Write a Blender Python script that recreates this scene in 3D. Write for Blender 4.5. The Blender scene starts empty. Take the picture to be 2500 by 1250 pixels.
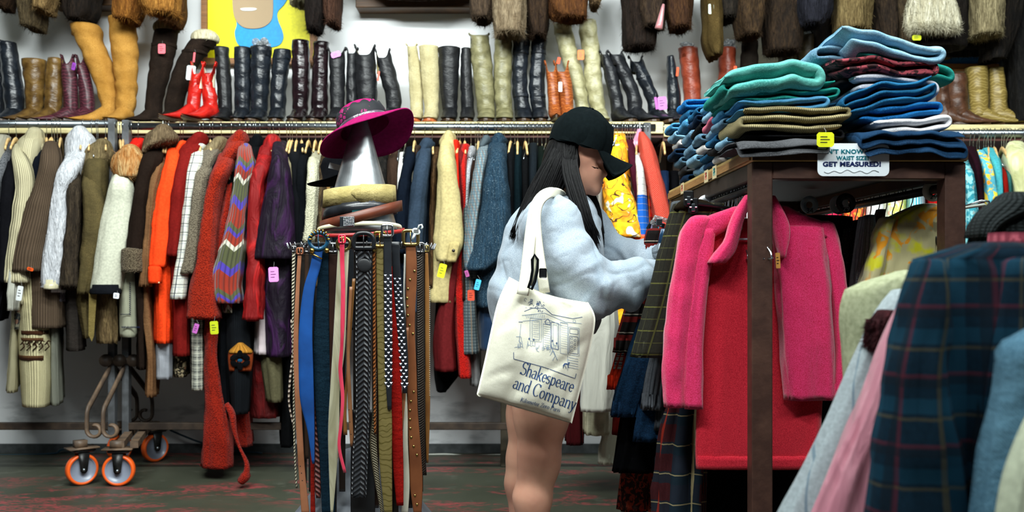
import bpy, math, random
import numpy as np
from mathutils import Vector, Matrix, noise
random.seed(7)
sc = bpy.context.scene
C = sc.collection
# ---------------------------------------------------------------- camera, light, exposure
F, CX, HY, H = 2430.56, 1250.0, 670.0, 1.10       # focal length in pixels, vanishing point, eye height
def P(px, py, Y):
    return Vector(((px-CX)*Y/F, Y, H+(HY-py)*Y/F))
cam = bpy.data.cameras.new('camera'); cam.lens = 35; cam.sensor_width = 36
cam.shift_y = 0.018; cam.clip_start = 0.05
cam.dof.use_dof = True; cam.dof.focus_distance = 3.35; cam.dof.aperture_fstop = 3.6
camo = bpy.data.objects.new('camera', cam); C.objects.link(camo)
camo.location = (0, 0, H); camo.rotation_euler = (math.pi/2, 0, 0)
sc.camera = camo
w = bpy.data.worlds.new('world'); sc.world = w; w.use_nodes = True
w.node_tree.nodes['Background'].inputs[0].default_value = (0.6, 0.8, 1.0, 1)
w.node_tree.nodes['Background'].inputs[1].default_value = 0.05
def area(name, loc, sx, sy, power, col=(0.93, 1.0, 0.98), tgt=None):
    l = bpy.data.lights.new(name, 'AREA'); l.shape = 'RECTANGLE'; l.size = sx; l.size_y = sy
    l.energy = power; l.color = col
    o = bpy.data.objects.new(name, l); C.objects.link(o); o.location = loc
    if tgt is not None:
        o.rotation_euler = (Vector(tgt)-Vector(loc)).to_track_quat('-Z', 'Y').to_euler()
    return o
area('wall_washer_light', (-0.95, 2.5, 3.7), 2.6, 0.2, 310, tgt=(-0.9, 6.15, 2.3))
area('wall_washer_light', (1.7, 2.5, 3.7), 2.2, 0.2, 170, tgt=(1.8, 6.15, 2.3))
area('ceiling_tube_light', (-0.9, 0.9, 3.7), 2.4, 0.2, 185, tgt=(-.2, 3.4, .8))
area('ceiling_tube_light', (1.7, 0.5, 3.7), 2.4, 0.2, 100, tgt=(.8, 3.0, .8))
sc.view_settings.view_transform = 'Standard'; sc.view_settings.look = 'None'
sc.view_settings.gamma = 1; sc.view_settings.use_curve_mapping = False
sc.view_settings.exposure = -0.5

# ---------------------------------------------------------------- helpers
def tag(o, label=None, cat=None, group=None, kind=None):
    if label: o['label'] = label
    if cat: o['category'] = cat
    if group: o['group'] = group
    if kind: o['kind'] = kind
    return o
def thing(name, label, cat, loc, group=None):
    o = bpy.data.objects.new(name, None); C.objects.link(o); o.location = loc
    o.empty_display_size = 0.05
    return tag(o, label, cat, group)
def mk(name, V, Fc, mat, parent=None, uv=None, smooth=True, mats=None, midx=None):
    V = np.asarray(V, dtype=float)
    lo = V.min(0); hi = V.max(0)
    org = Vector(((lo[0]+hi[0])/2, (lo[1]+hi[1])/2, lo[2]))
    me = bpy.data.meshes.new(name)
    me.from_pydata((V-np.array(org)).tolist(), [], [tuple(map(int, f)) for f in Fc])
    if smooth: me.polygons.foreach_set('use_smooth', [True]*len(me.polygons))
    if uv is not None:
        l = me.uv_layers.new(name='UVMap')
        li = np.empty(len(me.loops), dtype=np.int32); me.loops.foreach_get('vertex_index', li)
        l.data.foreach_set('uv', np.asarray(uv, dtype=np.float32)[li].ravel())
    for m_ in (mats or [mat]): me.materials.append(m_)
    if midx is not None: me.polygons.foreach_set('material_index', midx)
    me.update()
    o = bpy.data.objects.new(name, me); C.objects.link(o)
    if parent is not None:
        o.parent = parent; g = parent; base = Vector((0, 0, 0))
        while g is not None: base += g.location; g = g.parent
        o.location = org-base
    else: o.location = org
    return o
def copy_tree(o, parent=None):
    c = o.copy(); C.objects.link(c); c.parent = parent
    for ch in o.children: copy_tree(ch, c)
    return c
def lin(h):
    if isinstance(h, str): v = [int(h[i:i+2], 16)/255 for i in (0, 2, 4)]
    else: return tuple(h[:3])
    return tuple(x/12.92 if x <= .04045 else ((x+.055)/1.055)**2.4 for x in v)
class MB:      # boxes, tubes and lathes collected into one mesh
    def __init__(s): s.V = []; s.F = []; s.U = []
    def add(s, V, Fc, U=None):
        b = len(s.V); s.V += [tuple(v) for v in V]; s.F += [tuple(b+i for i in f) for f in Fc]
        s.U += [tuple(u) for u in U] if U is not None else [(v[0]+v[1], v[2]) for v in V]
    def box(s, a, b, rot=None, piv=None, bev=0.0):
        x0, y0, z0 = a; x1, y1, z1 = b
        if bev <= 0:
            V = [Vector((x, y, z)) for x in (x0, x1) for y in (y0, y1) for z in (z0, z1)]
            Fc = [(0, 1, 3, 2), (4, 6, 7, 5), (0, 4, 5, 1), (2, 3, 7, 6), (0, 2, 6, 4), (1, 5, 7, 3)]
        else:
            V = []; Fc = []
            for (zz, ins) in ((z0, bev), (z0+bev, 0), (z1-bev, 0), (z1, bev)):
                for (cx, cy) in ((x0, y0), (x1, y0), (x1, y1), (x0, y1)):
                    sx = 1 if cx == x0 else -1; sy = 1 if cy == y0 else -1
                    p1 = (cx+sx*(ins+bev), cy+sy*ins, zz); p2 = (cx+sx*ins, cy+sy*(ins+bev), zz)
                    V += [Vector(p2), Vector(p1)] if (sx*sy > 0) else [Vector(p1), Vector(p2)]
            for r in range(3):
                for i in range(8):
                    j = (i+1) % 8; Fc.append((r*8+i, r*8+j, r*8+8+j, r*8+8+i))
            Fc += [tuple(range(7, -1, -1)), tuple(range(24, 32))]
        if rot is not None:
            pv = Vector(piv) if piv is not None else (Vector(a)+Vector(b))/2
            V = [rot @ (v-pv)+pv for v in V]
        s.add(V, Fc); return s
    def tube(s, pts, r, n=8, closed=False, cap=True, flat=1.0, up=None):
        pts = [Vector(p) for p in pts]; m = len(pts)
        rs = r if isinstance(r, (list, tuple)) else [r]*m
        b = []; prev = None
        for i in range(m):
            if closed: t = pts[(i+1) % m]-pts[i-1]
            else: t = pts[min(i+1, m-1)]-pts[max(i-1, 0)]
            if t.length < 1e-9: t = Vector((0, 0, 1))
            t.normalize()
            if up is not None: a = Vector(up).cross(t)
            elif prev is None: a = t.cross(Vector((0, 0, 1)) if abs(t.z) < .9 else Vector((0, 1, 0)))
            else: a = prev-t*prev.dot(t)
            if a.length < 1e-6: a = t.orthogonal()
            a.normalize(); prev = a; c = t.cross(a)
            b.append((a, c))
        V = []; U = []; L = 0
        for i in range(m):
            if i: L += (pts[i]-pts[i-1]).length
            for k in range(n):
                an = 2*math.pi*k/n
                V.append(pts[i]+b[i][0]*math.cos(an)*rs[i]+b[i][1]*math.sin(an)*rs[i]*flat); U.append((k/n*.1, L))
        Fc = []
        for i in range(m if closed else m-1):
            for k in range(n):
                j = (k+1) % n; i2 = (i+1) % m
                Fc.append((i*n+k, i*n+j, i2*n+j, i2*n+k))
        if cap and not closed: Fc += [tuple(range(n-1, -1, -1)), tuple(range((m-1)*n, m*n))]
        s.add(V, Fc, U); return s
    def lathe(s, prof, org, n=32, mtx=None, arc=2*math.pi, wob=None):
        org = Vector(org); V = []; U = []
        for i, (r, z) in enumerate(prof):
            for k in range(n):
                a = arc*k/n
                dz, dr = wob(a, r, z) if wob else (0, 0)
                p = Vector(((r+dr)*math.cos(a), (r+dr)*math.sin(a), z+dz))
                if mtx: p = mtx @ p
                V.append(p+org); U.append((a*.2, z))
        Fc = []
        for i in range(len(prof)-1):
            for k in range(n):
                j = (k+1) % n; Fc.append((i*n+k, i*n+j, (i+1)*n+j, (i+1)*n+k))
        if prof[0][0] > 1e-6: pass
        s.add(V, Fc, U); return s
    def ball(s, c, r, n=12, sc_=(1, 1, 1), mtx=None):
        prof = [(r*math.sin(math.pi*i/(n//2)), -r*math.cos(math.pi*i/(n//2))) for i in range(n//2+1)]
        V0 = len(s.V); s.lathe(prof, (0, 0, 0), n)
        for i in range(V0, len(s.V)):
            p = Vector([a*b for a, b in zip(s.V[i], sc_)])
            if mtx: p = mtx @ p
            s.V[i] = tuple(p+Vector(c))
        return s
    def quad(s, a, b, c, d, t=None):
        if t is None: s.add([a, b, c, d], [(0, 1, 2, 3)], [(0, 0), (1, 0), (1, 1), (0, 1)]); return s
        t = Vector(t); A = [Vector(x) for x in (a, b, c, d)]
        s.add(A+[x+t for x in A], [(0, 1, 2, 3), (7, 6, 5, 4), (0, 4, 5, 1), (1, 5, 6, 2), (2, 6, 7, 3), (3, 7, 4, 0)],
              [(0, 0), (1, 0), (1, 1), (0, 1)]*2); return s
    def poly(s, pts, t):      # flat outline with a thickness vector
        t = Vector(t); n = len(pts); A = [Vector(p) for p in pts]
        s.add(A+[p+t for p in A], [tuple(range(n)), tuple(range(2*n-1, n-1, -1))]+[((i+1) % n, i, n+i, n+(i+1) % n) for i in range(n)]); return s
    def build(s, name, mat, parent=None, smooth=True):
        return mk(name, s.V, s.F, mat, parent, uv=s.U, smooth=smooth)
def crom(rows, m):      # smooth interpolation of a table of rows at m places
    R = np.array(rows, dtype=float); k = len(R)
    d = np.zeros(k); d[1:] = np.cumsum(np.abs(np.diff(R[:, 0]))+1e-3); d /= d[-1]
    t = np.linspace(0, 1, m); out = np.empty((m, R.shape[1]))
    sl = np.diff(R, axis=0)/np.diff(d)[:, None]
    tan = np.empty_like(R); tan[0] = sl[0]; tan[-1] = sl[-1]
    if k > 2: tan[1:-1] = (sl[:-1]+sl[1:])/2
    for q in range(m):
        i = min(max(np.searchsorted(d, t[q], side='right')-1, 0), k-2)
        h = d[i+1]-d[i]; s = (t[q]-d[i])/h
        out[q] = (2*s**3-3*s**2+1)*R[i]+(s**3-2*s**2+s)*h*tan[i]+(-2*s**3+3*s**2)*R[i+1]+(s**3-s**2)*h*tan[i+1]
    return out
def blades(V, Fc, U, nb, L, down=.5, w=.0022, seed=1):
    rng = np.random.default_rng(seed)
    V = np.asarray(V); U = np.asarray(U)
    q = np.array([f for f in Fc if len(f) == 4])
    a, b, c, d = (V[q[:, i]] for i in range(4))
    nr = np.cross(c-a, d-b); ar = np.linalg.norm(nr, axis=1)+1e-12; nr = nr/ar[:, None]
    pick = rng.choice(len(q), nb, p=ar/ar.sum())
    s, t = rng.random(nb)[:, None], rng.random(nb)[:, None]
    p = (a[pick]*(1-s)+b[pick]*s)*(1-t)+(d[pick]*(1-s)+c[pick]*s)*t
    uq = U[q[pick, 0]]
    N = nr[pick]
    dr = N*(1-down)+rng.normal(0, .28, (nb, 3)); dr[:, 2] -= down
    dr /= np.linalg.norm(dr, axis=1)[:, None]
    sd = np.cross(dr, rng.normal(0, 1, (nb, 3))); sd /= np.linalg.norm(sd, axis=1)[:, None]+1e-9
    LL = L*(.6+.7*rng.random(nb))[:, None]
    BV = np.stack([p-sd*w, p+sd*w, p+dr*LL], 1).reshape(-1, 3)
    BF = np.arange(nb*3).reshape(-1, 3)+len(V)
    return np.vstack([V, BV]), list(Fc)+[tuple(x) for x in BF], np.vstack([U, np.repeat(uq, 3, 0)])
SEED = [0]
def loft(name, Y, t, rows, mat, parent=None, n=28, step=.022, fold=.006, ff=3.0, wr=0.0, wf=60, sq=2.3,
         hollow=True, fur=0, fl=.025, top=1, shear=0.0, topcut=None, down=.5, uvs=0, fw=.0013):
    """tube of level rings. rows = (py, xl, xr[, Y[, half depth]]) in photo pixels seen at depth Y."""
    SEED[0] += 1; sd = SEED[0]*3.17
    R = []
    for r in rows:
        yy = r[3] if len(r) > 3 and r[3] is not None else Y; tt = r[4] if len(r) > 4 else t
        pl = P(r[1], r[0], yy); pr = P(r[2], r[0], yy)
        R.append((pl.z, pl.x, pr.x, yy, tt))
    m = max(4, int(abs(R[0][0]-R[-1][0])/step)+len(R))
    S = crom(R, m); V = []; U = []
    wm = np.mean(S[:, 2]-S[:, 1])*1.6+t*2
    for i in range(m):
        z, xl, xr, yc, ht = S[i]; cx = (xl+xr)/2; hw = max((xr-xl)/2, .0015); ht = max(ht, .0015)
        rp = min(1, i/m*2.2)
        for k in range(n):
            a = 2*math.pi*k/n; ca = math.cos(a); sa = math.sin(a)
            x = math.copysign(abs(ca)**(2/sq), ca); y = math.copysign(abs(sa)**(2/sq), sa)
            o = 0
            if fold:
                n1 = noise.noise(Vector((ca*ff+sd, sa*ff, z*1.3))); n2 = noise.noise(Vector((ca*ff*.8+z*4, sa*ff*.8+sd, z*3.4)))
                o += fold*(rp*(1.5*n1-1.6*abs(noise.noise(Vector((ca*ff*1.5, sa*ff*1.5+sd, z*.9))))+.5)+.75*(.35-abs(n2)*1.8))
            if wr: o += wr*math.sin(z*wf+2.5*noise.noise(Vector((ca*1.3, sa*1.3+sd, z*14)))+sd)*(0.4+.6*noise.noise(Vector((ca+sd, sa, z*9))))
            zz = z+shear*hw*x
            if topcut and i < m*.45: zz += topcut(a)*(1-i/(m*.45))
            V.append((cx+hw*x+o*ca, yc+ht*y+o*sa, zz)); U.append((k/n*wm+uvs, z))
    Fc = []
    for i in range(m-1):
        for k in range(n):
            j = (k+1) % n; Fc.append((i*n+k, i*n+j, (i+1)*n+j, (i+1)*n+k))
    def ring(src, sc_, dz):
        b = len(V); cc = Vector((0, 0, 0))
        for k in range(n): cc += Vector(V[src+k])
        cc /= n
        for k in range(n):
            v = Vector(V[src+k]); u = U[src+k]
            V.append(((v.x-cc.x)*sc_+cc.x, (v.y-cc.y)*sc_+cc.y, v.z+dz)); U.append((u[0], u[1]+dz))
        return b
    def join(a, b, flip):
        for k in range(n):
            j = (k+1) % n; Fc.append((b+k, b+j, a+j, a+k) if not flip else (a+k, a+j, b+j, b+k))
    hw0 = min(S[0][2]-S[0][1], 2*S[0][4])/2
    if top:
        b1 = ring(0, .8, hw0*.22*top); b2 = ring(0, .45, hw0*.38*top); join(0, b1, False); join(b1, b2, False)
        Fc.append(tuple(b2+k for k in range(n-1, -1, -1)))
    else:
        b1 = ring(0, .93, -.001); b2 = ring(0, .9, -.06); join(0, b1, False); join(b1, b2, False)
        Fc.append(tuple(b2+k for k in range(n-1, -1, -1)))
    e = (m-1)*n
    if hollow:
        b1 = ring(e, .9, .001); b2 = ring(e, .84, .05); join(e, b1, True); join(b1, b2, True)
        Fc.append(tuple(b2+k for k in range(n)))
    else: Fc.append(tuple(e+k for k in range(n)))
    if fur: V, Fc, U = blades(V, Fc, U, int(fur*1.5), fl, down, fw, seed=SEED[0])
    return mk(name, V, Fc, mat, parent, uv=U)
# ---- implicit surfaces
def surfnet(prims, lo, hi, h, post=None):
    lo = np.array(lo, float); hi = np.array(hi, float)
    nn = np.ceil((hi-lo)/h).astype(int)+1
    D = np.full(nn, 1.0, dtype=np.float32)
    ax = [lo[i]+h*np.arange(nn[i]) for i in range(3)]
    for pr in prims:
        kind = pr[0]; k = pr[-1]
        if kind in ('c', 's'):
            a, r0, b, r1 = np.array(pr[1]), pr[2], np.array(pr[3]), pr[4]; mg = max(r0, r1)+k+2*h
            l = np.minimum(a, b)-mg; u = np.maximum(a, b)+mg
        else:
            a, rr = np.array(pr[1]), np.array(pr[2]); mg = rr.max()+k+2*h; l = a-mg; u = a+mg
        i0 = np.clip(((l-lo)/h).astype(int), 0, nn); i1 = np.clip(((u-lo)/h).astype(int)+2, 0, nn)
        if (i1 <= i0).any(): continue
        sl = tuple(slice(i0[i], i1[i]) for i in range(3))
        X, Y_, Z = np.meshgrid(ax[0][sl[0]], ax[1][sl[1]], ax[2][sl[2]], indexing='ij')
        if kind in ('c', 's'):
            ab = b-a; L = (ab*ab).sum()+1e-12
            t = np.clip(((X-a[0])*ab[0]+(Y_-a[1])*ab[1]+(Z-a[2])*ab[2])/L, 0, 1)
            d = np.sqrt((X-a[0]-t*ab[0])**2+(Y_-a[1]-t*ab[1])**2+(Z-a[2]-t*ab[2])**2)-(r0+(r1-r0)*t)
        else:
            q = np.stack([X-a[0], Y_-a[1], Z-a[2]], -1)
            if len(pr) > 4: q = q @ np.array(pr[3])
            d = (np.sqrt(((q/rr)**2).sum(-1))-1)*rr.min()
        o = D[sl]
        if kind == 's':
            hh = np.clip(.5-.5*(o+d)/k, 0, 1); D[sl] = o*(1-hh)-d*hh+k*hh*(1-hh)
        else:
            hh = np.clip(.5+.5*(d-o)/k, 0, 1); D[sl] = d*(1-hh)+o*hh-k*hh*(1-hh)
    if post is not None:
        X, Y_, Z = np.meshgrid(*ax, indexing='ij'); D = post(D, X, Y_, Z)
    S = D < 0
    sh = tuple(n-1 for n in D.shape)
    def sub(A, o): return A[o[0]:o[0]+sh[0], o[1]:o[1]+sh[1], o[2]:o[2]+sh[2]]
    cn = np.zeros(sh, np.int8)
    for o in [(i, j, k) for i in (0, 1) for j in (0, 1) for k in (0, 1)]: cn += sub(S, o)
    act = (cn > 0) & (cn < 8); ids = np.argwhere(act); N = len(ids)
    idx = np.full(sh, -1, np.int64); idx[act] = np.arange(N)
    acc = np.zeros((N, 3)); cnt = np.zeros(N)
    for k in range(3):
        o2 = [i for i in range(3) if i != k]
        for u in (0, 1):
            for v in (0, 1):
                off = np.zeros(3, int); off[o2[0]] = u; off[o2[1]] = v; of2 = off.copy(); of2[k] = 1
                p0 = ids+off; p1 = ids+of2
                d0 = D[p0[:, 0], p0[:, 1], p0[:, 2]]; d1 = D[p1[:, 0], p1[:, 1], p1[:, 2]]
                cr = (d0 < 0) != (d1 < 0); t = np.where(cr, d0/np.where(cr, d0-d1, 1), 0)
                pos = off[None, :].astype(float).repeat(N, 0); pos[:, k] += t
                acc += pos*cr[:, None]; cnt += cr
    V = (ids+acc/np.maximum(cnt, 1)[:, None])*h+lo
    Fc = []
    for k in range(3):
        o2 = [(k+1) % 3, (k+2) % 3]
        s0 = [slice(1, -1)]*3; s0[k] = slice(0, -1); s1 = list(s0); s1[k] = slice(1, None)
        A = S[tuple(s0)]; B = S[tuple(s1)]; e = np.argwhere(A != B)
        pol = A[e[:, 0], e[:, 1], e[:, 2]]
        base = e+1; base[:, k] -= 1
        def cell(du, dv):
            q = base.copy(); q[:, o2[0]] += du; q[:, o2[1]] += dv
            return idx[q[:, 0], q[:, 1], q[:, 2]]
        f = np.stack([cell(-1, -1), cell(0, -1), cell(0, 0), cell(-1, 0)], 1)
        f[~pol] = f[~pol][:, ::-1]
        Fc.append(f[(f >= 0).all(1)])
    return V, np.vstack(Fc)
def smooth(V, Fc, it=2):
    e = np.vstack([Fc[:, [i, (i+1) % 4]] for i in range(4)])
    for _ in range(it):
        a = np.zeros_like(V); c = np.zeros(len(V))
        np.add.at(a, e[:, 0], V[e[:, 1]]); np.add.at(c, e[:, 0], 1); np.add.at(a, e[:, 1], V[e[:, 0]]); np.add.at(c, e[:, 1], 1)
        V = V*.4+.6*a/np.maximum(c, 1)[:, None]
    return V
def vnorm(V, Fc):
    n = np.cross(V[Fc[:, 2]]-V[Fc[:, 0]], V[Fc[:, 3]]-V[Fc[:, 1]]); o = np.zeros_like(V)
    for i in range(4): np.add.at(o, Fc[:, i], n)
    return o/(np.linalg.norm(o, axis=1)[:, None]+1e-12)

# ---------------------------------------------------------------- materials
MATS = {}
class NT:
    def __init__(s, name, rough=.8, spec=.3, metal=0, sheen=0, coat=0):
        s.m = bpy.data.materials.new(name); s.m.use_nodes = True; s.t = s.m.node_tree
        s.b = s.t.nodes['Principled BSDF']
        s.b.inputs['Roughness'].default_value = rough; s.b.inputs['Metallic'].default_value = metal
        s.b.inputs['Specular IOR Level'].default_value = spec
        s.b.inputs['Sheen Weight'].default_value = sheen; s.b.inputs['Coat Weight'].default_value = coat
        s.tc = s.t.nodes.new('ShaderNodeTexCoord'); s.hs = []
    def n(s, typ, props={}, **ins):
        nd = s.t.nodes.new('ShaderNode'+typ)
        for k, v in props.items(): setattr(nd, k, v)
        for k, v in ins.items():
            k = k.replace('_', ' ') if not k.startswith('i') or not k[1:].isdigit() else int(k[1:])
            s.set(nd.inputs[k], v)
        return nd
    def set(s, inp, v):
        if isinstance(v, bpy.types.NodeSocket): s.t.links.new(v, inp)
        elif isinstance(v, tuple) and len(v) == 3 and inp.type == 'RGBA': inp.default_value = (*v, 1)
        else: inp.default_value = v
    def math(s, op, a, b=0.0, c=0.0):
        return s.n('Math', {'operation': op}, i0=a, i1=b, i2=c).outputs[0]
    def vec(s, src, sc_=(1, 1, 1), rot=(0, 0, 0)):
        return s.n('Mapping', i0=s.tc.outputs[src], i3=tuple(sc_), i2=tuple(rot)).outputs[0]
    def noise(s, sc_, det=3, src='Object', st=(1, 1, 1), dist=0):
        return s.n('TexNoise', i0=s.vec(src, st), Scale=sc_, Detail=float(det), Distortion=float(dist)).outputs[0]
    def sep(s, src='UV'):
        x = s.n('SeparateXYZ', i0=s.tc.outputs[src]); return x.outputs[0], x.outputs[1], x.outputs[2]
    def mix(s, f, a, b, mode='MIX'):
        nd = s.n('Mix', {'data_type': 'RGBA', 'blend_type': mode}); s.set(nd.inputs[0], f)
        s.set(nd.inputs[6], a if not isinstance(a, tuple) else (*a[:3], 1)); s.set(nd.inputs[7], b if not isinstance(b, tuple) else (*b[:3], 1))
        return nd.outputs[2]
    def step(s, v, lo, hi):
        return s.n('MapRange', {'clamp': True}, i0=v, i1=float(lo), i2=float(hi)).outputs[0]
    def band(s, v, f, w, ph=0.0):      # 1 inside thin periodic bands
        x = s.math('FRACT', s.math('MULTIPLY_ADD', v, f, ph)); return s.math('LESS_THAN', x, w)
    def bump(s, h, st=.3, d=.004):
        s.hs.append((h, st, d))
    def done(s, col):
        s.set(s.b.inputs['Base Color'], (*col, 1) if isinstance(col, tuple) else col)
        prev = None
        for h, st, d in s.hs:
            bn = s.n('Bump'); bn.inputs['Strength'].default_value = st; bn.inputs['Distance'].default_value = d
            s.set(bn.inputs['Height'], h)
            if prev: s.t.links.new(prev, bn.inputs['Normal'])
            prev = bn.outputs[0]
        if prev: s.t.links.new(prev, s.b.inputs['Normal'])
        return s.m
def sc3(c, k): return tuple(min(1, x*k) for x in c)
KN = dict(cloth='woven fabric', knit='knitted wool', fur='fur', leather='leather', denim='denim', velvet='velvet')
def M(kind, c, c2=None, r=None, s=1.0):
    key = (kind, c, c2, r, s)
    if key in MATS: return MATS[key]
    a = lin(c)
    if kind in ('cloth', 'leather', 'suede') and sum(a) < .06 and not c2: a = sc3(a, .5)
    b = lin(c2) if c2 else sc3(a, 1.35)
    nm = kind+'_material'
    if kind == 'cloth':
        t = NT(nm, r or .9, .04); f = t.noise(90*s, 4)
        t.bump(t.noise(500, 2), .25, .001); t.bump(t.noise(14*s, 3, st=(1, 1, .35)), .35, .012)
        col = t.mix(t.step(f, .3, .7), sc3(a, .8), sc3(a, 1.12) if not c2 else b)
    elif kind == 'plain':
        t = NT(nm, r or .6, .3); col = t.mix(t.step(t.noise(60*s, 3), .3, .7), sc3(a, .88), sc3(a, 1.08))
    elif kind == 'denim':
        t = NT(nm, .92, .1); u, v, _ = t.sep()
        tw = t.math('SINE', t.math('MULTIPLY', t.math('ADD', u, v), 1500.0))
        f = t.step(t.noise(9*s, 5), .35, .68); t.bump(tw, .15, .0006); t.bump(t.noise(22, 4, st=(1, 1, 1.6)), .55, .01)
        col = t.mix(f, a, b); col = t.mix(t.step(t.noise(260, 2), .45, .75), col, sc3(b, 1.15))
    elif kind == 'knit':
        t = NT(nm, .95, .08); u, v, _ = t.sep()
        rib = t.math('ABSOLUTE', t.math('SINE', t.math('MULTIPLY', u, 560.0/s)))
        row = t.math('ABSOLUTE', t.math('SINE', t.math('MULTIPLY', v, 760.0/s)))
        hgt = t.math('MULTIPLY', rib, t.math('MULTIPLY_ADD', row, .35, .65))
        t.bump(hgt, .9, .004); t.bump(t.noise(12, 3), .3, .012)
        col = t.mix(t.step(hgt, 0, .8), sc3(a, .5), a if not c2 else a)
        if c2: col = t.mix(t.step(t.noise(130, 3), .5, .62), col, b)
    elif kind == 'fur':
        t = NT(nm, .85, .15)
        f = t.step(t.noise(38*s, 5, st=(1, 1, .28), dist=.5), .32, .7); t.bump(f, .8, .01)
        t.bump(t.noise(320, 3, st=(1, 1, .2)), .7, .004)
        col = t.mix(f, a, b); col = t.mix(t.step(t.noise(280, 2, st=(1, 1, .1)), .3, .7), sc3(a, .55), col)
    elif kind == 'pile':       # teddy, curly lamb, shearling
        t = NT(nm, .95, .06, sheen=.06); v = t.n('TexVoronoi', i0=t.vec('Object'), Scale=170.0/s)
        t.bump(v.outputs[0], .8, .006); t.bump(t.noise(10, 3), .4, .015)
        col = t.mix(t.step(v.outputs[0], .1, .7), b if c2 else sc3(a, 1.2), sc3(a, .65))
    elif kind == 'velvet':
        t = NT(nm, .7, .25, sheen=.35); t.b.inputs['Sheen Tint'].default_value = (*b, 1); t.b.inputs['Sheen Roughness'].default_value = .3
        f = t.noise(8*s, 4, st=(1.6, 1.6, .5), dist=1.5); t.bump(f, .8, .03); t.bump(t.noise(150, 2), .2, .001)
        col = t.mix(t.step(f, .52, .68), a, b)
    elif kind == 'satin':
        t = NT(nm, r or .28, .6, sheen=.2); f = t.noise(9*s, 3, st=(2, 2, .4), dist=1); t.bump(f, .5, .02)
        col = t.mix(t.step(f, .35, .7), sc3(a, .85), b if c2 else a)
    elif kind == 'leather':
        t = NT(nm, r or .34, .38); f = t.noise(18*s, 5); t.bump(t.noise(26, 4, st=(1, 1, 1.8), dist=.6), .5, .008)
        t.bump(t.n('TexVoronoi', i0=t.vec('Object'), Scale=500.0).outputs[0], .12, .001)
        col = t.mix(t.step(f, .35, .7), sc3(a, .8), b)
    elif kind == 'hide':
        t = NT(nm, r or .4, .4); f = t.noise(8*s, 4); t.bump(t.noise(300, 3), .12, .001); t.bump(t.noise(12, 3), .15, .004)
        col = t.mix(t.step(f, .35, .7), sc3(a, .85), b)
    elif kind == 'suede':
        t = NT(nm, .95, .08); f = t.noise(14*s, 5, st=(1, 1, .6)); t.bump(t.noise(30, 4, st=(1, 1, 1.8)), .5, .008)
        col = t.mix(t.step(f, .3, .7), sc3(a, .75), b); col = t.mix(t.step(t.noise(300, 2), .3, .7), sc3(a, .7), col)
    elif kind == 'stitched':      # western boot shaft with curling stitch lines
        t = NT(nm, r or .45, .4); wv = t.n('TexWave', {'bands_direction': 'Z'}, i0=t.vec('Object', (1, 1, .7)), Scale=24.0, Distortion=9.0, Detail=1.0)
        f = t.step(wv.outputs[1], .82, .97); t.bump(f, -.6, .003); t.bump(t.noise(30, 4), .4, .006)
        col = t.mix(f, a, b)
    elif kind == 'metal':
        t = NT(nm, r or .3, .5, metal=1.0); col = t.mix(t.step(t.noise(25*s, 5), .3, .7), sc3(a, .75), a)
    elif kind == 'rust':
        t = NT(nm, r or .6, .35, metal=.0); f = t.noise(18*s, 6); t.bump(t.noise(70, 4), .2, .003)
        col = t.mix(t.step(f, .4, .7), a, b)
    elif kind == 'wood':
        t = NT(nm, r or .55, .35); wv = t.n('TexNoise', i0=t.vec('Object', (1.2, 1.2, 14) if s == 1 else (14, 1.2, 14)), Scale=6.0, Detail=5.0, Distortion=.8)
        t.bump(wv.outputs[0], .2, .002); col = t.mix(t.step(wv.outputs[0], .3, .7), sc3(a, .75), b)
    elif kind == 'check':
        t = NT(nm, .9, .15); u, v, _ = t.sep(); f = 70.0/s
        x = t.band(u, f, .5); y = t.band(v, f, .5)
        col = t.mix(t.math('MULTIPLY', t.math('ADD', x, y), .5), a, b); t.bump(t.noise(300, 2), .2, .001)
        col = t.mix(t.step(t.noise(12, 2), .35, .7), t.mix(1.0, col, (.6, .6, .6), 'MULTIPLY'), col)
    elif kind == 'dots':
        t = NT(nm, .85, .2); u, v, _ = t.sep(); f = 1/(.011*s)
        ur = t.math('ADD', u, v); vr = t.math('SUBTRACT', u, v)
        fx = t.math('SUBTRACT', t.math('FRACT', t.math('MULTIPLY', ur, f)), .5); fy = t.math('SUBTRACT', t.math('FRACT', t.math('MULTIPLY', vr, f)), .5)
        d = t.math('ADD', t.math('MULTIPLY', fx, fx), t.math('MULTIPLY', fy, fy))
        col = t.mix(t.math('LESS_THAN', d, .05), a, b); t.bump(t.noise(14, 3, st=(1, 1, .35)), .4, .012)
    elif kind == 'print':          # blotchy floral print
        t = NT(nm, r or .8, .25); v = t.n('TexVoronoi', i0=t.vec('Object'), Scale=22.0/s, Randomness=1.0)
        f = t.noise(30/s, 3, dist=1); t.bump(t.noise(18, 3), .4, .01)
        col = t.mix(t.step(f, .5, .56), a, b); col = t.mix(t.step(v.outputs[0], .32, .24), col, sc3((b[0], b[1]*.55, b[2]*.5), 1))
    elif kind == 'speck':
        t = NT(nm, .95, .1); f = t.noise(420, 1); g = t.noise(55, 3, st=(3, 3, .25)); t.bump(g, .5, .006)
        col = t.mix(t.step(g, .4, .62), sc3(a, .6), sc3(a, 1.15)); col = t.mix(t.step(f, .69, .72), col, b)
    elif kind == 'plastic':
        t = NT(nm, r or .35, .5); col = t.mix(.0, a, a)
    elif kind == 'braid':
        t = NT(nm, r or .45, .4); u, v, _ = t.sep()
        x = t.math('ABSOLUTE', t.math('SINE', t.math('MULTIPLY_ADD', v, 190.0/s, t.math('MULTIPLY', t.math('ABSOLUTE', t.math('SINE', t.math('MULTIPLY', u, 140.0/s))), 4.0))))
        t.bump(x, 1.0, .005); col = t.mix(t.step(x, .15, .8), sc3(a, .35), b if c2 else sc3(a, 1.2))
    else: raise ValueError(kind)
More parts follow.
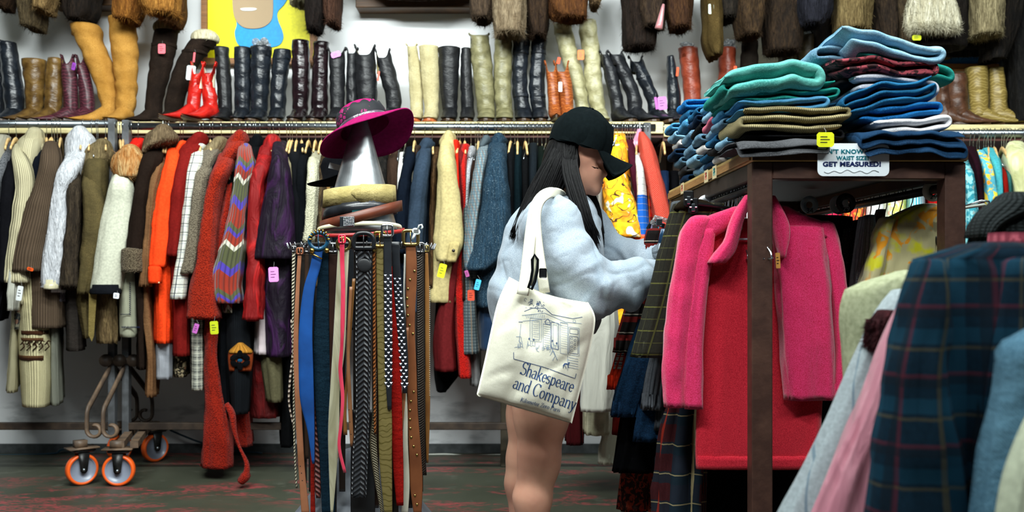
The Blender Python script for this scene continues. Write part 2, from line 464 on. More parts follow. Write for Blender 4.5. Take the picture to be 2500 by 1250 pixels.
    MATS[key] = t.done(col); return MATS[key]
def plaid(name, base, lines, rough=.9, sheen=.0, scale=1.0, soft=.0, extra=None):
    """lines = (axis, repeats per metre, width fraction, phase, colour, strength)"""
    if name in MATS: return MATS[name]
    t = NT(name, rough, .15, sheen=sheen); u, v, _ = t.sep()
    base = lin(base); col = t.mix(t.step(t.noise(160, 3), .3, .7), sc3(base, .8), sc3(base, 1.1))
    for ax_, f, wd, ph, c, st in lines:
        q = {'u': u, 'v': v}.get(ax_)
        if q is None: q = t.math('ADD', u, t.math('MULTIPLY', v, .35))
        b = t.math('MULTIPLY', t.band(q, f/scale, wd, ph), st); col = t.mix(b, col, lin(c))
    t.bump(t.noise(420, 2), .2, .001); t.bump(t.noise(14, 3, st=(1, 1, .4)), .4, .012)
    MATS[name] = t.done(col); return MATS[name]
# ---------------------------------------------------------------- the room
def Zz(py, Y): return H+(HY-py)*Y/F
def Xx(px, Y): return (px-CX)*Y/F
WY = 6.15
def wall_mat():
    t = NT('painted_plaster', .6, .25); f = t.noise(1.2, 5); t.bump(t.noise(60, 4), .12, .003)
    col = t.mix(t.step(f, .3, .7), lin('eceff2'), lin('f5f7f8'))
    _, _, z = t.sep('Object')
    sc_ = t.math('MULTIPLY', t.math('LESS_THAN', z, .35), t.step(t.noise(7, 6, st=(.6, 1, 2)), .56, .7))
    return t.done(t.mix(t.math('MULTIPLY', sc_, .5), col, lin('7d8488')))
def floor_mat():
    t = NT('worn_concrete', .5, .35); f = t.noise(1.6, 6); g = t.noise(9, 5); t.bump(g, .1, .004)
    col = t.mix(t.step(f, .3, .7), lin('33362b'), lin('494c3f')); col = t.mix(t.step(g, .6, .8), col, lin('5c5e52'))
    rd = t.math('MULTIPLY', t.step(t.noise(5.2, 8, st=(.55, 1.1, 1), dist=1.2), .47, .56), t.step(t.noise(.9, 2, st=(.6, 1.6, 1)), .42, .52))
    rd = t.math('MULTIPLY', rd, t.step(t.noise(34, 5, st=(.5, 1.3, 1), dist=1.5), .44, .56))
    col = t.mix(t.math('MULTIPLY', rd, .8), col, lin('9a4044'))
    x, y, _ = t.sep('Object')
    jn = t.math('LESS_THAN', t.math('ABSOLUTE', t.math('SUBTRACT', t.math('FRACT', t.math('MULTIPLY', y, .42)), .5)), .004)
    return t.done(t.mix(jn, col, lin('3e4038')))
b = MB(); b.box((-5, -1.5, -.05), (5, WY+.1, 0)); tag(b.build('floor', floor_mat(), smooth=False), kind='structure')
b = MB(); b.box((-5, WY, 0), (5, WY+.1, 4.1)); tag(b.build('wall_back', wall_mat(), smooth=False), kind='structure')
b = MB(); b.box((-5, -1.5, 4.1), (5, WY+.1, 4.2)); tag(b.build('ceiling', M('plain', '8e9290'), smooth=False), kind='structure')
b = MB(); b.box((-5, WY-.02, 0), (5, WY, .055)); tag(b.build('baseboard_back', M('rust', '3f4344', '565a5b'), smooth=False), kind='structure')
WOODC = M('wood', 'd9c98f', 'e8dcaa'); DRKW = M('rust', '3a2c22', '4e3b2c')
# long boot shelf (pale wooden plank) and the dark rail under it
def shelf(x0, x1, ztop, zbot, label):
    e = thing('boot_shelf', label, 'shelf', (Xx((x0+x1)/2, 5.9), 5.9, zbot), 'plank shelves for boots')
    a, c = Xx(x0, 5.6), Xx(x1, 5.6)
    m = MB(); m.box((a, 5.6, zbot), (c, WY, ztop), bev=.003); m.build('shelf_board', WOODC, e, False)
    m = MB(); m.box((a, 5.62, zbot-.02), (c, WY, zbot)); m.build('board_underside', M('rust', '4c2e2a', '5c3a33'), e, False)
    for px in (x0+30, (x0+x1)/2, x1-30):
        q = Xx(px, 5.9); m = MB(); m.box((q-.02, 5.9, zbot-.2), (q+.02, WY, zbot-.02)); m.build('shelf_bracket', DRKW, e, False)
shelf(-420, 1620, Zz(297, 5.6), Zz(326, 5.6), 'long pale wooden shelf plank carrying boots, on the white wall behind the coats')
shelf(1621, 2900, Zz(304, 5.6), Zz(334, 5.6), 'lower pale wooden shelf plank carrying boots to the right of the woman')
b = MB(); b.box((Xx(1480, 5.95), 5.9, Zz(382, 5.95)), (Xx(1760, 5.95), 6.0, Zz(333, 5.95)))
tag(b.build('wall_rail', M('rust', '4c2e2a', '5c3a33'), None, False), 'dark maroon painted beam under the right boot shelf', 'beam')
# upper ledges the fur coats hang in front of
for (x0, x1, y0, lab) in ((120, 310, 13, 'dark brown wooden ledge high on the wall above the tan boots'), (868, 1160, 18, 'dark brown wooden ledge high on the wall above the grey traffic cone')):
    b = MB(); b.box((Xx(x0, 6.0), 6.0, Zz(y0, 6.0)), (Xx(x1, 6.0), WY, Zz(y0-90, 6.0)), bev=.004)
    tag(b.build('wooden_ledge', M('wood', '3a2716', '55391d'), None, False), lab, 'ledge', 'dark ledges near the ceiling')
# poster: yellow board, painted bust
e = thing('painted_poster', 'yellow framed poster of a tan chin above a bright blue shirt', 'poster', (Xx(640, 6.1), 6.1, Zz(160, 6.1)))
def prect(x0, y0, x1, y1, ya, yb, nm, mt):
    m = MB(); m.box((Xx(x0, 6.12), ya, Zz(y1, 6.12)), (Xx(x1, 6.12), yb, Zz(y0, 6.12))); return m.build(nm, mt, e, False)
for r in ((495, -90, 509, 158), (759, -90, 773, 158), (509, 144, 759, 158), (509, -90, 759, -76)):
    prect(*r, 6.085, 6.15, 'frame_rail', M('wood', '7a5230', '96683f'))
prect(509, -76, 759, 144, 6.11, 6.15, 'yellow_panel', M('plain', 'e3dc12', r=.5))
def flat(pts, y, mt, nm, par=None, th=.006, Y=6.12):
    q = crom([(i, a, b_) for i, (a, b_) in enumerate(pts+[pts[0]])], len(pts)*5)[:-1]
    m = MB(); m.poly([(Xx(a, Y), y, Zz(b_, Y)) for _, a, b_ in q], (0, -th, 0)); return m.build(nm, mt, par, False)
flat([(566, -20), (574, 30), (580, 60), (575, 82), (582, 108), (600, 116), (650, 118), (682, 112), (693, 95), (690, 75), (680, 50), (680, 30), (698, 8), (700, -20)], 6.108, M('plain', '1a8fd0', r=.5), 'blue_shirt', e)
def dotm():
    t = NT('halftone_skin', .55, .2); x, _, z = t.sep('Object'); f = 190.0
    a = t.math('SUBTRACT', t.math('FRACT', t.math('MULTIPLY', t.math('ADD', x, z), f)), .5); b_ = t.math('SUBTRACT', t.math('FRACT', t.math('MULTIPLY', t.math('SUBTRACT', x, z), f)), .5)
    d = t.math('ADD', t.math('MULTIPLY', a, a), t.math('MULTIPLY', b_, b_)); return t.done(t.mix(t.math('LESS_THAN', d, .09), lin('b39a78'), lin('6f6253')))
flat([(570, -25), (571, 20), (577, 48), (592, 66), (612, 72), (640, 70), (660, 58), (668, 40), (669, 0), (668, -25)], 6.101, dotm(), 'chin', e)
flat([(589, 24), (600, 22), (622, 22), (630, 25), (620, 29), (596, 29)], 6.094, M('plain', 'd8dcd8'), 'mouth', e, .003)
# small blue and brown picture low behind the right boots
e = thing('small_picture', 'small blue and brown picture behind the boots on the far right', 'picture', (Xx(2360, 6.1), 6.1, Zz(170, 6.1)))
prect(2290, 60, 2480, 160, 6.1, 6.15, 'picture_panel', M('plain', '2568a6')); prect(2285, 158, 2490, 172, 6.09, 6.15, 'frame_rail', M('wood', '8a5c36', 'a06d42'))
flat([(2302, 100), (2345, 118), (2350, 124), (2310, 148), (2296, 140)], 6.098, M('plain', '6b5a3c'), 'brown_shape', e, .004)
# ---------------------------------------------------------------- wall racks
STEEL = M('rust', '4a4c4e', '63666a', r=.35); STEELD = M('rust', '2d2520', '42362c', r=.5); PIPE = M('metal', '8d9499', r=.35)
def wall_rack(name, label, rods, posts, crossbar, loc):
    e = thing(name, label, 'clothes rack', loc, 'steel clothes racks along the wall')
    for (x0, y0, x1, y1, r) in rods:
        m = MB(); m.tube([P(x0, y0, 5.5), P(x1, y1, 5.5)], r, 20); m.build('hanging_rod', PIPE, e)
    for (px, w_, ya, yt, yb, mt) in posts:
        x = Xx(px, ya); h = w_/2*ya/F
        m = MB(); m.box((x-h, ya-.022, yb), (x+h, ya+.022, Zz(yt, ya)), bev=.003); m.build('post', mt, e, False)
    for (x0, x1, py, ya, th) in crossbar:
        m = MB(); m.box((Xx(x0, ya), ya-.02, Zz(py+th/2, ya)), (Xx(x1, ya), ya+.02, Zz(py-th/2, ya)), bev=.003); m.build('cross_bar', STEELD, e, False)
    return e
rl = wall_rack('clothes_rack', 'steel clothes rack at the left wall, with curled braces and orange casters',
    [(-420, 303, 284, 303, .0215)], [(275, 17, 5.5, 291, .2, STEEL), (-300, 17, 5.5, 291, .2, STEEL)], [(-420, 275, 1040, 5.5, 17)], P(150, 1180, 5.5))
rm = wall_rack('clothes_rack', 'long steel clothes rack at the middle of the wall, its rod behind the traffic cone',
    [(300, 308, 1600, 312, .0215)], [(309, 17, 5.5, 294, .2, STEEL), (1579, 18, 5.5, 300, .1, STEEL)], [(309, 1250, 1040, 5.5, 17), (1250, 1579, 1036, 5.5, 22)], P(900, 1180, 5.5))
m = MB(); m.box((Xx(1222, 5.7), 5.68, .0), (Xx(1262, 5.7), 5.75, Zz(860, 5.7)), bev=.004); m.build('centre_leg', M('rust', '2e2a20', '40382a'), rm, False)
rr = wall_rack('clothes_rack', 'steel clothes rack at the right of the wall, carrying turquoise and cream blouses',
    [(2250, 326, 2900, 326, .0215)], [(2262, 17, 5.5, 300, .1, STEEL)], [], P(2450, 1180, 5.5))
# caster trusses: two bent flat bars per side, bolted plates, orange casters
BRK = M('rust', '53453a', '76604c', r=.5); ORNG = M('plastic', 'f0601c', r=.4); GREYP = M('plastic', '878fa0', r=.3); BLKM = M('rust', '141414', '242424', r=.4)
def caster(px, py, Y, r, yaw, par, rot_lab=None):
    c = P(px, py, Y); c.z = r
    e = thing('caster', None, None, (0, 0, 0)); e.parent = par; e.location = c-par.location
    R = Matrix.Rotation(yaw, 4, 'Z') @ Matrix.Rotation(math.pi/2, 4, 'X')
    def prt(nm, mt, fn):
        m = MB(); fn(m); o = mk(nm, [Vector(v)+c for v in m.V], m.F, mt, None, uv=m.U)
        o.parent = e; o.location = o.location-c; return o
    w_ = .021
    prt('tire', ORNG, lambda m: m.lathe([(r*.8, -w_), (r*.93, -w_), (r*.99, -w_*.6), (r, 0), (r*.99, w_*.6), (r*.93, w_), (r*.8, w_), (r*.8, -w_)], (0, 0, 0), 40, R.to_3x3()))
    prt('wheel_disc', GREYP, lambda m: m.lathe([(.0001, -w_*.55), (r*.3, -w_*.6), (r*.75, -w_*.5), (r*.76, -w_*.85), (r*.8, -w_*.9), (r*.8, w_*.9), (r*.76, w_*.85), (r*.75, w_*.5), (r*.3, w_*.6), (.0001, w_*.55)], (0, 0, 0), 40, R.to_3x3()))
    prt('rim_ring', BLKM, lambda m: m.lathe([(r*.76, -w_*1.0), (r*.83, -w_*1.04), (r*.83, -w_*.8), (r*.76, -w_*.8), (r*.76, -w_)], (0, 0, 0), 40, R.to_3x3()))
    Rz = Matrix.Rotation(yaw, 3, 'Z')
    def fork(m):
        for s_ in (-1, 1):
            y = s_*(w_+.006)
            pts = [Rz @ Vector(p) for p in ((-.028, y, r*1.12), (.03, y, r*1.12), (.018, y, -.008), (.008, y, -.018), (-.008, y, -.018), (-.018, y, -.006))]
            m.poly(pts, Rz @ Vector((0, .004*s_, 0)))
        m.box((-.05, -.04, r*1.1), (.06, .04, r*1.3), rot=Rz, piv=(0, 0, r*1.2), bev=.006)
    prt('fork', BLKM, fork)
    prt('axle_bolt', PIPE, lambda m: m.tube([Rz @ Vector((0, -w_-.016, 0)), Rz @ Vector((0, w_+.016, 0))], .009, 8))
    prt('swivel_plate', BRK, lambda m: (m.box((-.075, -.05, r*1.3), (.075, .05, r*1.3+.008), rot=Rz, piv=(0, 0, r*1.3)), m.box((-.04, -.025, r*1.3+.008), (.02, .02, r*1.3+.045), rot=Rz, piv=(0, 0, r*1.3))))
    return e
for (px, py, Y, yaw, par) in ((200, 1150, 5.2, .75, rl), (290, 1150, 5.18, .12, rm), (292, 1095, 5.85, 1.1, rl), (378, 1088, 5.85, .9, rm)):
    caster(px, py, Y, .083, yaw, par)
def scroll(par, px0, px1, Yf, Y, mt):
    """bent flat bar: from the clamp on the post at px0 sweeping down to a scroll above the caster at px1"""
    pts = []
    x0, x1 = Xx(px0, Yf), Xx(px1, Y)
    for i in range(15):
        t = i/14; k = min(1, t*1.25)**.85
        pts.append(Vector((x0+(x1-x0)*k, 5.5+(Y-5.5)*min(1, t*1.5), Zz(892, 5.5)-(Zz(892, 5.5)-.285)*t)))
    c = pts[-1]+Vector((.042 if x1 < x0 else -.042, 0, 0)); s_ = 1 if x1 < x0 else -1
    for i in range(1, 15):
        a = math.pi+i*.36; rr_ = .042*(1-i*.03)
        pts.append(c+Vector((s_*math.cos(a)*rr_, 0, math.sin(a)*rr_)))
    m = MB(); m.tube(pts, .0095, 6, up=(0, 1, 0), flat=2.2); m.build('bent_brace', mt, par)
for par, a, b_, Y in ((rl, 272, 212, 5.22), (rm, 306, 252, 5.22), (rl, 275, 335, 5.8), (rm, 312, 372, 5.8)):
    scroll(par, a, b_, 5.5, Y, BRK if Y < 5.5 else STEELD)
for par, px in ((rl, 275), (rm, 309)):
    m = MB()
    for s_ in (-1, 1): m.tube([P(px+s_*17, 880, 5.44), P(px+s_*17, 880, 5.56)], .035, 14)
    m.box(tuple(P(px-16, 888, 5.46)), tuple(P(px+16, 870, 5.54))); m.build('clamp', STEELD, par)
    m = MB(); x = Xx(px-18, 5.2); m.box((x-.02, 5.15, .2), (x+.02, 5.9, .235), rot=Matrix.Rotation(.25, 3, 'Z')); m.build('foot_bar', BRK, par, False)
# cables along the wall
for pts, r, mt, lab in (([(-60, 1112), (120, 1108), (150, 1098), (210, 1085)], .006, '1d3c4c', 'blue cable lying at the foot of the wall behind the left casters'),
                        ([(415, 1050), (450, 1065), (490, 1080), (560, 1100), (640, 1106)], .006, '1d3c4c', 'blue cable sloping down behind the red robe'),
                        ([(1040, 1110), (1090, 1109), (1140, 1112), (1230, 1110)], .005, 'c8cac0', 'thin white cable on the floor right of the belts')):
    q = crom([(i, a, b_) for i, (a, b_) in enumerate(pts)], 24); m = MB(); m.tube([P(a, b_, 6.08) for _, a, b_ in q], r, 8)
    tag(m.build('cable', M('plastic', mt)), lab, 'cable')
# ---------------------------------------------------------------- hangers
CHROME = M('metal', 'c9d0d6', r=.2); HWOOD = M('wood', 'd8ae6e', 'e6c48a'); HBLK = M('plastic', '0e0f11'); HWHT = M('plastic', 'dfe6e2')
def make_hanger(mt, wire=False, hook=CHROME, arm=.19, th=.008):
    e = thing('clothes_hanger', 'x', 'hanger', (0, 0, 0))
    pts = [Vector((0, -.024*math.cos(a)*1.0, .0245*math.sin(a))) for a in [(-.5+3.9*i/12) for i in range(13)]]
    pts = [Vector((0, .03*math.cos(a), .028*math.sin(a))) for a in [-.35+(math.pi+.35)*i/12 for i in range(13)]]
    pts += [Vector((0, -.022, -.022)), Vector((0, -.004, -.042)), Vector((0, 0, -.06)), Vector((0, 0, -.085))]
    m = MB(); m.tube(pts, .0019, 6); m.build('hook', hook, e)
    m = MB()
    if wire:
        L = [(0, -arm, -.2), (0, -arm+.01, -.185), (0, -.02, -.095), (0, 0, -.085), (0, .02, -.095), (0, arm-.01, -.185), (0, arm, -.2)]
        m.tube(L+[(0, 0, -.2)], .0025, 6, closed=True)
    else:
        L = [Vector((0, arm*t, -.088-.075*abs(t)**1.6)) for t in [i/8-1 for i in range(17)]]
        m.tube(L, [.006+.010*math.sin(math.pi*(i/16))**.5 if 0 < i < 16 else .011 for i in range(17)], 8, flat=.5 if th < .01 else .6, up=(1, 0, 0))
    m.build('shoulder_bar', mt, e); return e
HP = {}
HCOUNT = [0]
def hanger(kind, px, label, Yc=5.5, yaw=0.0, rail=None, group=None, z=None):
    if kind not in HP:
        HP[kind] = make_hanger(*{'wood': (HWOOD, False, CHROME), 'wire': (CHROME, True, CHROME), 'black': (HBLK, False, CHROME), 'white': (HWHT, False, HWHT)}[kind]); o = HP[kind]
    else: o = copy_tree(HP[kind])
    py = rail if rail is not None else (303 if px < 285 else 308+(px-300)/1040*4)
    o.location = (Xx(px, Yc), Yc, Zz(py, Yc) if z is None else z); o.rotation_euler = (random.uniform(-.03, .03), random.uniform(-.05, .05), yaw+random.uniform(-.08, .08))
    tag(o, label, 'hanger', group or 'hangers on the wall racks'); return o
# ---------------------------------------------------------------- garments on the wall racks
def rows(s):
    out = []
    for tkn in s.split():
        y, r = tkn.split(':'); a, b_ = r.split('-') if r[0] != '-' else ('-'+r[1:].split('-')[0], r[1:].split('-')[1])
        out.append((float(y), float(a), float(b_)))
    return out
def raylean(o, Yc, k=.85):      # turn the garment on its hanger so that its edge faces into the aisle
    me = o.data; ox = o.location.x; oy = o.location.y
    p = o.parent
    if p is not None: ox += p.location.x; oy += p.location.y
    n = len(me.vertices); a = np.empty(n*3); me.vertices.foreach_get('co', a); a = a.reshape(-1, 3)
    a[:, 0] = a[:, 0]+(a[:, 0]+ox)/Yc*(a[:, 1]+oy-Yc)*k
    me.vertices.foreach_set('co', a.ravel()); me.update()
GAR = []
def gar(short, cat, mt, B, S=None, K=None, extra=None, Yc=5.5, half=.235, hg='wood', hx=None, bk={}, sk={}, kk={}, rack='wall rack', ky=0, Sm=None, Km=None, grp=None, place=None, st=.045, name=None):
    R = rows(B); y0 = R[0][0]
    base = P((R[-1][1]+R[-1][2])/2, R[-1][0], Yc)
    e = thing(name or cat.replace(' ', '_'), short, cat, base, grp or 'garments on the wall racks')
    q = []
    R2 = [R[0]]
    for a, b_ in zip(R, R[1:]):
        if a is R[0] and b_[0]-a[0] > 60:
            f = 40/(b_[0]-a[0]); R2.append((a[0]+40, a[1]+(b_[1]-a[1])*f, a[2]+(b_[2]-a[2])*f))
        R2.append(b_)
    for (y, l, r) in R2: q.append((y, l, r, Yc, .055+(half-.055)*min(1, ((y-y0)/42.0))**.7))
    kw = dict(n=36, fold=.011, ff=4.2, sq=3.0, top=.7); kw.update(bk)
    o = loft('body', Yc, half, q, mt, e, **kw); raylean(o, Yc)
    if S:
        kw = dict(n=24, fold=.008, ff=2.6, wr=.0035, wf=48, sq=2.3, top=1.0); kw.update(sk)
        sr = rows(S); y_ = Yc-half-.03; q = [(sr[0][0]-6, sr[0][1]+3, sr[0][2]-3, y_+.13, st*.7), (sr[0][0]+8, sr[0][1], sr[0][2], y_+.06, st*.95)]+[(a, b_, c_, y_, st) for a, b_, c_ in sr[1:] if a > sr[0][0]+20]
        o = loft('sleeve', y_, st, q, Sm or mt, e, **kw)
    if K:
        kw = dict(n=20, fold=.006, ff=3, sq=2.1, top=1.4, hollow=False); kw.update(kk)
        o = loft('collar', Yc-.07-ky, .1, rows(K), Km or mt, e, **kw); raylean(o, Yc-.07, .5)
    cx = hx if hx is not None else (R[0][1]+R[0][2])/2
    GAR.append((cx, short, e, hg, Yc, rack)); 
    if place: e['label'] = short+' '+place
    return e
FUR = dict(fur=5000, fl=.02, fold=.01)
T = lambda *a, **k: gar(*a, **k)
# -- far left
T('cream knitted pullover', 'sweater', M('knit', 'cfc9b4'), '335:-20-26 380:-30-20 500:-40-14 690:-50-12', hx=-4)
T('grey flecked wool cardigan', 'cardigan', M('knit', '83858a', '3e4146'), '352:6-40 400:-8-34 560:-30-10 720:-45-14', hx=22)
T('long black wool coat', 'coat', M('cloth', '17171c'), '380:22-44 450:10-42 560:6-34 700:0-24 780:-30-12', '395:20-42 450:8-38 560:4-30 690:0-22', hx=40)
T('cream chunky open cardigan', 'cardigan', M('knit', 'cfc6a2', s=1.3), '326:68-108 348:46-110 420:40-100 560:38-90 700:24-80 740:24-74', '360:34-58 400:34-76 450:40-84 540:32-76 630:20-62 690:14-70', '322:70-106 345:56-108 380:40-108 404:34-60', hx=95, sk=dict(wr=.004), place='with a folded collar, left of the taupe sweater')
T('white ribbed long sleeve top', 'top', M('knit', 'd8d8ca', s=.8), '380:78-98 500:50-80 740:26-50', '620:30-50 700:22-46 758:22-42', hx=70, Yc=5.5)
T('navy wool jacket', 'jacket', M('cloth', '151a26'), '350:92-124 400:80-118 520:76-108 680:70-100', hx=114, Yc=5.52)
T('taupe brown fisherman sweater', 'sweater', M('knit', '594a3c', s=1.5), '354:108-148 420:100-146 560:84-150 680:66-160 796:62-162', '356:108-144 400:100-148 450:88-138 540:55-127 620:32-112 662:30-106', hx=139, bk=dict(fold=.012), st=.06, place='with an orange tag on its wide sleeve')
T('long brown and ivory patterned crochet vest', 'vest', M('knit', 'c8bf96', s=1.6), '420:80-110 600:40-110 800:44-126 920:50-128 985:54-124', hx=128, Yc=5.46, half=.18, bk=dict(sq=3, fold=.004), place='showing brown wave bands and a scalloped hem')
T('ivory crochet cardigan', 'cardigan', M('knit', 'bdb592', s=1.6), '420:100-124 700:40-60 800:32-50 920:22-48 948:20-46', hx=132, Yc=5.55)
T('grey ribbed knit dress', 'dress', M('knit', '8e9082', s=1.2), '400:120-140 700:128-150 880:126-150 978:128-153', hx=148, Yc=5.58)
T('dark patterned blouse', 'blouse', M('print', '1c2226', '6d6a58'), '420:100-124 620:48-64 740:40-66 800:36-56', hx=126, Yc=5.5, half=.2)
T('white shaggy fur coat', 'fur coat', M('fur', 'c9ccd2', 'e4e6ea'), '350:170-230 400:160-214 500:150-190 640:130-172 712:120-168', '380:160-204 420:142-190 470:132-166 560:120-166 640:107-158 680:105-150 700:108-146', '318:180-214 335:163-230 362:158-232 392:160-216 410:156-200', hx=203, bk=dict(fur=2500, fl=.016), sk=dict(fur=4500, fl=.016, wr=0), kk=dict(fur=3500, fl=.016), place='with an upturned collar')
T('dark brown brushed fur jacket', 'fur jacket', M('fur', '2a221a', '4b3f30'), '378:172-212 420:164-206 520:166-204 640:154-200 706:142-196', '420:166-196 520:166-196 620:156-192 700:146-192', '376:176-206 396:162-212 430:162-206 450:166-200', hx=224, sk=dict(fur=2500, fl=.012), kk=dict(fur=2000, fl=.012))
T('lilac grey fluffy sweater', 'sweater', M('pile', '73707a'), '440:190-210 600:150-180 700:112-166 734:108-166', hx=236, Yc=5.5, half=.2)
T('charcoal brown long coat', 'coat', M('suede', '2c2825', '3c3530'), '440:180-214 600:160-204 760:164-206 850:164-208', hx=240, Yc=5.55)
T('olive brown suede coat with fur hood', 'coat', M('suede', '4e452c', '655735'), '360:214-262 420:204-268 520:204-264 640:196-250 716:192-230 820:212-222', '430:204-240 520:206-258 620:200-244 718:193-220', '349:236-270 366:205-276 392:196-276 418:195-236 438:196-206', hx=258, Km=M('fur', '6b5c40', '94835a'), kk=dict(fur=4500, fl=.014), st=.05)
T('cream wool coat with fox fur collar', 'coat', M('cloth', 'c2c3b0'), '400:284-330 480:262-332 600:246-316 700:228-302', '415:286-314 440:276-320 500:261-326 600:241-314 660:232-304 708:223-295', '366:284-330 384:262-346 410:258-346 434:270-338', hx=292, Km=M('fur', 'b06a28', 'd6bf8a'), kk=dict(fur=9000, fl=.045, down=.25), st=.06, sk=dict(wr=0), bk=dict(fold=.004), ky=.14)
T('light brown mink jacket', 'fur jacket', M('fur', '5c4a31', '8c7750'), '440:290-320 600:250-292 740:236-292 832:237-291', hx=300, Yc=5.52, bk=dict(fur=4500, fl=.014))
T('cream embroidered knit coat', 'coat', M('knit', 'c5c6ac', s=.8), '440:330-345 640:296-344 740:292-340 818:294-341', hx=322, Yc=5.46, half=.2, bk=dict(fold=.003), place='with navy blanket stitching along its hem')
T('scarlet hooded coat', 'coat', M('cloth', 'c81f17'), '342:322-356 372:312-350 500:314-340 700:310-335', hx=338, Yc=5.56)
T('dark brown wool coat with grey fur collar', 'coat', M('cloth', '2b201a'), '345:362-418 400:345-404 480:330-378 600:318-366 760:338-362 894:338-362', '372:348-398 450:335-372 540:322-362 640:310-350', '316:372-414 326:354-424 346:345-424 366:343-362 376:344-356', hx=398, hg='white', Km=M('fur', '5e4d39', '8a775a'), kk=dict(fur=4000, fl=.014), st=.06, ky=.1)
T('tan suede long coat', 'coat', M('suede', '6b4a30', '84603f'), '380:392-410 450:370-396 560:358-384 700:344-374 880:360-386 958:358-386', '392:382-402 450:368-388 560:356-376 700:344-368', hx=404)
T('peach ribbed sweater', 'sweater', M('knit', 'c9957c', s=.9), '368:398-418 420:386-404 560:380-392', hx=412)
T('bright orange shirt dress', 'shirt dress', M('cloth', 'f2461c'), '356:430-462 390:412-454 460:392-432 560:382-424 700:380-424 832:380-424', '372:408-440 430:395-434 500:381-420 580:371-416 636:367-408 652:368-404', '352:436-462 372:424-452 384:428-444', hx=448, hg='wire', sk=dict(wr=.004))
T('small blue gingham shirt', 'shirt', M('check', 'c8ccd2', '20263c', s=.4), '400:420-440 560:412-426 700:392-414 800:382-424 918:382-425', hx=440, Yc=5.52, half=.2)
T('dark red wool coat', 'coat', M('cloth', '6f1714'), '338:462-508 368:440-500 460:420-468 620:418-452 740:425-465 862:425-466', '372:440-474 440:426-462 540:416-452 626:412-442', '334:470-508 352:452-506 372:446-488', hx=497, st=.05)
T('floral brown blouse', 'blouse', M('print', '2a241a', 'c5b590'), '400:470-490 600:440-452 780:426-462 914:426-460', hx=488, Yc=5.57, half=.18)
WP = plaid('white_windowpane', 'cfd0c6', [('u', 22, .08, 0, '1e2230', .9), ('v', 22, .08, 0, '1e2230', .9), ('u', 22, .06, .3, '8d8a54', .6), ('v', 22, .06, .3, '3c4a7a', .6)])
T('white windowpane check jacket', 'jacket', WP, '360:478-506 400:466-492 500:454-478 600:444-468 680:436-460', '372:468-498 430:456-486 500:450-476 600:440-468 680:426-458 730:420-452', '358:480-506 376:470-500 388:474-488', hx=520, hg='wire')
T('grey tartan long skirt', 'skirt', plaid('grey_tartan', '8f9187', [('u', 26, .12, 0, '23252b', .85), ('v', 26, .12, 0, '23252b', .85), ('u', 26, .07, .4, 'd9d8c4', .8), ('v', 26, .07, .4, 'd9d8c4', .8)]), '440:480-500 640:472-490 780:468-500 944:468-502', hx=512, Yc=5.52, half=.2)
T('grey curly lamb coat', 'coat', M('pile', '6a6152', '877d6a'), '350:508-556 390:488-540 480:472-512 600:458-498 668:446-486', '400:480-520 450:474-506 540:466-496 620:452-490 668:440-480', '345:520-558 362:500-556 384:486-538 402:482-512', hx=540, Km=M('fur', '7d6e50', '9c8c6b'), kk=dict(fur=3000, fl=.012), st=.055)
T('navy velvet blazer', 'blazer', M('cloth', '0f1420'), '372:530-556 420:512-546 520:500-530 640:486-520', hx=565, Yc=5.5)
T('rust red teddy fur coat', 'fur coat', M('pile', '8c1f10', 'b03018'), '332:566-606 360:552-604 420:524-566 560:500-548 700:480-548 776:470-545', '385:532-572 420:520-562 470:506-542 560:492-532 640:482-528 700:466-534 776:457-540', '328:572-604 344:556-608 368:548-600 392:548-580', hx=586, st=.07, sk=dict(fur=4000, fl=.008), kk=dict(fur=1500, fl=.008), place='with an upturned collar and flared cuff')
T('ivory silk lined coat', 'coat', M('satin', 'cdbf98'), '380:560-580 430:548-570 500:548-562', hx=600, Yc=5.44, half=.12)
T('black wool blazer', 'blazer', M('cloth', '101216'), '385:560-600 440:548-590 540:536-572 700:532-566 900:534-566 1000:538-570', hx=608, Yc=5.56)
T('red long teddy robe', 'robe', M('pile', '8a1d10', 'a92a18'), '420:560-580 700:508-550 850:500-532 1000:502-556 1080:496-566 1132:492-568', hx=600, Yc=5.45, half=.16, bk=dict(fur=5000, fl=.008, fold=.016))
ZZ = None
def zig():
    t = NT('zigzag_knit', .95, .1, sheen=.25); u, v, _ = t.sep()
    tri = t.math('PINGPONG', t.math('MULTIPLY', u, 1.0), .035)
    h = t.math('FRACT', t.math('MULTIPLY', t.math('ADD', v, t.math('MULTIPLY', tri, 1.3)), 2.9))
    col = lin('8e2f20')
    for a, b_, c in ((.28, .40, '4a3a9e'), (.40, .66, '4f5236'), (.66, .73, 'c8c6b4'), (.86, .92, '4a3a9e'), (.92, 1, '4f5236')):
        col = t.mix(t.math('MULTIPLY', t.math('GREATER_THAN', h, a), t.math('LESS_THAN', h, b_)), col, lin(c))
    rib = t.math('ABSOLUTE', t.math('SINE', t.math('MULTIPLY', u, 220.0))); t.bump(rib, .9, .006)
    return t.done(t.mix(t.step(rib, 0, .7), t.mix(1.0, col, (.45, .45, .45), 'MULTIPLY'), col))
ZIG = zig()
T('rust, violet and olive zigzag knit cardigan', 'cardigan', ZIG, '358:582-626 420:572-624 520:556-606 620:540-602 720:536-602 760:540-600', '362:582-618 400:577-624 460:570-612 530:558-606 590:542-600 650:524-592 700:520-588 740:530-590', hx=624, st=.06, bk=dict(fold=.01))
NK = M('knit', '14161a', 's' and '3a3c30')
T('black knit coat with a flower panel', 'coat', M('knit', '15181c', s=1.3), '420:590-620 700:556-610 840:556-616 930:560-612 1000:566-606', hx=612, Yc=5.46, half=.2, place='showing an orange band and a blue flower')
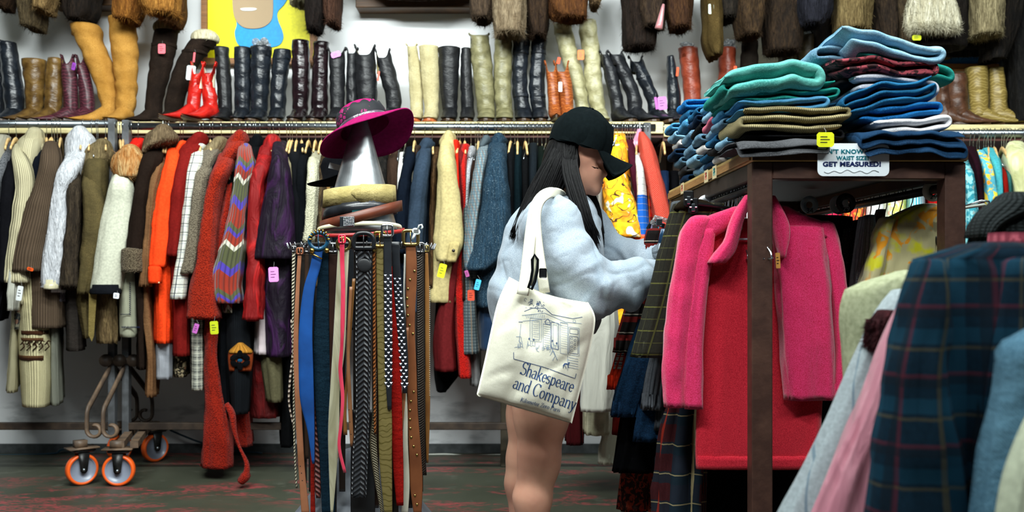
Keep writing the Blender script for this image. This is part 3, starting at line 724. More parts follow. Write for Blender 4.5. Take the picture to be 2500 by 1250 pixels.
T('red fur robe with a dangling tie', 'robe', M('pile', '7c1a12', '9c2818'), '430:596-614 700:580-600 900:560-604 1080:574-616', hx=618, Yc=5.6, half=.16)
T('black hooded wool coat', 'coat', M('cloth', '121518'), '344:612-648 380:604-640 500:602-620 700:604-618', None, '336:618-642 352:606-650 376:604-636', hx=634)
T('deep crimson fur coat', 'fur coat', M('velvet', '760b0c', 'b01414'), '345:646-688 372:628-680 450:620-664 600:614-650 720:604-644 780:598-640', '380:628-666 450:612-646 560:606-642 680:604-642 780:596-641', '338:650-684 352:640-688 380:630-672', hx=655, sk=dict(wr=.006), st=.06)
T('white satin blouse', 'blouse', M('satin', 'cfc0c4'), '440:650-662 700:630-652 800:624-658 860:622-662', hx=668, Yc=5.48, half=.17)
T('dark purple velvet jacket', 'jacket', M('velvet', '0e0314', '300c3a'), '348:668-700 380:662-710 460:650-718 560:634-722 640:622-724 760:644-716 864:650-712', '356:666-694 400:662-706 470:648-716 560:630-720 632:619-720', hx=682, st=.08, bk=dict(wr=.003), place='carrying a lilac price tag')
T('olive grey tweed skirt', 'skirt', M('cloth', '56523c'), '480:660-700 700:640-690 880:640-692 972:654-694', hx=700, Yc=5.52, half=.2)
T('crimson velvet gown', 'gown', M('velvet', '4a0708', '6a0c0e'), '480:620-650 700:610-660 900:606-672 1010:610-684', hx=660, Yc=5.62, half=.2)
T('black long trousers', 'trousers', M('cloth', '0d0e10'), '480:690-712 800:690-716 1080:684-720', hx=708, Yc=5.6, half=.18)
# -- behind the cone
T('cream and black boucle jacket', 'jacket', M('knit', 'b7ab86'), '368:690-716 430:702-718 560:706-720', hx=714)
T('black ribbed pullover', 'sweater', M('knit', '15171b'), '352:700-738 420:706-742 600:712-740 760:716-742', hx=724)
T('black hooded fleece jacket', 'jacket', M('cloth', '14171b'), '362:728-760 400:722-756 520:724-752 700:718-750', None, '358:730-752 372:724-762 392:728-754', hx=737)
T('ivory angora cardigan', 'cardigan', M('pile', 'd0cdb0'), '374:758-790 420:752-782 520:744-776 640:736-764', '392:752-776 440:750-776 520:748-772 590:742-764', hx=754, sk=dict(fur=2000, fl=.008))
T('mottled brown fur jacket', 'fur jacket', M('fur', '251c14', '7a6444'), '380:778-806 440:774-802 560:768-800 700:764-800', hx=770, bk=dict(fur=4500, fl=.018))
T('ochre lined suede coat', 'coat', M('suede', '7d5c34', '9a7748'), '388:796-812 440:796-812 500:798-812', hx=784)
T('black velvet blazer', 'blazer', M('velvet', '0a0b10', '1c2230'), '380:806-850 440:800-850 560:796-850 720:796-850', hx=798)
for q, (xa, sh, mtx) in enumerate((('830', 'navy pinstripe coat', M('cloth', '10141c')), ('858', 'charcoal twill coat', M('cloth', '23262a')), ('884', 'deep brown loden coat', M('cloth', '241c16')), ('908', 'ink blue cape', M('cloth', '0f1a26')))):
    x = int(xa); T(sh+' hidden behind the traffic cone', 'coat', mtx, '360:%d-%d 420:%d-%d 800:%d-%d' % (x-14, x+14, x-18, x+18, x-18, x+20), hx=x)
T('black shaggy fur coat', 'fur coat', M('fur', '0e0d0c', '2a2622'), '370:922-950 430:914-952 600:916-950 760:920-952', hx=930, bk=dict(fur=4500, fl=.018))
T('dark brown shearling jacket', 'jacket', M('suede', '2c2019', '453226'), '365:950-976 420:946-976 540:950-972', hx=952)
T('white cotton shirt', 'shirt', M('cloth', 'd5d5d0'), '375:974-998 420:968-992 500:966-984', hx=978)
T('midnight navy wool coat', 'coat', M('cloth', '141d2b'), '362:992-1024 410:978-1016 500:966-1010 600:960-1004 720:962-1004', '372:990-1014 440:976-1004 540:964-1000 620:960-996', hx=990)
T('herringbone tweed jacket with fur collar', 'jacket', M('check', '1c1c1c', 'c9c4b0', s=.25), '380:1004-1026 430:1000-1016 520:996-1008', None, '362:1012-1034 376:1004-1034 392:1004-1026', hx=1012, Km=M('fur', '1e1611', '3d2c20'), kk=dict(fur=2500, fl=.014))
T('slate blue trench coat', 'coat', M('cloth', '2d3a49'), '350:1030-1062 385:1014-1056 460:1004-1048 560:994-1044 680:990-1040 760:992-1036', '372:1022-1052 420:1012-1048 500:1002-1040 580:992-1034 660:986-1030', '346:1028-1058 358:1022-1062 378:1022-1040', hx=1038, st=.06)
T('brown fur trimmed coat', 'coat', M('fur', '3a2918', '6b4c2c'), '362:1056-1076 400:1054-1072 520:1050-1064 700:1046-1060', hx=1056, bk=dict(fur=3000, fl=.014))
T('camel wool coat', 'coat', M('cloth', 'b8a978'), '330:1084-1112 352:1078-1114 420:1070-1120 520:1058-1126 620:1046-1120 700:1044-1118 736:1046-1120', '352:1074-1104 400:1070-1112 460:1070-1121 520:1068-1129 590:1062-1133 620:1064-1124 638:1070-1114', '326:1086-1106 336:1078-1112 354:1074-1114 372:1092-1112', hx=1094, st=.07, sk=dict(wr=.0035), place='with a buttoned cuff')
T('tomato red wool jacket', 'jacket', M('cloth', 'c42314'), '350:1106-1124 400:1112-1122 560:1120-1126', None, '348:1104-1122 366:1100-1124 384:1104-1116', hx=1110)
T('burgundy wool coat', 'coat', M('cloth', '5e1a1c'), '355:1114-1138 420:1118-1132 600:1104-1130 800:1062-1112 898:1060-1116', hx=1118)
T('scarlet mohair coat', 'coat', M('pile', 'c01a12'), '360:1126-1148 400:1122-1142 520:1128-1142 640:1112-1132 760:1110-1140 914:1120-1152', None, '358:1128-1148 376:1122-1148 390:1124-1138', hx=1136)
T('pale grey fleece jacket', 'jacket', M('pile', 'a9abb0'), '365:1144-1164 420:1136-1154 540:1136-1146', None, '363:1144-1162 378:1138-1162 392:1140-1152', hx=1150, kk=dict(fur=800, fl=.006))
T('chocolate brown cardigan', 'cardigan', M('knit', '38261e'), '375:1156-1170 450:1142-1158 600:1134-1146 730:1126-1140', hx=1160)
AR = plaid('blue_argyle', '607078', [('u', 70, .35, 0, '8fa3a6', .5), ('w', 60, .3, .2, '7b5f4c', .6), ('v', 70, .35, 0, '3c5866', .5)])
T('blue and tan check wool coat', 'coat', AR, '345:1172-1200 372:1164-1196 440:1154-1190 560:1142-1176 680:1136-1168', '368:1164-1190 430:1156-1182 520:1144-1172 600:1136-1160 660:1134-1156', '338:1176-1198 348:1170-1202 364:1168-1186', hx=1180, Km=M('cloth', '4b565c'))
T('dark blue speckled tweed coat', 'coat', M('speck', '1f3444', '9fb6c0'), '336:1200-1232 370:1186-1240 460:1176-1250 560:1160-1252 680:1152-1250 748:1156-1246', '362:1194-1232 430:1182-1240 500:1174-1248 580:1160-1246 630:1144-1232 660:1136-1196', '332:1206-1230 344:1198-1240 362:1196-1226', hx=1208, st=.08, place='with shiny flecks, left of the woman')
T('grey blue check wool skirt', 'skirt', plaid('grey_blue_houndstooth', '5c6668', [('u', 60, .45, 0, '2f3a40', .7), ('v', 60, .45, 0, '2f3a40', .7), ('u', 15, .12, 0, '90755a', .5)]), '460:1130-1150 700:1126-1160 800:1122-1168 858:1122-1172', hx=1168, Yc=5.46, half=.2)
T('white knit dress', 'dress', M('knit', 'a5a5a5'), '600:1140-1160 860:1146-1172 936:1150-1174', hx=1190, Yc=5.56, half=.16)
T('navy satin skirt', 'skirt', M('satin', '142c48'), '600:1170-1210 760:1164-1222 850:1166-1226', hx=1216, Yc=5.52, half=.2)
T('black wool coat with a pointed tie', 'coat', M('cloth', '0c0d0f'), '500:1080-1120 800:1064-1128 900:1062-1124 950:1066-1090', hx=1124, Yc=5.6, half=.17)
for q, (x, sh, mtx) in enumerate(((1246, 'black brushed jacket', M('cloth', '15171a')), (1264, 'dark teal blazer', M('cloth', '0f2026')), (1282, 'black corduroy jacket', M('cloth', '111214')), (1302, 'charcoal hooded coat', M('cloth', '1f262c')), (1322, 'dark green wool coat', M('cloth', '121c18')), (1344, 'black gabardine coat', M('cloth', '101216')), (1366, 'dark grey flannel coat', M('cloth', '1d1f22')), (1390, 'black satin blouse', M('cloth', '0e0f12')), (1414, 'brown tweed blazer', M('cloth', '2b211a')), (1438, 'navy cotton jacket', M('cloth', '131a28')))):
    T(sh, 'jacket', mtx, '%d:%d-%d 390:%d-%d 560:%d-%d 800:%d-%d' % (352+q % 3*8, x-9, x+10, x-12, x+12, x-13, x+12, x-13, x+13), hx=x, rack='rack behind the woman')
# -- right of the woman
YP = None
def yprint():
    t = NT('yellow_quilted_print', .8, .25); u, v, _ = t.sep()
    nz = t.n('TexNoise', i0=t.vec('UV', (1, 1, 1)), Scale=9.0, Detail=2.0).outputs[0]
    ring = t.math('ABSOLUTE', t.math('SUBTRACT', t.math('FRACT', t.math('MULTIPLY', nz, 7.0)), .5))
    col = t.mix(t.step(t.noise(14, 3), .4, .62), lin('f4c51c'), lin('f08a1c'))
    col = t.mix(t.step(t.noise(21, 1), .62, .66), col, lin('f2ead0'))
    col = t.mix(t.math('LESS_THAN', ring, .055), col, lin('4a2a1c'))
    q = t.n('TexVoronoi', i0=t.vec('UV'), Scale=38.0).outputs[0]; t.bump(q, .8, .006)
    return t.done(col)
YEL = yprint()
T('yellow quilted jacket with brown swirls', 'jacket', YEL, '330:1496-1526 380:1484-1536 460:1466-1548 560:1464-1560 700:1460-1550 808:1452-1524', '400:1478-1524 450:1470-1534 500:1478-1554 560:1492-1570 580:1500-1572', hx=1508, st=.08, bk=dict(fold=.012))
T('white ribbed cardigan beside the yellow jacket', 'cardigan', M('knit', 'cfc9bd'), '360:1470-1486 460:1456-1474 580:1458-1476', hx=1478)
T('maroon velvet jacket', 'jacket', M('cloth', '3c1220'), '345:1524-1548 400:1530-1556 520:1546-1566 700:1540-1562', hx=1532)
T('brown glen check jacket', 'jacket', M('check', '241f1d', '59504a', s=.5), '380:1534-1552 460:1536-1560 600:1548-1566 760:1540-1560', hx=1548)
def wbr():
    t = NT('white_blue_orange_panels', .8, .2); _, v, _2 = t.sep()
    col = t.mix(t.math('LESS_THAN', v, Zz(480, 5.3)), lin('dcdcd8'), lin('1558b0')); col = t.mix(t.math('LESS_THAN', v, Zz(575, 5.3)), col, lin('e8521c'))
    col = t.mix(t.band(v, 30, .06), col, lin('8f9296')); return t.done(col)
T('white, blue and orange panelled shirt', 'shirt', wbr(), '376:1548-1560 420:1550-1570 480:1552-1576 560:1550-1582 620:1550-1582', hx=1562, hg='white', Yc=5.4)
T('red flannel shirt', 'shirt', plaid('red_black_flannel', 'b3120e', [('u', 18, .3, 0, '1a0d0d', .7), ('v', 18, .3, 0, '1a0d0d', .7), ('u', 18, .06, .6, 'c9a33a', .7)]), '356:1554-1572 420:1564-1586 520:1574-1596 640:1566-1594 780:1560-1590', hx=1572)
T('yellow and green tartan shirt', 'shirt', plaid('yellow_green_check', 'cfc447', [('u', 12, .4, 0, '8a8f8a', .8), ('v', 9, .4, 0, '6c7460', .8)]), '400:1580-1594 470:1588-1600 600:1590-1612 700:1590-1614', hx=1582)
T('red polka dot dress with white specks', 'dress', M('dots', 'b01c0c', 'c89880', s=.8), '325:1561-1572 350:1558-1590 420:1566-1612 480:1578-1628 540:1590-1642 640:1600-1652 760:1600-1660', hx=1566, hg='wire', Yc=5.38, half=.16, bk=dict(fold=.014))
T('pink lace blouse at the end of the rod', 'blouse', M('satin', 'd98aa8'), '318:1556-1566 345:1548-1560 380:1544-1556', hx=1556, Yc=5.5, half=.1)
for q, (x, sh, c) in enumerate(((1478, 'black pleated skirt', '0e0f12'), (1500, 'dark green tartan skirt', '14201a'), (1620, 'indigo denim shirt', '1a2c4a'), (1645, 'black crepe dress', '101014'), (1672, 'dark plum blouse', '2a1420'), (1700, 'teal cotton blouse', '135060'))):
    T(sh, 'skirt' if 'skirt' in sh else ('dress' if 'dress' in sh else 'blouse'), M('cloth', c), '420:%d-%d 520:%d-%d 900:%d-%d' % (x-10, x+12, x-14, x+14, x-16, x+18), hx=x, Yc=5.62, half=.17, rack='rack behind the woman')
T('cream silk skirt with satin sheen', 'skirt', M('satin', 'c5c4b8'), '720:1434-1504 800:1424-1508 900:1420-1502 1000:1418-1496', hx=1470, Yc=4.6, half=.1, bk=dict(fold=.01), hg=None, place='hanging right of the tote bag')
T('cream crinkled leather skirt', 'skirt', M('leather', 'b5b194', 'c9c5a8'), '760:1434-1500 900:1426-1494 1056:1424-1486', hx=1460, Yc=4.82, half=.1, hg=None, place='showing below the cream silk skirt')
T('maroon knitted dress', 'dress', M('knit', '4a1216'), '700:1380-1434 850:1386-1424 1080:1382-1424', hx=1404, Yc=4.95, half=.1, hg=None, place='hanging behind the tote bag')
T('white satin slip', 'slip', M('satin', 'c9cab4'), '780:1478-1500 900:1478-1500 1020:1476-1504 1060:1474-1512 1100:1466-1510 1132:1464-1502', hx=1490, Yc=4.9, half=.03, hg=None, place='dangling low beside the dark skirts')
# -- far right rack
def farg(*a, **k): return T(*a, rack='right wall rack', **k)
farg('red cotton shirt', 'shirt', M('cloth', 'b01818'), '372:2270-2300 420:2262-2300 600:2262-2300', hx=2290)
farg('lime and cream floral blouse', 'blouse', M('print', 'd8d86a', 'e8ecd8'), '420:2170-2210 500:2160-2210 700:2150-2210', hx=2190)
farg('white cotton blouse with tags', 'blouse', M('cloth', 'd2d6d6'), '420:2120-2165 500:2112-2165 700:2110-2160', hx=2140)
farg('turquoise striped shirt', 'shirt', plaid('turq_stripes', '3aa8bc', [('u', 60, .4, 0, 'dfe8e4', .9)]), '420:2212-2250 500:2208-2256 700:2206-2256', hx=2232)
farg('coral red blouse', 'blouse', M('print', 'c03a28', 'e8a23c'), '430:2060-2110 500:2056-2110 700:2050-2110', hx=2086)
farg('hot pink cotton blouse', 'blouse', M('cloth', 'd82a52'), '440:2010-2050 500:2006-2052 700:2004-2052', hx=2032)
farg('turquoise lace blouse', 'blouse', M('print', '2f8fa0', '8ccfd4'), '392:2340-2368 430:2338-2378 500:2344-2386 600:2346-2396', hx=2352)
farg('dark maroon satin jacket', 'jacket', M('cloth', '2e121e'), '362:2352-2382 400:2362-2390 500:2378-2400 640:2380-2404', hx=2368)
farg('turquoise blouse with yellow flowers', 'blouse', M('print', '5ab4c8', 'f0cf3c', s=1.2), '370:2380-2404 410:2386-2420 480:2394-2436 560:2396-2450 640:2396-2452', hx=2390)
farg('aqua linen blouse', 'blouse', M('cloth', '46a4ae'), '366:2396-2430 400:2410-2440 520:2430-2448', hx=2412)
farg('bright red knit jacket', 'jacket', M('knit', 'b81f14'), '396:2424-2440 430:2432-2454 520:2440-2462 640:2440-2464', hx=2428)
farg('teal wool cardigan', 'cardigan', M('cloth', '2c5c5a'), '400:2446-2464 500:2452-2468 640:2454-2470', hx=2444)
farg('pale yellow chiffon blouse', 'blouse', M('satin', 'd5d694', 'e2e3b0', r=.5), '350:2460-2500 390:2446-2516 480:2460-2530 640:2464-2540', hx=2478)
farg('dark green wool skirt at the frame edge', 'skirt', M('cloth', '22382e'), '420:2512-2540 640:2520-2550', hx=2505)
farg('black evening dress', 'dress', M('cloth', '101216'), '400:1900-1950 700:1890-1960', hx=1925)
farg('dark bottle green dress', 'dress', M('cloth', '10201a'), '400:1955-2000 700:1955-2000', hx=1975)

# unique wording for every garment: its own look plus its neighbours
GAR.sort(key=lambda g: g[0])
for i, (cx, short, e, hg, Yc, rack) in enumerate(GAR):
    if e['label'] == short:
        nb = []
        if i: nb.append('right of the '+' '.join(GAR[i-1][1].split()[:4]).replace(',', ''))
        lb = short+' on the '+rack+', '+(nb[0] if nb else 'nearest the left frame edge')
        wl = lb.split()
        if len(wl) > 16: lb = short+', '+(nb[0] if nb else 'leftmost')
        e['label'] = ' '.join(lb.split()[:16])
HK = {'wood': 'wooden', 'wire': 'chrome wire', 'white': 'white plastic', 'black': 'black plastic'}
for i, (cx, short, e, hg, Yc, rack) in enumerate(GAR):
    if hg is None: continue
    k = hg
    if hg == 'wood' and (i*7) % 5 in (1, 3) and not (700 < cx < 800): k = 'wire'
    rl_ = 326 if rack.startswith('right') else None
    hanger(k, cx, ' '.join((HK[k]+' hanger holding the '+short).replace(' hidden behind the traffic cone', '').split()[:16]), 5.5, -math.atan((cx-CX)/F)*.85, rl_)
# spare hooks crowding the rods
for q, x in enumerate((1166, 1172, 1226, 1232, 1256, 1292, 1312, 1334, 1486, 1492, 1518, 1526, 1538, 1544, 1552, 1558)):
    h = hanger('wire', x, 'spare chrome wire hanger with nothing on it, on the middle wall rod', 5.5, random.uniform(-.3, .3), 311, 'spare wire hangers on the middle rod')
for q, x in enumerate((2375, 2384, 2400, 2406, 2418, 2450, 2456, 2464, 2490, 2497)):
    hanger('wire', x, 'spare chrome wire hanger on the right wall rod', 5.5, random.uniform(-.3, .3), 326, 'spare wire hangers on the right rod')
# ---------------------------------------------------------------- details on garments
def find(s):
    for g in GAR:
        if g[1].startswith(s): return g[2]
def price(px, py, w_, h_, Y, col, label, tilt=0.0, grp='price tags on the garments', lines=True, par=None):
    c = P(px, py, Y); wd = w_*Y/F/2; ht = h_*Y/F/2; R = Matrix.Rotation(tilt, 3, 'Y')
    e = thing('price_tag', label, 'price tag', c+Vector((0, 0, -ht)), grp) if par is None else par
    k = wd*.25
    pts = [(-wd+k, -ht), (wd-k, -ht), (wd, -ht+k), (wd, ht-k), (wd-k, ht), (-wd+k, ht), (-wd, ht-k), (-wd, -ht+k)]
    m = MB(); m.poly([R @ Vector((a, 0, b_))+c for a, b_ in pts], (0, -.0012, 0)); m.build('card', M('plain', col, r=.5), e, False)
    m = MB(); m.tube([c+R @ Vector((0, -.001, ht*.8)), c+R @ Vector((.003, .004, ht*1.2)), c+Vector((.0, .012, ht*1.7))], .0006, 5); m.build('string', M('plastic', '8a8a8a'), e)
    if lines:
        m = MB()
        for q in range(3):
            z = ht*(.35-.38*q); m.box(tuple(c+Vector((-wd*.6, -.0022, z))), tuple(c+Vector((wd*(.2+.3*(q % 2)), -.0014, z+ht*.09))), rot=R, piv=c)
        m.build('printed_lines', M('plastic', '2a2a2a'), e, False)
    return e
price(74, 657, 16, 8, 5.14, 'e0561c', 'small orange price tag on the taupe brown sweater sleeve', .3)
price(48, 716, 14, 36, 5.14, 'dfe3e4', 'white price tag beside the white ribbed sleeve', .15)
price(284, 722, 14, 14, 5.14, 'e6e8f0', 'white price tag under the cream coat with fox collar', .1)
price(478, 802, 12, 24, 5.14, 'b55fb0', 'small lilac price tag over the grey tartan skirt', .3)
price(523, 800, 20, 32, 5.1, 'b9c41c', 'yellow green price tag below the rust red teddy cuff', -.06)
price(668, 670, 24, 36, 5.1, 'e88fe0', 'lilac price tag on the dark purple velvet jacket', -.05)
price(1079, 661, 18, 34, 5.1, 'e2ea1c', 'bright yellow price tag on the camel wool coat', .25)
price(1166, 695, 13, 26, 5.1, '46b4dc', 'light blue price tag under the speckled tweed coat', .25)
price(1150, 721, 17, 26, 5.12, 'c2452c', 'red price tag below the blue check coat', 0)
price(1140, 668, 9, 16, 5.12, 'a8508c', 'small purple price tag left of the blue price tag', -.3)
def cuffbox(par, x0, y0, x1, y1, Y, mt, nm, d=.07, fur=0):
    q = loft(nm, Y, d, [(y0, x0, x1), ((y0+y1)/2, x0-1, x1+1), (y1, x0, x1)], mt, par, n=20, fold=.003, fur=fur, fl=.01, top=.6); return q
g = find('dark brown wool coat'); cuffbox(g, 300, 610, 352, 664, 5.22, M('pile', '4e4334', '7a6d58'), 'fur_cuff', .07, 2500)
g = find('cream wool coat'); cuffbox(g, 222, 706, 294, 718, 5.2, M('cloth', '1c1e24'), 'hem_trim', .055)
g = find('bright orange'); cuffbox(g, 363, 652, 394, 692, 5.21, M('cloth', 'e63f18'), 'shirt_cuff', .035)
m = MB(); m.ball(P(388, 690, 5.16), .005, 8); m.build('cuff_button', M('plastic', 'd8b48a'), g)
g = find('camel'); m = MB(); m.ball(P(1107, 612, 5.13), .009, 10, (1, .5, 1)); m.build('cuff_button', M('plastic', '1a1512', r=.2), g)
loft('cuff_tab', 5.17, .02, [(594, 1098, 1124), (620, 1092, 1118), (640, 1090, 1114)], M('cloth', 'ae9e6c'), g, n=14, fold=0, sq=4)
g = find('slate blue'); m = MB(); m.ball(P(1034, 376, 5.3), .006, 8); m.build('button', M('plastic', '10141a', r=.2), g)
g = find('white shaggy'); cuffbox(g, 110, 694, 143, 706, 5.22, M('satin', 'c9c2a0'), 'cuff_lining', .04)
g = find('red fur robe')
q = crom([(i, a, b_) for i, (a, b_) in enumerate([(552, 985), (566, 1010), (572, 1050), (584, 1090), (602, 1130), (600, 1160), (588, 1176)])], 24)
m = MB(); m.tube([P(a, b_, 5.12) for _, a, b_ in q], [.02+.008*math.sin(i*.4)+(.014 if i > 18 else 0) for i in range(24)], 10, flat=.6); m.build('robe_tie', M('pile', '8a1d12', 'a82a1a'), g)
# patterned bands of the crochet vest and the flower panel
g = find('long brown and ivory')
for (y0, y1, c) in ((803, 812, '4a2c1c'), (820, 826, '6a4a30'), (862, 868, '6a4a30'), (868, 873, '3a2016')):
    loft('knit_band', 5.46, .184, [(y0, 46.5, 126), (y1, 47, 126.5)], M('knit', c), g, n=32, fold=0, sq=3, step=.01, hollow=False, top=.02); raylean(bpy.context.scene.collection.objects[-1] if False else g.children[-1], 5.46)
m = MB()
for i in range(5):
    x = 54+i*15; pts = [(x-4, 856), (x+6, 846), (x+2, 838), (x-4, 842), (x+4, 832), (x+10, 834)]
    m.tube([P(a, b_, 5.272) for a, b_ in pts], .006, 6, flat=.5)
m.build('wave_pattern', M('knit', '4a2c1c'), g)
g = find('black knit coat')
loft('orange_band', 5.27, .012, [(846, 572, 600), (856, 560, 616), (868, 557, 618), (906, 560, 614)], M('knit', '9c4420'), g, n=20, fold=0, sq=5)
loft('yellow_edge', 5.262, .012, [(838, 580, 594), (850, 566, 610), (857, 559, 617), (862, 560, 616)], M('knit', 'c98a34'), g, n=20, fold=0, sq=5, hollow=False)
m = MB()
for a in range(6):
    th = a*math.pi/3+.5; c = P(586+17*math.cos(th), 880+15*math.sin(th), 5.245); m.ball(c, .02, 8, (1.2, .25, .8), Matrix.Rotation(-th, 3, 'Y'))
m.build('flower_petals', M('knit', '111318'), g)
m = MB(); m.ball(P(586, 880, 5.238), .012, 8, (1.2, .4, .8)); m.build('flower_centre', M('knit', '2a7fb0'), g)
# blanket stitching on the cream embroidered coat
g = find('cream embroidered')
m = MB()
for i in range(14): x = 297+i*3.2; m.tube([P(x, 797, 5.25), P(x+2.6, 801, 5.25)], .0022, 5)
for i in range(16): y = 690+i*5; m.tube([P(316, y, 5.25), P(319, y+3.5, 5.25)], .0022, 5)
for i in range(8): x = 294+i*3.2; m.tube([P(x, 768, 5.25), P(x+2.4, 767, 5.25)], .0022, 5)
m.build('navy_stitching', M('cloth', '1a2036'), g)
# olive strap hanging from the suede coat
e = find('olive brown suede'); m = MB(); m.poly([P(217, 716, 5.2), P(236, 716, 5.2), P(229, 820, 5.2), P(224, 834, 5.2), P(216, 818, 5.2)], (0, .004, 0)); m.build('belt_end', M('suede', '7a6a3c', '8e7d4a'), e, False)
# ---------------------------------------------------------------- boots on the shelf
SOLE = M('leather', '2a1c12', '4a3522'); SOLEO = M('leather', 'a5532c', 'c06a3c'); HEELM = M('leather', '15110e', '241c16')
STUFF = None
def tissue():
    t = NT('clear_plastic_wrap', .15, .6); t.b.inputs['Alpha'].default_value = .55; t.bump(t.noise(60, 5, dist=1), 1.0, .02)
    return t.done(t.mix(t.step(t.noise(90, 4), .55, .62), lin('8f9599'), lin('ffffff')))
TISS = tissue()
BOOTS = []
def boot(short, mt, R, foot, toe='round', yaw=0, cut=0, lining=None, sole=None, wrap=False, fur=None, strap=None, wr=.004, wf=75, fm=None, Y=5.84, length=.25, zt=None, heel=.03, grp='boots along the shelf', tagc=None):
    """R: shaft outline rows; foot = (xl, xr) width of the foot at the ankle in photo pixels"""
    R = rows(R); ztop = zt if zt is not None else Zz(297, 5.6)
    xc = Xx((foot[0]+foot[1])/2, Y); fw = (foot[1]-foot[0])*Y/F/2
    e = thing('boot', short, 'boot', (xc, Y, ztop), grp)
    r0 = R[0]; mean = (R[0][2]-R[0][1])*Y/F/2
    yb = HY-(ztop+.075-H)*F/Y
    R = [r for r in R if r[0] < yb-8]+[(yb, foot[0]+2, foot[1]-2)]
    q = []
    for i, (y, l, r) in enumerate(R):
        hw = (r-l)*Y/F/2; q.append((y, l, r, Y, max(.042, hw*1.08)))
    tc = None
    if cut: tc = lambda a: cut*(math.cos(2*a)*.5+.12*math.cos(4*a))     # front and back dip, sides rise
    loft('shaft', Y, .05, q, mt, e, n=32, step=.011, fold=.0025, ff=2, wr=wr, wf=wf, sq=2.05, hollow=False, top=0, topcut=tc)
    m = MB(); cz, sn = math.cos(yaw), math.sin(yaw)      # yaw 0 points at the camera
    def W(s, x, z): return (xc+s*sn+x*cz, Y-s*cz+x*sn, ztop+z)
    prof = [(-.052, .3, .105), (-.048, .62, .118), (-.03, .86, .13), (0, .98, .135), (.03, .98, .128), (.055, .94, .108), (.085, .92, .084), (.12, .98, .066), (.155, .98, .055), (.185, .84, .046), (.208, .58, .036), (.222, .2, .024)]
    if toe == 'point': prof = prof[:7]+[(.12, .9, .064), (.155, .74, .052), (.19, .52, .042), (.222, .3, .032), (.245, .1, .022)]
    n = 20; V = []; sc_ = length/.25
    bw = max(fw, .036)
    for (s, wk, hh) in prof:
        z0 = .022+max(0, -.0)+(.012 if s < .03 else .012*max(0, 1-(s-.03)/.06))+(heel-.03)*(1 if s < .03 else max(0, 1-(s-.03)/.07))
        if s > .17: z0 += (s-.17)*.16
        for k in range(n):
            a = 2*math.pi*k/n; ca, sa = math.cos(a), math.sin(a)
            x = bw*wk*math.copysign(abs(ca)**.8, ca)*(1 if sa < 0 else 1-.25*sa)
            z = (z0+hh)/2+(hh-z0)/2*math.copysign(abs(sa)**.85, sa)
            V.append(W(s*sc_, x, max(z, z0)))
    Fc = []
    for i in range(len(prof)-1):
        for k in range(n): j = (k+1) % n; Fc.append((i*n+k, (i+1)*n+k, (i+1)*n+j, i*n+j))
    Fc += [tuple(range(n)), tuple(range(len(prof)*n-1, (len(prof)-1)*n-1, -1))]
    mk('foot', V, Fc, fm or mt, e, uv=[(v[0], v[2]) for v in V])
    lft = [W(s*sc_, -bw*wk*1.07, 0) for s, wk, h in prof]; rgt = [W(s*sc_, bw*wk*1.07, 0) for s, wk, h in prof]
    V = []; Fc = []; N = len(prof)
    for i in range(N):
        s = prof[i][0]; zb = .012*max(0, min(1, (.05-s)/.05)) if s < .05 else 0
        zb = (heel-.01) if s < .0 else (heel-.01)*max(0, 1-s/.06)
        if s > .17: zb = (s-.17)*.16
        for (p, dz) in ((lft[i], zb), (rgt[i], zb), (rgt[i], zb+.014), (lft[i], zb+.014)): V.append((p[0], p[1], p[2]+dz))
    for i in range(N-1):
        for k in range(4): j = (k+1) % 4; Fc.append((i*4+k, i*4+j, i*4+4+j, i*4+4+k))
    Fc += [(3, 2, 1, 0), (N*4-4, N*4-3, N*4-2, N*4-1)]
    mk('sole', V, Fc, sole or SOLE, e, smooth=False)
    hm = MB(); hm.lathe([(.0001, 0), (bw*.82, 0), (bw*.86, .004), (bw*.95, heel)], W(-.018, 0, 0), 16); hm.build('heel', HEELM, e)
    top = P((r0[1]+r0[2])/2, r0[0], Y)
    if cut:
        for s_ in (-1, 1):
            x = top.x+s_*mean*.97; m = MB(); m.tube([(x, Y-.012, top.z+cut*.3), (x+s_*.006, Y-.012, top.z+cut*.62), (x+s_*.006, Y+.012, top.z+cut*.62), (x, Y+.012, top.z+cut*.3)], .005, 6); m.build('pull_strap', mt, e)
    if lining:
        m = MB(); m.lathe([(mean*.9, -.1), (mean*.93, .0)], (top.x, Y, top.z-.008), 24, wob=(lambda a, r, z: ((cut*(math.cos(2*a)*.5) if z > -.05 else 0), 0))); m.build('lining', M('leather', lining), e)
    if wrap:
        m = MB(); rng = random.Random(int(top.x*1000))
        for q_ in range(9):
            a = rng.uniform(0, 6.3); r_ = mean*rng.uniform(.1, .7); m.ball((top.x+r_*math.cos(a), Y+r_*math.sin(a)*.6, top.z+rng.uniform(-.01, .045)), rng.uniform(.018, .03), 8, (1, 1, rng.uniform(.5, 1.2)), Matrix.Rotation(rng.uniform(0, 3), 3, 'X'))
        m.build('plastic_wrap', TISS, e, False)
    if fur:
        a, b_ = r0[1]-3, r0[2]+3
        loft('fur_cuff', Y, mean*1.15, [(r0[0]-6, a+1, b_-1), (r0[0]+2, a-2, b_+2), (r0[0]+10, a, b_)], M('fur', *fur), e, n=24, step=.008, fold=0, hollow=False, fur=1600, fl=.018, down=.1)
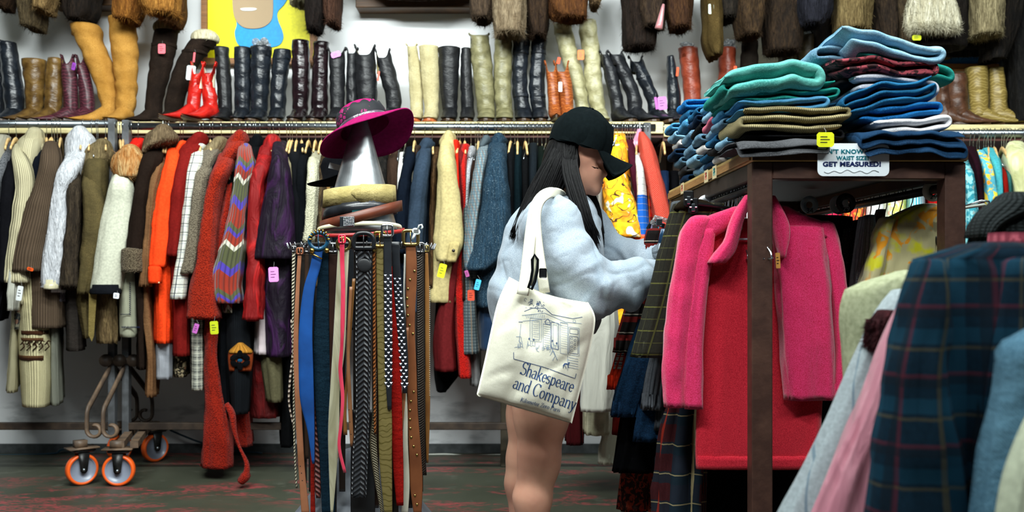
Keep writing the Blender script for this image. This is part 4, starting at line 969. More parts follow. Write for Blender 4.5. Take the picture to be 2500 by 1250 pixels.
    if strap:
        for y in strap:
            i = [k for k in range(len(R)-1) if R[k][0] <= y <= R[k+1][0]]; k = i[0] if i else 0
            f = (y-R[k][0])/(R[k+1][0]-R[k][0]); l = R[k][1]+(R[k+1][1]-R[k][1])*f; r = R[k][2]+(R[k+1][2]-R[k][2])*f
            hw = (r-l)*Y/F/2; loft('strap', Y, max(.044, hw*1.1)+.003, [(y-4, l-1, r+1), (y+4, l-1, r+1)], mt, e, n=24, step=.006, fold=0, sq=2.05, hollow=False, top=.05)
    if tagc: pass
    BOOTS.append(e); return e
LB = ('leather', '14171c', '1e242c')
BK = M(*LB, r=.3); BKM = M('leather', '121316', '1c1d20', r=.45); BKS = M('suede', '1a1612', '2a221c')
def bt(*a, **k): return boot(*a, **k)
bt('black riding boot cut off by the left frame edge', BK, '100:-34-12 200:-28-18', (-30, 16), Y=5.95)
bt('tall black leather boot, first whole one from the left edge', BK, '104:0-38 160:4-46 230:12-56', (14, 58))
BRO = M('leather', '4a3315', '75592c', r=.35)
bt('olive brown leather boot, left one of its pair beside the black boot', BRO, '147:56-112 190:60-110 240:64-106', (64, 104), yaw=-.45, wr=.005, strap=(280,), toe='point')
bt('olive brown leather boot, right one of its pair beside the maroon boots', BRO, '143:118-153 190:113-151 240:112-150', (110, 148), yaw=-.45, wr=.005, strap=(280,), toe='point')
MRN = M('stitched', '3a1620', '5e2a36')
bt('maroon stitched western boot, left of its pair', MRN, '150:152-178 175:151-186 240:155-190', (156, 192), toe='point', yaw=-.7, cut=.06, wr=.002)
bt('maroon stitched western boot, right of its pair by the tan boots', MRN, '150:188-208 175:191-216 240:196-230', (197, 232), toe='point', yaw=-.4, cut=.06, wr=.002)
TAN = M('suede', 'b07c34', 'c8984e')
bt('tan suede thigh boot leaning left, its top tipped over', TAN, '62:174-240 78:178-250 100:188-250 145:208-270 200:230-281 250:246-284', (246, 284), toe='point', yaw=-.75, wr=.007, wf=64, length=.27)
bt('tan suede thigh boot standing upright', TAN, '44:267-330 100:271-334 160:278-335 220:284-333 255:285-330', (284, 326), yaw=-.1, wr=.007, wf=64)
DBR = M('suede', '1d1612', '342820')
bt('dark brown shearling thigh boot with a pink tag', DBR, '66:380-434 112:372-430 180:364-414 250:356-396', (352, 396), yaw=-.35, fur=('5c5238', '8c8260'), wr=.003, strap=(113,), Y=5.9)
bt('dark brown shearling thigh boot leaning right behind the red boots', DBR, '92:472-530 120:452-512 150:434-488 200:416-464 250:404-448', (400, 446), yaw=-.3, fur=('cfc4a0', 'efe8cc'), wr=.003, strap=(130,), Y=5.93)
RED = M('leather', 'b01a14', 'd3281e', r=.22)
bt('bright red western boot, left of its pair, toe turned left', RED, '172:470-498 200:464-496 240:458-490', (456, 488), toe='point', yaw=-.55, cut=.075, wr=.004, Y=5.74, zt=None, lining='c8c0a8')
bt('bright red western boot, right of its pair', RED, '172:496-526 200:494-522 240:496-530', (496, 532), toe='point', yaw=-.4, cut=.075, wr=.004, Y=5.74, lining='c8c0a8')
for (sh, R, ft, kw) in (
    ('black leather boot right of the red western boots', '116:524-558 200:530-564', (533, 568), {}),
    ('black boot with small straps behind the blue poster area, left of its pair', '117:572-612 200:573-612', (572, 612), dict(yaw=.1)),
    ('wrinkled black boot with plastic stuffed in its top', '116:613-664 200:612-658', (612, 654), dict(wrap=True, wr=.006)),
    ('black boot leaning against the shiny dark pair', '123:668-712 200:662-700', (658, 698), dict(wr=.005, yaw=.15)),
    ('glossy oxblood black riding boot, left of its pair', '100:713-755 200:713-755', (713, 752), dict(m='g')),
    ('glossy oxblood black riding boot, right of its pair', '104:766-803 200:762-800', (758, 802), dict(m='g')),
    ('black western boot with a pink card in its top', '130:803-842 200:806-842', (806, 842), dict(cut=.05)),
    ('black boot with tan lining, left of its pair above the magenta hat', '128:848-872 200:846-872', (846, 878), dict(cut=.04)),
    ('black western boot with an open tan lined top', '128:868-914 200:868-920', (876, 922), dict(cut=.07, lining='9a8e62')),
    ('black western boot leaning left with a tan lined top', '135:918-950 180:925-966 240:942-980', (940, 980), dict(cut=.06, lining='9a8e62', wr=.005))):
    mt = M('leather', '150d10', '24161a', r=.15) if kw.pop('m', 0) else BKM if 'tan' in sh or 'western' in sh else BK
    bt(sh, mt, R, ft, sole=SOLE, **kw)
CRM = M('suede', 'b8ac80', 'd6cda6'); OLC = M('leather', '6a6646', '8f8a66', r=.4)
bt('pale cream suede boot, left of its pair', CRM, '113:994-1016 150:996-1024 230:1000-1032', (1001, 1034), sole=SOLEO, wr=.003, cut=.02)
bt('pale cream suede boot, right of its pair', CRM, '114:1022-1070 180:1028-1072', (1036, 1072), sole=SOLEO, wr=.003)
bt('plain black boot next to the cream suede pair', BKM, '118:1070-1124 180:1072-1120', (1080, 1118), wr=.003)
bt('narrow black boot turned sideways beside the olive pair', BKM, '119:1126-1150 180:1124-1152', (1124, 1160), wr=.003)
bt('olive cream slouch boot with a pointed cuff, left of its pair', OLC, '88:1147-1192 140:1150-1200 220:1160-1206', (1166, 1210), wr=.005, strap=None, cut=.02)
bt('olive cream slouch boot, right of its pair, stuffed with plastic', OLC, '92:1208-1250 140:1206-1250 220:1206-1248', (1210, 1254), wr=.005, wrap=True)
bt('black engineer boot with ankle straps, left of its pair', BK, '88:1252-1296 140:1252-1290 220:1252-1288', (1256, 1300), wr=.005, strap=(130, 235))
bt('black engineer boot with ankle straps, right of its pair', BK, '98:1298-1336 140:1296-1332 220:1292-1330', (1298, 1338), wr=.005, strap=(130, 235))
ORB = M('stitched', '8a451c', 'b0642e', r=.4)
bt('rust brown western boot, left of its pair with a white tag', ORB, '168:1332-1358 220:1336-1366', (1338, 1370), cut=.07, wr=.002, toe='point', Y=5.76)
bt('rust brown western boot, right of its pair', ORB, '168:1354-1386 220:1364-1398', (1368, 1402), cut=.07, wr=.002, toe='point', Y=5.76)
OTK = M('leather', '928d66', 'b9b48e', r=.4)
bt('pale olive thigh boot leaning left above the black cap', OTK, '59:1352-1395 130:1366-1410 200:1388-1428 250:1402-1436', (1406, 1442), wr=.006, Y=5.88)
bt('pale olive thigh boot standing upright above the black cap', OTK, '51:1415-1456 75:1413-1458 130:1423-1466 200:1428-1471 250:1438-1476', (1446, 1484), wr=.006, Y=5.88)
BLK2 = M('leather', '15161a', '26282c', r=.38)
bt('black ankle zip boot leaning left, first right of the pale thigh boots', BLK2, '132:1466-1480 160:1470-1500 220:1484-1516 250:1490-1522', (1492, 1528), wr=.004, yaw=.3, cut=.03)
bt('black boot leaning left, second right of the pale thigh boots', BLK2, '132:1486-1518 180:1506-1542 240:1530-1566', (1530, 1570), wr=.005, yaw=.5, cut=.03)
bt('shiny black buckled boot leaning left beside the pink card', BK, '148:1536-1566 200:1558-1592 250:1580-1612', (1582, 1618), wr=.005, yaw=.35, cut=.04, strap=(190,))
bt('slim black boot with a side zip right of the pink card', BK, '138:1628-1645 180:1628-1652 240:1629-1662', (1628, 1664), wr=.003, Y=5.8, zt=Zz(304, 5.6))
RBR = M('leather', '7a2f1c', '96432c', r=.38)
bt('red brown boot stuffed with plastic, right of the slim black boot', RBR, '118:1656-1703 180:1664-1708 250:1670-1712', (1672, 1716), wrap=True, wr=.003, Y=5.85, zt=Zz(304, 5.6))
bt('red brown boot partly hidden by the teal jeans', RBR, '118:1754-1796 180:1754-1796', (1752, 1796), wrap=True, wr=.003, Y=5.85, zt=Zz(304, 5.6))
bt('black suede boot standing above the teal jeans', BKS, '100:1812-1850 180:1806-1850', (1806, 1850), Y=5.85, zt=Zz(304, 5.6))
DKO = M('leather', '2e2616', '453a22', r=.5)
bt('olive brown cuffed boot behind the tall jeans stack, left of its pair', DKO, '110:1900-1945 180:1900-1942', (1900, 1944), Y=5.9, zt=Zz(304, 5.6), strap=(118,))
bt('olive brown cuffed boot behind the tall jeans stack, right of its pair', DKO, '88:1946-1992 180:1946-1990', (1948, 1992), Y=5.9, zt=Zz(304, 5.6), wrap=True)
BRN = M('leather', '3c2418', '5a3a28', r=.4)
bt('chocolate brown western boot beside the jeans stack, toe to the right', BRN, '200:2284-2312 250:2286-2318', (2288, 2326), toe='point', yaw=1.25, wr=.006, zt=Zz(300, 5.6))
bt('chocolate brown western boot next to the mustard pair', BRN, '182:2310-2358 250:2312-2360', (2318, 2364), toe='point', yaw=1.25, wr=.006, zt=Zz(300, 5.6))
MUS = M('stitched', '7d6a34', 'a08c50')
bt('mustard suede western boot, left of its pair, toe to the right', MUS, '166:2358-2410 230:2364-2410', (2368, 2412), toe='point', yaw=1.2, wr=.004, zt=Zz(300, 5.6), length=.3)
bt('mustard suede western boot, right of its pair at the frame edge', MUS, '167:2412-2448 230:2414-2456', (2416, 2460), toe='point', yaw=1.2, wr=.004, zt=Zz(300, 5.6), length=.3)
bt('glossy black thigh boot behind the mustard pair', BK, '60:2440-2494 180:2444-2490', (2446, 2490), Y=5.98, zt=Zz(300, 5.6), wrap=True)
bt('black lacquered boot at the right frame edge', BK, '90:2490-2532 180:2488-2530', (2488, 2532), Y=5.95, zt=Zz(300, 5.6))
def btag(*a, **k): return price(*a, grp='price tags on the boots', **k)
btag(395, 119, 18, 24, 5.8, 'f0707c', 'pink price tag on the dark brown shearling thigh boot', 0)
btag(474, 140, 5, 24, 5.7, 'e8606a', 'narrow pink price tag above the red western boots', .1, lines=False)
btag(466, 178, 22, 36, 5.72, 'c8cdd0', 'pale round edged tag left of the red western boots', .1, lines=False)
btag(180, 162, 9, 18, 5.76, '8a3aa8', 'purple sticker on the maroon western boot', .2)
btag(820, 133, 24, 14, 5.78, 'd98ad8', 'lilac card standing in the black western boot', -.3)
btag(924, 186, 5, 24, 5.76, 'e0604c', 'narrow coral tag between the black tan lined boots', .1, lines=False)
btag(1418, 134, 16, 24, 5.8, 'f5793a', 'orange price tag between the pale olive thigh boots', 0)
btag(1368, 212, 9, 24, 5.68, 'e0e0e4', 'white price tag between the rust brown western boots', 0)
btag(1364, 148, 8, 16, 5.7, 'f04a1c', 'small orange sticker over the rust brown western boots', .2, lines=False)
btag(1617, 252, 22, 32, 5.74, 'c878c8', 'lilac price card leaning beside the slim black boot', -.1)
btag(1602, 252, 6, 30, 5.74, 'c060b8', 'narrow purple card left of the lilac price card', -.15, lines=False)
btag(1654, 175, 6, 22, 5.74, 'f0501c', 'orange tag hanging left of the plastic stuffed red brown boot', .1, lines=False)
btag(1795, 172, 8, 22, 5.74, 'f0501c', 'orange tag hanging above the teal jeans', .0, lines=False)
# ---------------------------------------------------------------- fur garments hanging from the upper rail
m = MB(); m.tube([P(-420, -120, 5.72), P(2900, -120, 5.72)], .022, 16); tag(m.build('clothes_rail', PIPE), 'long upper rail near the ceiling that carries the furs', 'rail')
def furh(short, c, c2, R, Y=5.72, nf=4500, fl=.03, half=.12, cat='fur coat', kind='fur', **k):
    e = thing('fur_coat' if cat == 'fur coat' else cat.replace(' ', '_'), short, cat, P((rows(R)[-1][1]+rows(R)[-1][2])/2, rows(R)[-1][0], Y), 'furs hanging from the upper rail')
    RR = rows(R); RR = [(-112, (RR[0][1]+RR[0][2])/2-10, (RR[0][1]+RR[0][2])/2+10)]+[(r[0] if r[0] > -95 else -95, r[1], r[2]) for r in RR]
    loft('body', Y, half, [(y, a, b_, Y, half*(.3 if i == 0 else 1)) for i, (y, a, b_) in enumerate(RR)], M(kind, c, c2), e, n=30, fold=.016, ff=2.6, sq=2.3, fur=nf, fl=fl, **k)
    return e
furh('dark brown fur tail at the far left of the upper rail', '2a1c12', '4a3420', '-80:-30-20 -20:-20-26 20:-10-18', nf=1500)
furh('olive brown fur sleeve hanging left of the tan boots', '3a3020', '5e5036', '-80:52-108 0:54-104 40:60-100 72:68-94', nf=2500)
furh('light brown curly fur cuff above the maroon boots', '6a5434', '94794e', '-80:92-140 0:92-132 30:98-120', Y=5.68, nf=1800)
furh('black fur coat in the shade above the tan boots', '140e0a', '2a1e14', '-80:150-250 0:160-236 40:168-228 54:180-214', Y=5.82, nf=2500, cat='fur coat')
furh('golden brown fur stole, left tail above the tan boots', '6b3e14', 'a8702c', '-80:286-350 0:290-346 30:292-340 54:296-328', nf=3500, fl=.035, cat='fur stole')
furh('golden brown fur stole, right tail above the dark brown boots', '80501c', 'c08a40', '-80:340-440 0:344-438 20:352-436 38:372-432', Y=5.66, nf=5000, fl=.04, cat='fur stole')
furh('reddish brown fur cuff beside the poster', '4a2c14', '70481f', '-80:400-456 0:404-450 40:408-444 62:414-432', Y=5.76, nf=2500)
furh('grey and cream fur tail hanging before the yellow poster', '8a8468', 'b8b294', '-80:700-760 -20:712-758 12:716-752', Y=5.8, nf=1200)
furh('black fur sleeve over the right edge of the poster', '120d0b', '241a16', '-80:744-800 0:748-796 40:750-792 76:754-778', nf=3500, cat='fur coat')
furh('brown mink sleeve right of the poster', '3a241a', '5e4030', '-80:790-832 0:792-830 40:796-828 62:802-824', nf=3000, cat='fur coat')
furh('brown fur coat over the dark ledge', '2e1c12', '4c3220', '-80:850-1160 -30:900-1150 -8:930-1120', Y=5.85, nf=4500, half=.09)
furh('grey brown fur coat right of the dark ledge', '33281f', '5c4a38', '-80:1140-1220 0:1146-1212 40:1150-1206 52:1156-1200', nf=3500)
furh('pale raccoon fur coat above the olive slouch boots', '6b5a44', '9a8a70', '-80:1196-1290 0:1204-1284 50:1208-1282 86:1214-1276', Y=5.66, nf=6500, fl=.04)
furh('dark brown fur coat beside the pale raccoon one', '22160e', '42301e', '-80:1276-1344 0:1282-1338 60:1288-1334 92:1300-1326', nf=4500)
furh('chestnut fur jacket above the pale olive thigh boots', '422512', '74491f', '-80:1330-1440 0:1338-1434 30:1342-1430 48:1360-1430', Y=5.66, nf=5500)
furh('small light brown fur tail above the black cap', '5a4630', '8a7250', '-80:1424-1476 -10:1440-1468 18:1444-1460', nf=1200)
furh('black brown long fur coat left of the pink lined one', '16100c', '30221a', '-80:1508-1620 0:1516-1610 60:1518-1606 100:1520-1604 118:1526-1598', nf=7500, fl=.035)
furh('brown sheared fur coat with pink lining', '241a14', '463626', '-80:1560-1640 0:1566-1622 50:1570-1618 70:1574-1616', Y=5.62, nf=4000)
furh('chestnut and black fur coat above the leaning black boots', '2e1a10', '583a1e', '-80:1616-1690 0:1620-1686 40:1624-1684 72:1634-1680', Y=5.64, nf=4500)
furh('black fur coat carrying a white tag', '17130f', '302820', '-80:1712-1820 0:1724-1810 30:1730-1806 50:1740-1798', nf=5000)
furh('leopard lined olive coat sleeve below the white tag', '3a2e16', '5e4c2a', '-60:1714-1760 0:1716-1754 60:1720-1756 110:1720-1758 142:1734-1752', Y=5.66, nf=0, kind='suede', cat='coat')
furh('brown fur coat left of the jeans stack', '261a10', '4e3a22', '-80:1786-1870 0:1790-1866 50:1794-1862 92:1804-1852', Y=5.66, nf=5000)
furh('dark brown silky fur coat behind the jeans stack', '1a120c', '3a2a1a', '-80:1856-1960 0:1860-1960 60:1862-1956 130:1870-1950', nf=6500)
furh('black and brown leather trimmed coat with torn fur edge', '0f1018', '2a2a34', '-80:1936-2040 0:1944-2030 40:1946-2024 66:1956-1998', Y=5.62, nf=3000)
furh('light brown beaver fur coat above the light blue jeans', '5a4a2c', '8a7850', '-80:2030-2130 0:2036-2124 40:2034-2122 76:2036-2120', Y=5.62, nf=6000, fl=.022)
furh('dark mink coat right of the beaver one', '1c140e', '3c2e20', '-80:2120-2190 0:2124-2190 60:2128-2186 130:2132-2184', nf=5000)
furh('striped brown mink coat', '2e2418', '5a4a34', '-80:2176-2230 0:2180-2226 60:2184-2222 150:2186-2220', Y=5.68, nf=4000)
furh('black suede coat with a wide pale fur hem', '15110e', '221c18', '-80:2200-2370 0:2206-2362 60:2206-2358 120:2210-2352', Y=5.7, nf=2500, fl=.015, half=.12)
furh('pale cream long haired fur muff on the black suede coat', 'b5ad90', 'e6e2cc', '14:2218-2338 30:2216-2342 60:2216-2344 74:2222-2338', Y=5.5, nf=9000, fl=.045, half=.05, cat='fur muff', top=.8)
furh('pale fur cuffed sleeve right of the cream muff', '6a5f44', 'a89c78', '-80:2350-2450 0:2364-2444 50:2366-2442 90:2368-2440', Y=5.6, nf=6500, fl=.028)
furh('long black leather and fur coat near the right edge', '0f0d0c', '241d16', '-80:2420-2500 0:2424-2490 80:2410-2470 150:2400-2440', Y=5.75, nf=3000, fl=.018)
furh('black coat at the right frame edge', '0b0b0c', '1c1a18', '-80:2470-2560 0:2464-2556 100:2460-2550 300:2470-2560', Y=5.8, nf=1500, fl=.01)
furh('dark brown pelt coat between the mink and the black suede coat', '140f0b', '2a2018', '-80:1980-2060 0:1990-2050 100:1996-2046 170:2000-2040', Y=5.85, nf=2500)
furh('black sheared fur behind the cream muff', '0d0b0a', '1e1814', '-80:2300-2440 60:2306-2436 130:2312-2430', Y=5.86, nf=2500)
price(1736, 22, 13, 24, 5.55, 'd8ecd8', 'mint white price tag on the black fur coat', 0)
price(2238, 92, 22, 13, 5.5, 'c8d41c', 'yellow green price tag below the cream fur muff', 0)
m = MB(); q = crom([(i, a, b_) for i, (a, b_) in enumerate([(1620, 10), (1616, 30), (1612, 50), (1608, 70)])], 8)
m.tube([P(a, b_, 5.5) for _, a, b_ in q], [.006, .01, .012, .014, .016, .018, .02, .022], 8)
tag(m.build('silk_sash', M('satin', 'b8787c')), 'dusty pink silk sash at the edge of the brown sheared fur coat', 'sash')
# ---------------------------------------------------------------- belt stand
BX, BY, BR = Xx(884, 3.47), 3.47, .235
ZR = Zz(600, 3.47)
e = thing('belt_stand', 'round metal stand hung with belts, topped by a silver cone', 'belt stand', (BX, BY, 0))
GREYM = M('metal', 'a7acb0', r=.38); DARKM = M('rust', '1a1a1c', '2b2b2e', r=.4)
m = MB(); m.tube([(BX+BR*math.cos(a*math.pi/24), BY+BR*math.sin(a*math.pi/24), ZR) for a in range(48)], .006, 8, closed=True)
for k in range(8): a = k*math.pi/4+.2; m.tube([(BX+.02*math.cos(a), BY+.02*math.sin(a), ZR), (BX+BR*math.cos(a), BY+BR*math.sin(a), ZR)], .005, 6)
m.build('belt_ring', DARKM, e)
m = MB(); m.tube([(BX, BY, .3), (BX, BY, ZR+.05)], .02, 16); m.build('pole', DARKM, e)
m = MB(); m.lathe([(.0001, .5), (.06, .49), (.09, .45), (.26, .24), (.45, .012), (.46, .0), (.0001, 0)], (BX, BY, 0), 48); m.build('base_skirt', M('rust', '6d727c', '83888f', r=.5), e)
for k in range(40):
    a = k*2*math.pi/40+.05; c, s_ = math.cos(a), math.sin(a); m = MB()
    m.tube([(BX+BR*c, BY+BR*s_, ZR-.01), (BX+(BR+.016)*c, BY+(BR+.016)*s_, ZR-.012), (BX+(BR+.022)*c, BY+(BR+.022)*s_, ZR+.008)], .002, 6)
    m.build('belt_hook', M('metal', '8e9296', r=.3), e)
def coneprof():
    zt, zb = Zz(248, 3.47), Zz(566, 3.47); h = zt-zb
    return zb, [(.0001, h), (.006, h-.002), (.012, h-.02), (.128, .012), (.131, .0), (.127, -.002), (.125, .004)]
zb, pr = coneprof(); cxn = Xx(880, 3.47)
m = MB(); m.lathe(pr, (cxn, BY, zb), 56)
cone = m.build('metal_cone', None or (lambda: (lambda t: (t.bump(t.noise(30, 4), .08, .003), t.done(t.mix(t.step(t.noise(22, 6), .42, .75), lin('b9bdc0'), lin('8e9296'))))[1])(NT('brushed_aluminium', .38, .5, metal=.85)))())
tag(cone, 'silver metal cone standing on the belt stand under the magenta hat', 'cone')
def facing(px): # depth of the front of the ring under a photo column
    x = Xx(px, 3.3)-BX; return BY-math.sqrt(max(.002, (BR+.024)**2-x*x))
def wrapb(short, mt, yl, yr, hh, r0, slope=0, w0=1.03, tilt=.0, extra=None, z2=None):
    """belt fastened round the cone: a band following the cone, tilted"""
    e = thing('belt', short, 'belt', (cxn, BY, Zz(yl, BY)), 'belts wrapped round the cone')
    zc = Zz((yl+yr)/2, BY); V = []; Fc = []; U = []; n = 64; hz = hh*BY/F/2
    tl = math.atan2(Zz(yr, BY)-Zz(yl, BY), 2*r0)
    for i in range(n):
        a = 2*math.pi*i/n; rr = r0*(1+.02*math.sin(3*a+hh))
        for (dr, dz) in ((0, -1), (.004, -1), (.004+.0*hz, 1), (0, 1)):
            z = zc+math.cos(a)*r0*math.tan(tl)+dz*hz+math.sin(a)*tilt*r0
            V.append((cxn+(rr+dr-slope*dz*hz)*math.cos(a), BY+(rr+dr-slope*dz*hz)*math.sin(a), z)); U.append((i/n*.8, dz*hz))
        j = (i+1) % n
        for k in range(4): k2 = (k+1) % 4; Fc.append((i*4+k, i*4+k2, j*4+k2, j*4+k))
    mk('strap', V, Fc, mt, e, uv=U); return e
def onband(r0, a, z, dr=.006): return Vector((cxn+(r0+dr)*math.cos(a), BY+(r0+dr)*math.sin(a), z))
e = wrapb('wide beige suede belt wrapped highest round the silver cone', M('suede', 'b5a468', 'cbb984'), 488, 474, 42, .122, .05)
V = []; Fc = []
for i in range(15):
    a = -math.pi/2-.1+i*.09; k = max(0, 1-i/2.5)
    for z_, in ((Zz(457-0+k*20, BY),), (Zz(500-k*22, BY),)):
        V.append(onband(.122, a, z_, .0075)); V.append(onband(.122, a, z_, .0045))
for i in range(14): q = i*4; Fc += [(q, q+4, q+6, q+2), (q+1, q+3, q+7, q+5), (q, q+1, q+5, q+4), (q+2, q+6, q+7, q+3)]
Fc += [(0, 2, 3, 1)]
mk('belt_tongue', V, Fc, M('suede', 'b5a468', 'cbb984'), e)
e = wrapb('shiny black belt below the beige one on the cone', M('hide', '16171a', '2c2e33', r=.25), 522, 505, 30, .125, .1)
m = MB(); m.box(tuple(P(860, 520, 3.34)), tuple(P(886, 512, 3.335)), bev=.001); m.build('buckle', M('hide', '1b4a4c', r=.3), e, False)
e = wrapb('brown leather belt with a rhinestone buckle, tilted on the cone', M('hide', '4a2012', '6b3420', r=.4), 552, 502, 26, .139, .05, tilt=.1)
m = MB(); c = P(847, 541, 3.318)
for i in range(9):
    for j in range(6): m.ball(c+Vector(((i-4)*.0052, (i-4)*-.0012, (j-2.5)*.0052+(i-4)*.0003)), .0026, 6)
m.build('rhinestones', M('metal', 'd6dade', r=.15), e)
m = MB(); m.box(tuple(c+Vector((-.024, .001, -.017))), tuple(c+Vector((.024, .006, .017))), bev=.001); m.build('buckle_plate', CHROME, e, False)
wrapb('ivory leather belt lowest on the cone', M('hide', 'c9c2a0', 'ded8bc', r=.4), 566, 556, 10, .143, .3, tilt=-.1)
wrapb('red leather belt under the rhinestone one', M('hide', '8c1a1c', 'a82a28', r=.4), 572, 562, 9, .15, .2, tilt=.1)
# small black hat with a white tag left of the cone
e = thing('black_hat', 'black felt hat with a white paper tag, left of the silver cone', 'hat', P(835, 500, 3.6))
m = MB(); Rm = Matrix.Rotation(-.35, 3, 'Y')
m.lathe([(.0001, .085), (.05, .082), (.068, .06), (.075, .0), (.1, -.006), (.135, .004), (.133, .0), (.07, -.012), (.0001, -.01)], P(838, 430, 3.68), 40, Rm, wob=lambda a, r, z: (.012*math.cos(2*a) if r > .09 else 0, 0)); m.build('felt_body', M('cloth', '111216'), e)
m = MB(); m.box(tuple(P(803, 414, 3.52)), tuple(P(832, 400, 3.518)), rot=Matrix.Rotation(.25, 3, 'Y')); m.build('paper_tag', M('plain', 'dfe0e2'), e, False)
# magenta felt hat
hc = P(893, 318, 3.47)
e = thing('wide_brim_hat', 'magenta felt hat with black lace band perched on the silver cone', 'hat', hc)
MAG = M('cloth', '861650', r=.9); Rt = Matrix.Rotation(math.radians(-22), 3, 'Y') @ Matrix.Rotation(math.radians(-13), 3, 'X')
def brimw(a, r, z):
    k = max(0, r-.09)/.07
    return (-.018*k*k+.012*k*math.cos(2*a+.4)+.008*k*math.cos(3*a), 0)
m = MB(); m.lathe([(.086, .012), (.1, .004), (.12, 0), (.16, -.004), (.172, -.004), (.174, -.001), (.172, .002), (.16, .002), (.12, .006), (.1, .012), (.09, .02)], hc, 72, Rt, wob=brimw); m.build('brim', MAG, e)
m = MB(); m.lathe([(.088, .008), (.09, .03), (.087, .052), (.08, .072), (.066, .088), (.045, .097), (.02, .099), (.0001, .098)], hc, 56, Rt, wob=lambda a, r, z: (-.006*math.cos(2*a)*(1 if z > .1 else 0), 0))
m.lathe([(.0001, .094), (.02, .094), (.06, .084), (.08, .05), (.086, .008)], hc, 56, Rt); m.build('crown', MAG, e)
def lacem():
    t = NT('black_lace', .7, .3); v = t.n('TexVoronoi', {'feature': 'DISTANCE_TO_EDGE'}, i0=t.vec('Object'), Scale=55.0)
    return t.done(t.mix(t.math('MULTIPLY', t.step(v.outputs[0], .1, .14), t.step(t.noise(25, 2), .52, .55)), lin('0e1016'), lin('7a1450')))
m = MB(); m.lathe([(.0905, .012), (.0925, .03), (.0895, .054), (.0845, .066), (.0845, .066)], hc, 72, Rt, wob=lambda a, r, z: ((.010*abs(math.sin(a*7)) if z > .06 else 0), -.0004 if z > .06 else 0)); m.build('lace_band', lacem(), e)
m = MB(); m.lathe([(.0925, .008), (.094, .014), (.0935, .024), (.092, .026)], hc, 56, Rt); m.build('ribbon', M('satin', '2a2430', '5a4a5a'), e)
# ---- hanging belts
def belt(short, mt, R, buckle=None, dy=0, t=.0022, stud=None, n=10, Ys=None, name='belt', tip=None):
    R = rows(R) if isinstance(R, str) else R
    px = (R[0][1]+R[0][2])/2; Y = (facing(min(1043, max(722, px))) if Ys is None else Ys)+dy
    e = thing(name, short, 'belt', P((R[-1][1]+R[-1][2])/2, R[-1][0], Y), 'belts hanging from the belt stand')
    loft('strap', Y, t, R, mt, e, n=n, step=.015, fold=0, sq=4.5, hollow=False, top=.02)
    bx = (R[0][1]+R[0][2])/2; wpx = R[0][2]-R[0][1]
    # loop over its hook
    if buckle is not None:
        kind, bmat, bw, bh = buckle; c = P(bx, R[0][0]-bh*.35, Y-.003); w_, h_ = bw*Y/F/2, bh*Y/F/2
        N = 28; pts = []
        for i in range(N):
            a = 2*math.pi*i/N; ca, sa = math.cos(a), math.sin(a); ex = {'rect': .35, 'round': 1.0, 'd': .8}[kind]
            x = math.copysign(abs(ca)**ex, ca)*w_; z = math.copysign(abs(sa)**ex, sa)*h_
            if kind == 'd' and sa < -.5: z = -h_*.6
            pts.append(c+Vector((x, 0, z)))
        m = MB(); m.tube(pts, min(w_, h_)*.2+.0012, 8, closed=True); m.build('buckle', bmat, e)
        m = MB(); m.tube([c+Vector((0, -.003, h_)), c+Vector((0, -.006, 0)), c+Vector((.002, -.004, -h_))], .0018, 6); m.build('prong', bmat, e)
    if stud:
        smat, pts, r_, shp = stud; m = MB(); one = len(pts) <= 90 and r_ > .002
        for (a, b_) in pts:
            if one: m = MB()
            c = P(a, b_, Y-t)
            if shp == 'pyr':
                q = r_; m.add([c+Vector((-q, 0, -q)), c+Vector((q, 0, -q)), c+Vector((q, 0, q)), c+Vector((-q, 0, q)), c+Vector((0, -q*.9, 0))], [(0, 1, 4), (1, 2, 4), (2, 3, 4), (3, 0, 4)])
            else: m.ball(c, r_, 8, (1, .6, 1))
            if one: m.build('stud', smat, e, shp != 'pyr')
        if not one: m.build('punched_marks', smat, e)
    return e
BRASS = M('metal', 'b09a5c', r=.3); PEW = M('metal', '9a9ea2', r=.3); GOLD = M('metal', 'c8a050', r=.25)
B_ = belt
B_('thin braided cream belt, leftmost on the belt stand', M('braid', 'a8a28c', s=.7), '612:713-722 700:712-720 800:713-718 900:715-719 1000:715-720 1100:717-722 1192:722-727', ('rect', PEW, 10, 12))
B_('narrow multicoloured braided cord belt at the far left of the stand', M('braid', '7a4a34', '9a8a7a'), '780:709-715 860:712-717 930:705-711 980:703-708 1040:714-719', dy=.02)
B_('peach tan leather belt beside the cream braid', M('hide', '9a6240', 'b5795a', r=.5), '618:727-737 700:722-732 850:716-729 950:719-734 1050:723-739 1150:729-745 1256:736-756', ('rect', M('hide', '8a5236', r=.5), 14, 14), stud=(M('plastic', '20140e'), [(733, 1138), (736, 1155), (738, 1173)], .0018, 'dome'))
B_('wide royal blue leather belt with a striped enamel ring buckle', M('hide', '0d3f80', '1452a0', r=.5), '602:765-790 650:757-783 700:742-770 800:730-763 900:729-765 980:733-767 1050:750-768 1132:762-768', ('round', M('plastic', '1a4a68', r=.25), 44, 40), dy=-.02, t=.003)
blu = [o for o in C.objects if o.get('label', '').startswith('wide royal blue')][0]
for k in range(9):
    m = MB(); a = math.pi*k/8; c = P(780, 584, facing(780)-.028); m.tube([c+Vector((.028*math.cos(a)*.8, -.002, .026*math.sin(a)*.8)), c+Vector((.028*math.cos(a)*1.25, -.006, .026*math.sin(a)*1.25))], .003, 6); m.build('gold_ring', GOLD, blu)
for s_ in (-1, 1): m = MB(); m.ball(P(780+s_*18, 612, facing(780)-.028), .009, 10); m.build('gold_knob', GOLD, blu)
m = MB(); m.tube([P(758, 618, facing(780)-.03), P(786, 632, facing(780)-.03)], .003, 8); m.build('gold_bar', GOLD, blu)
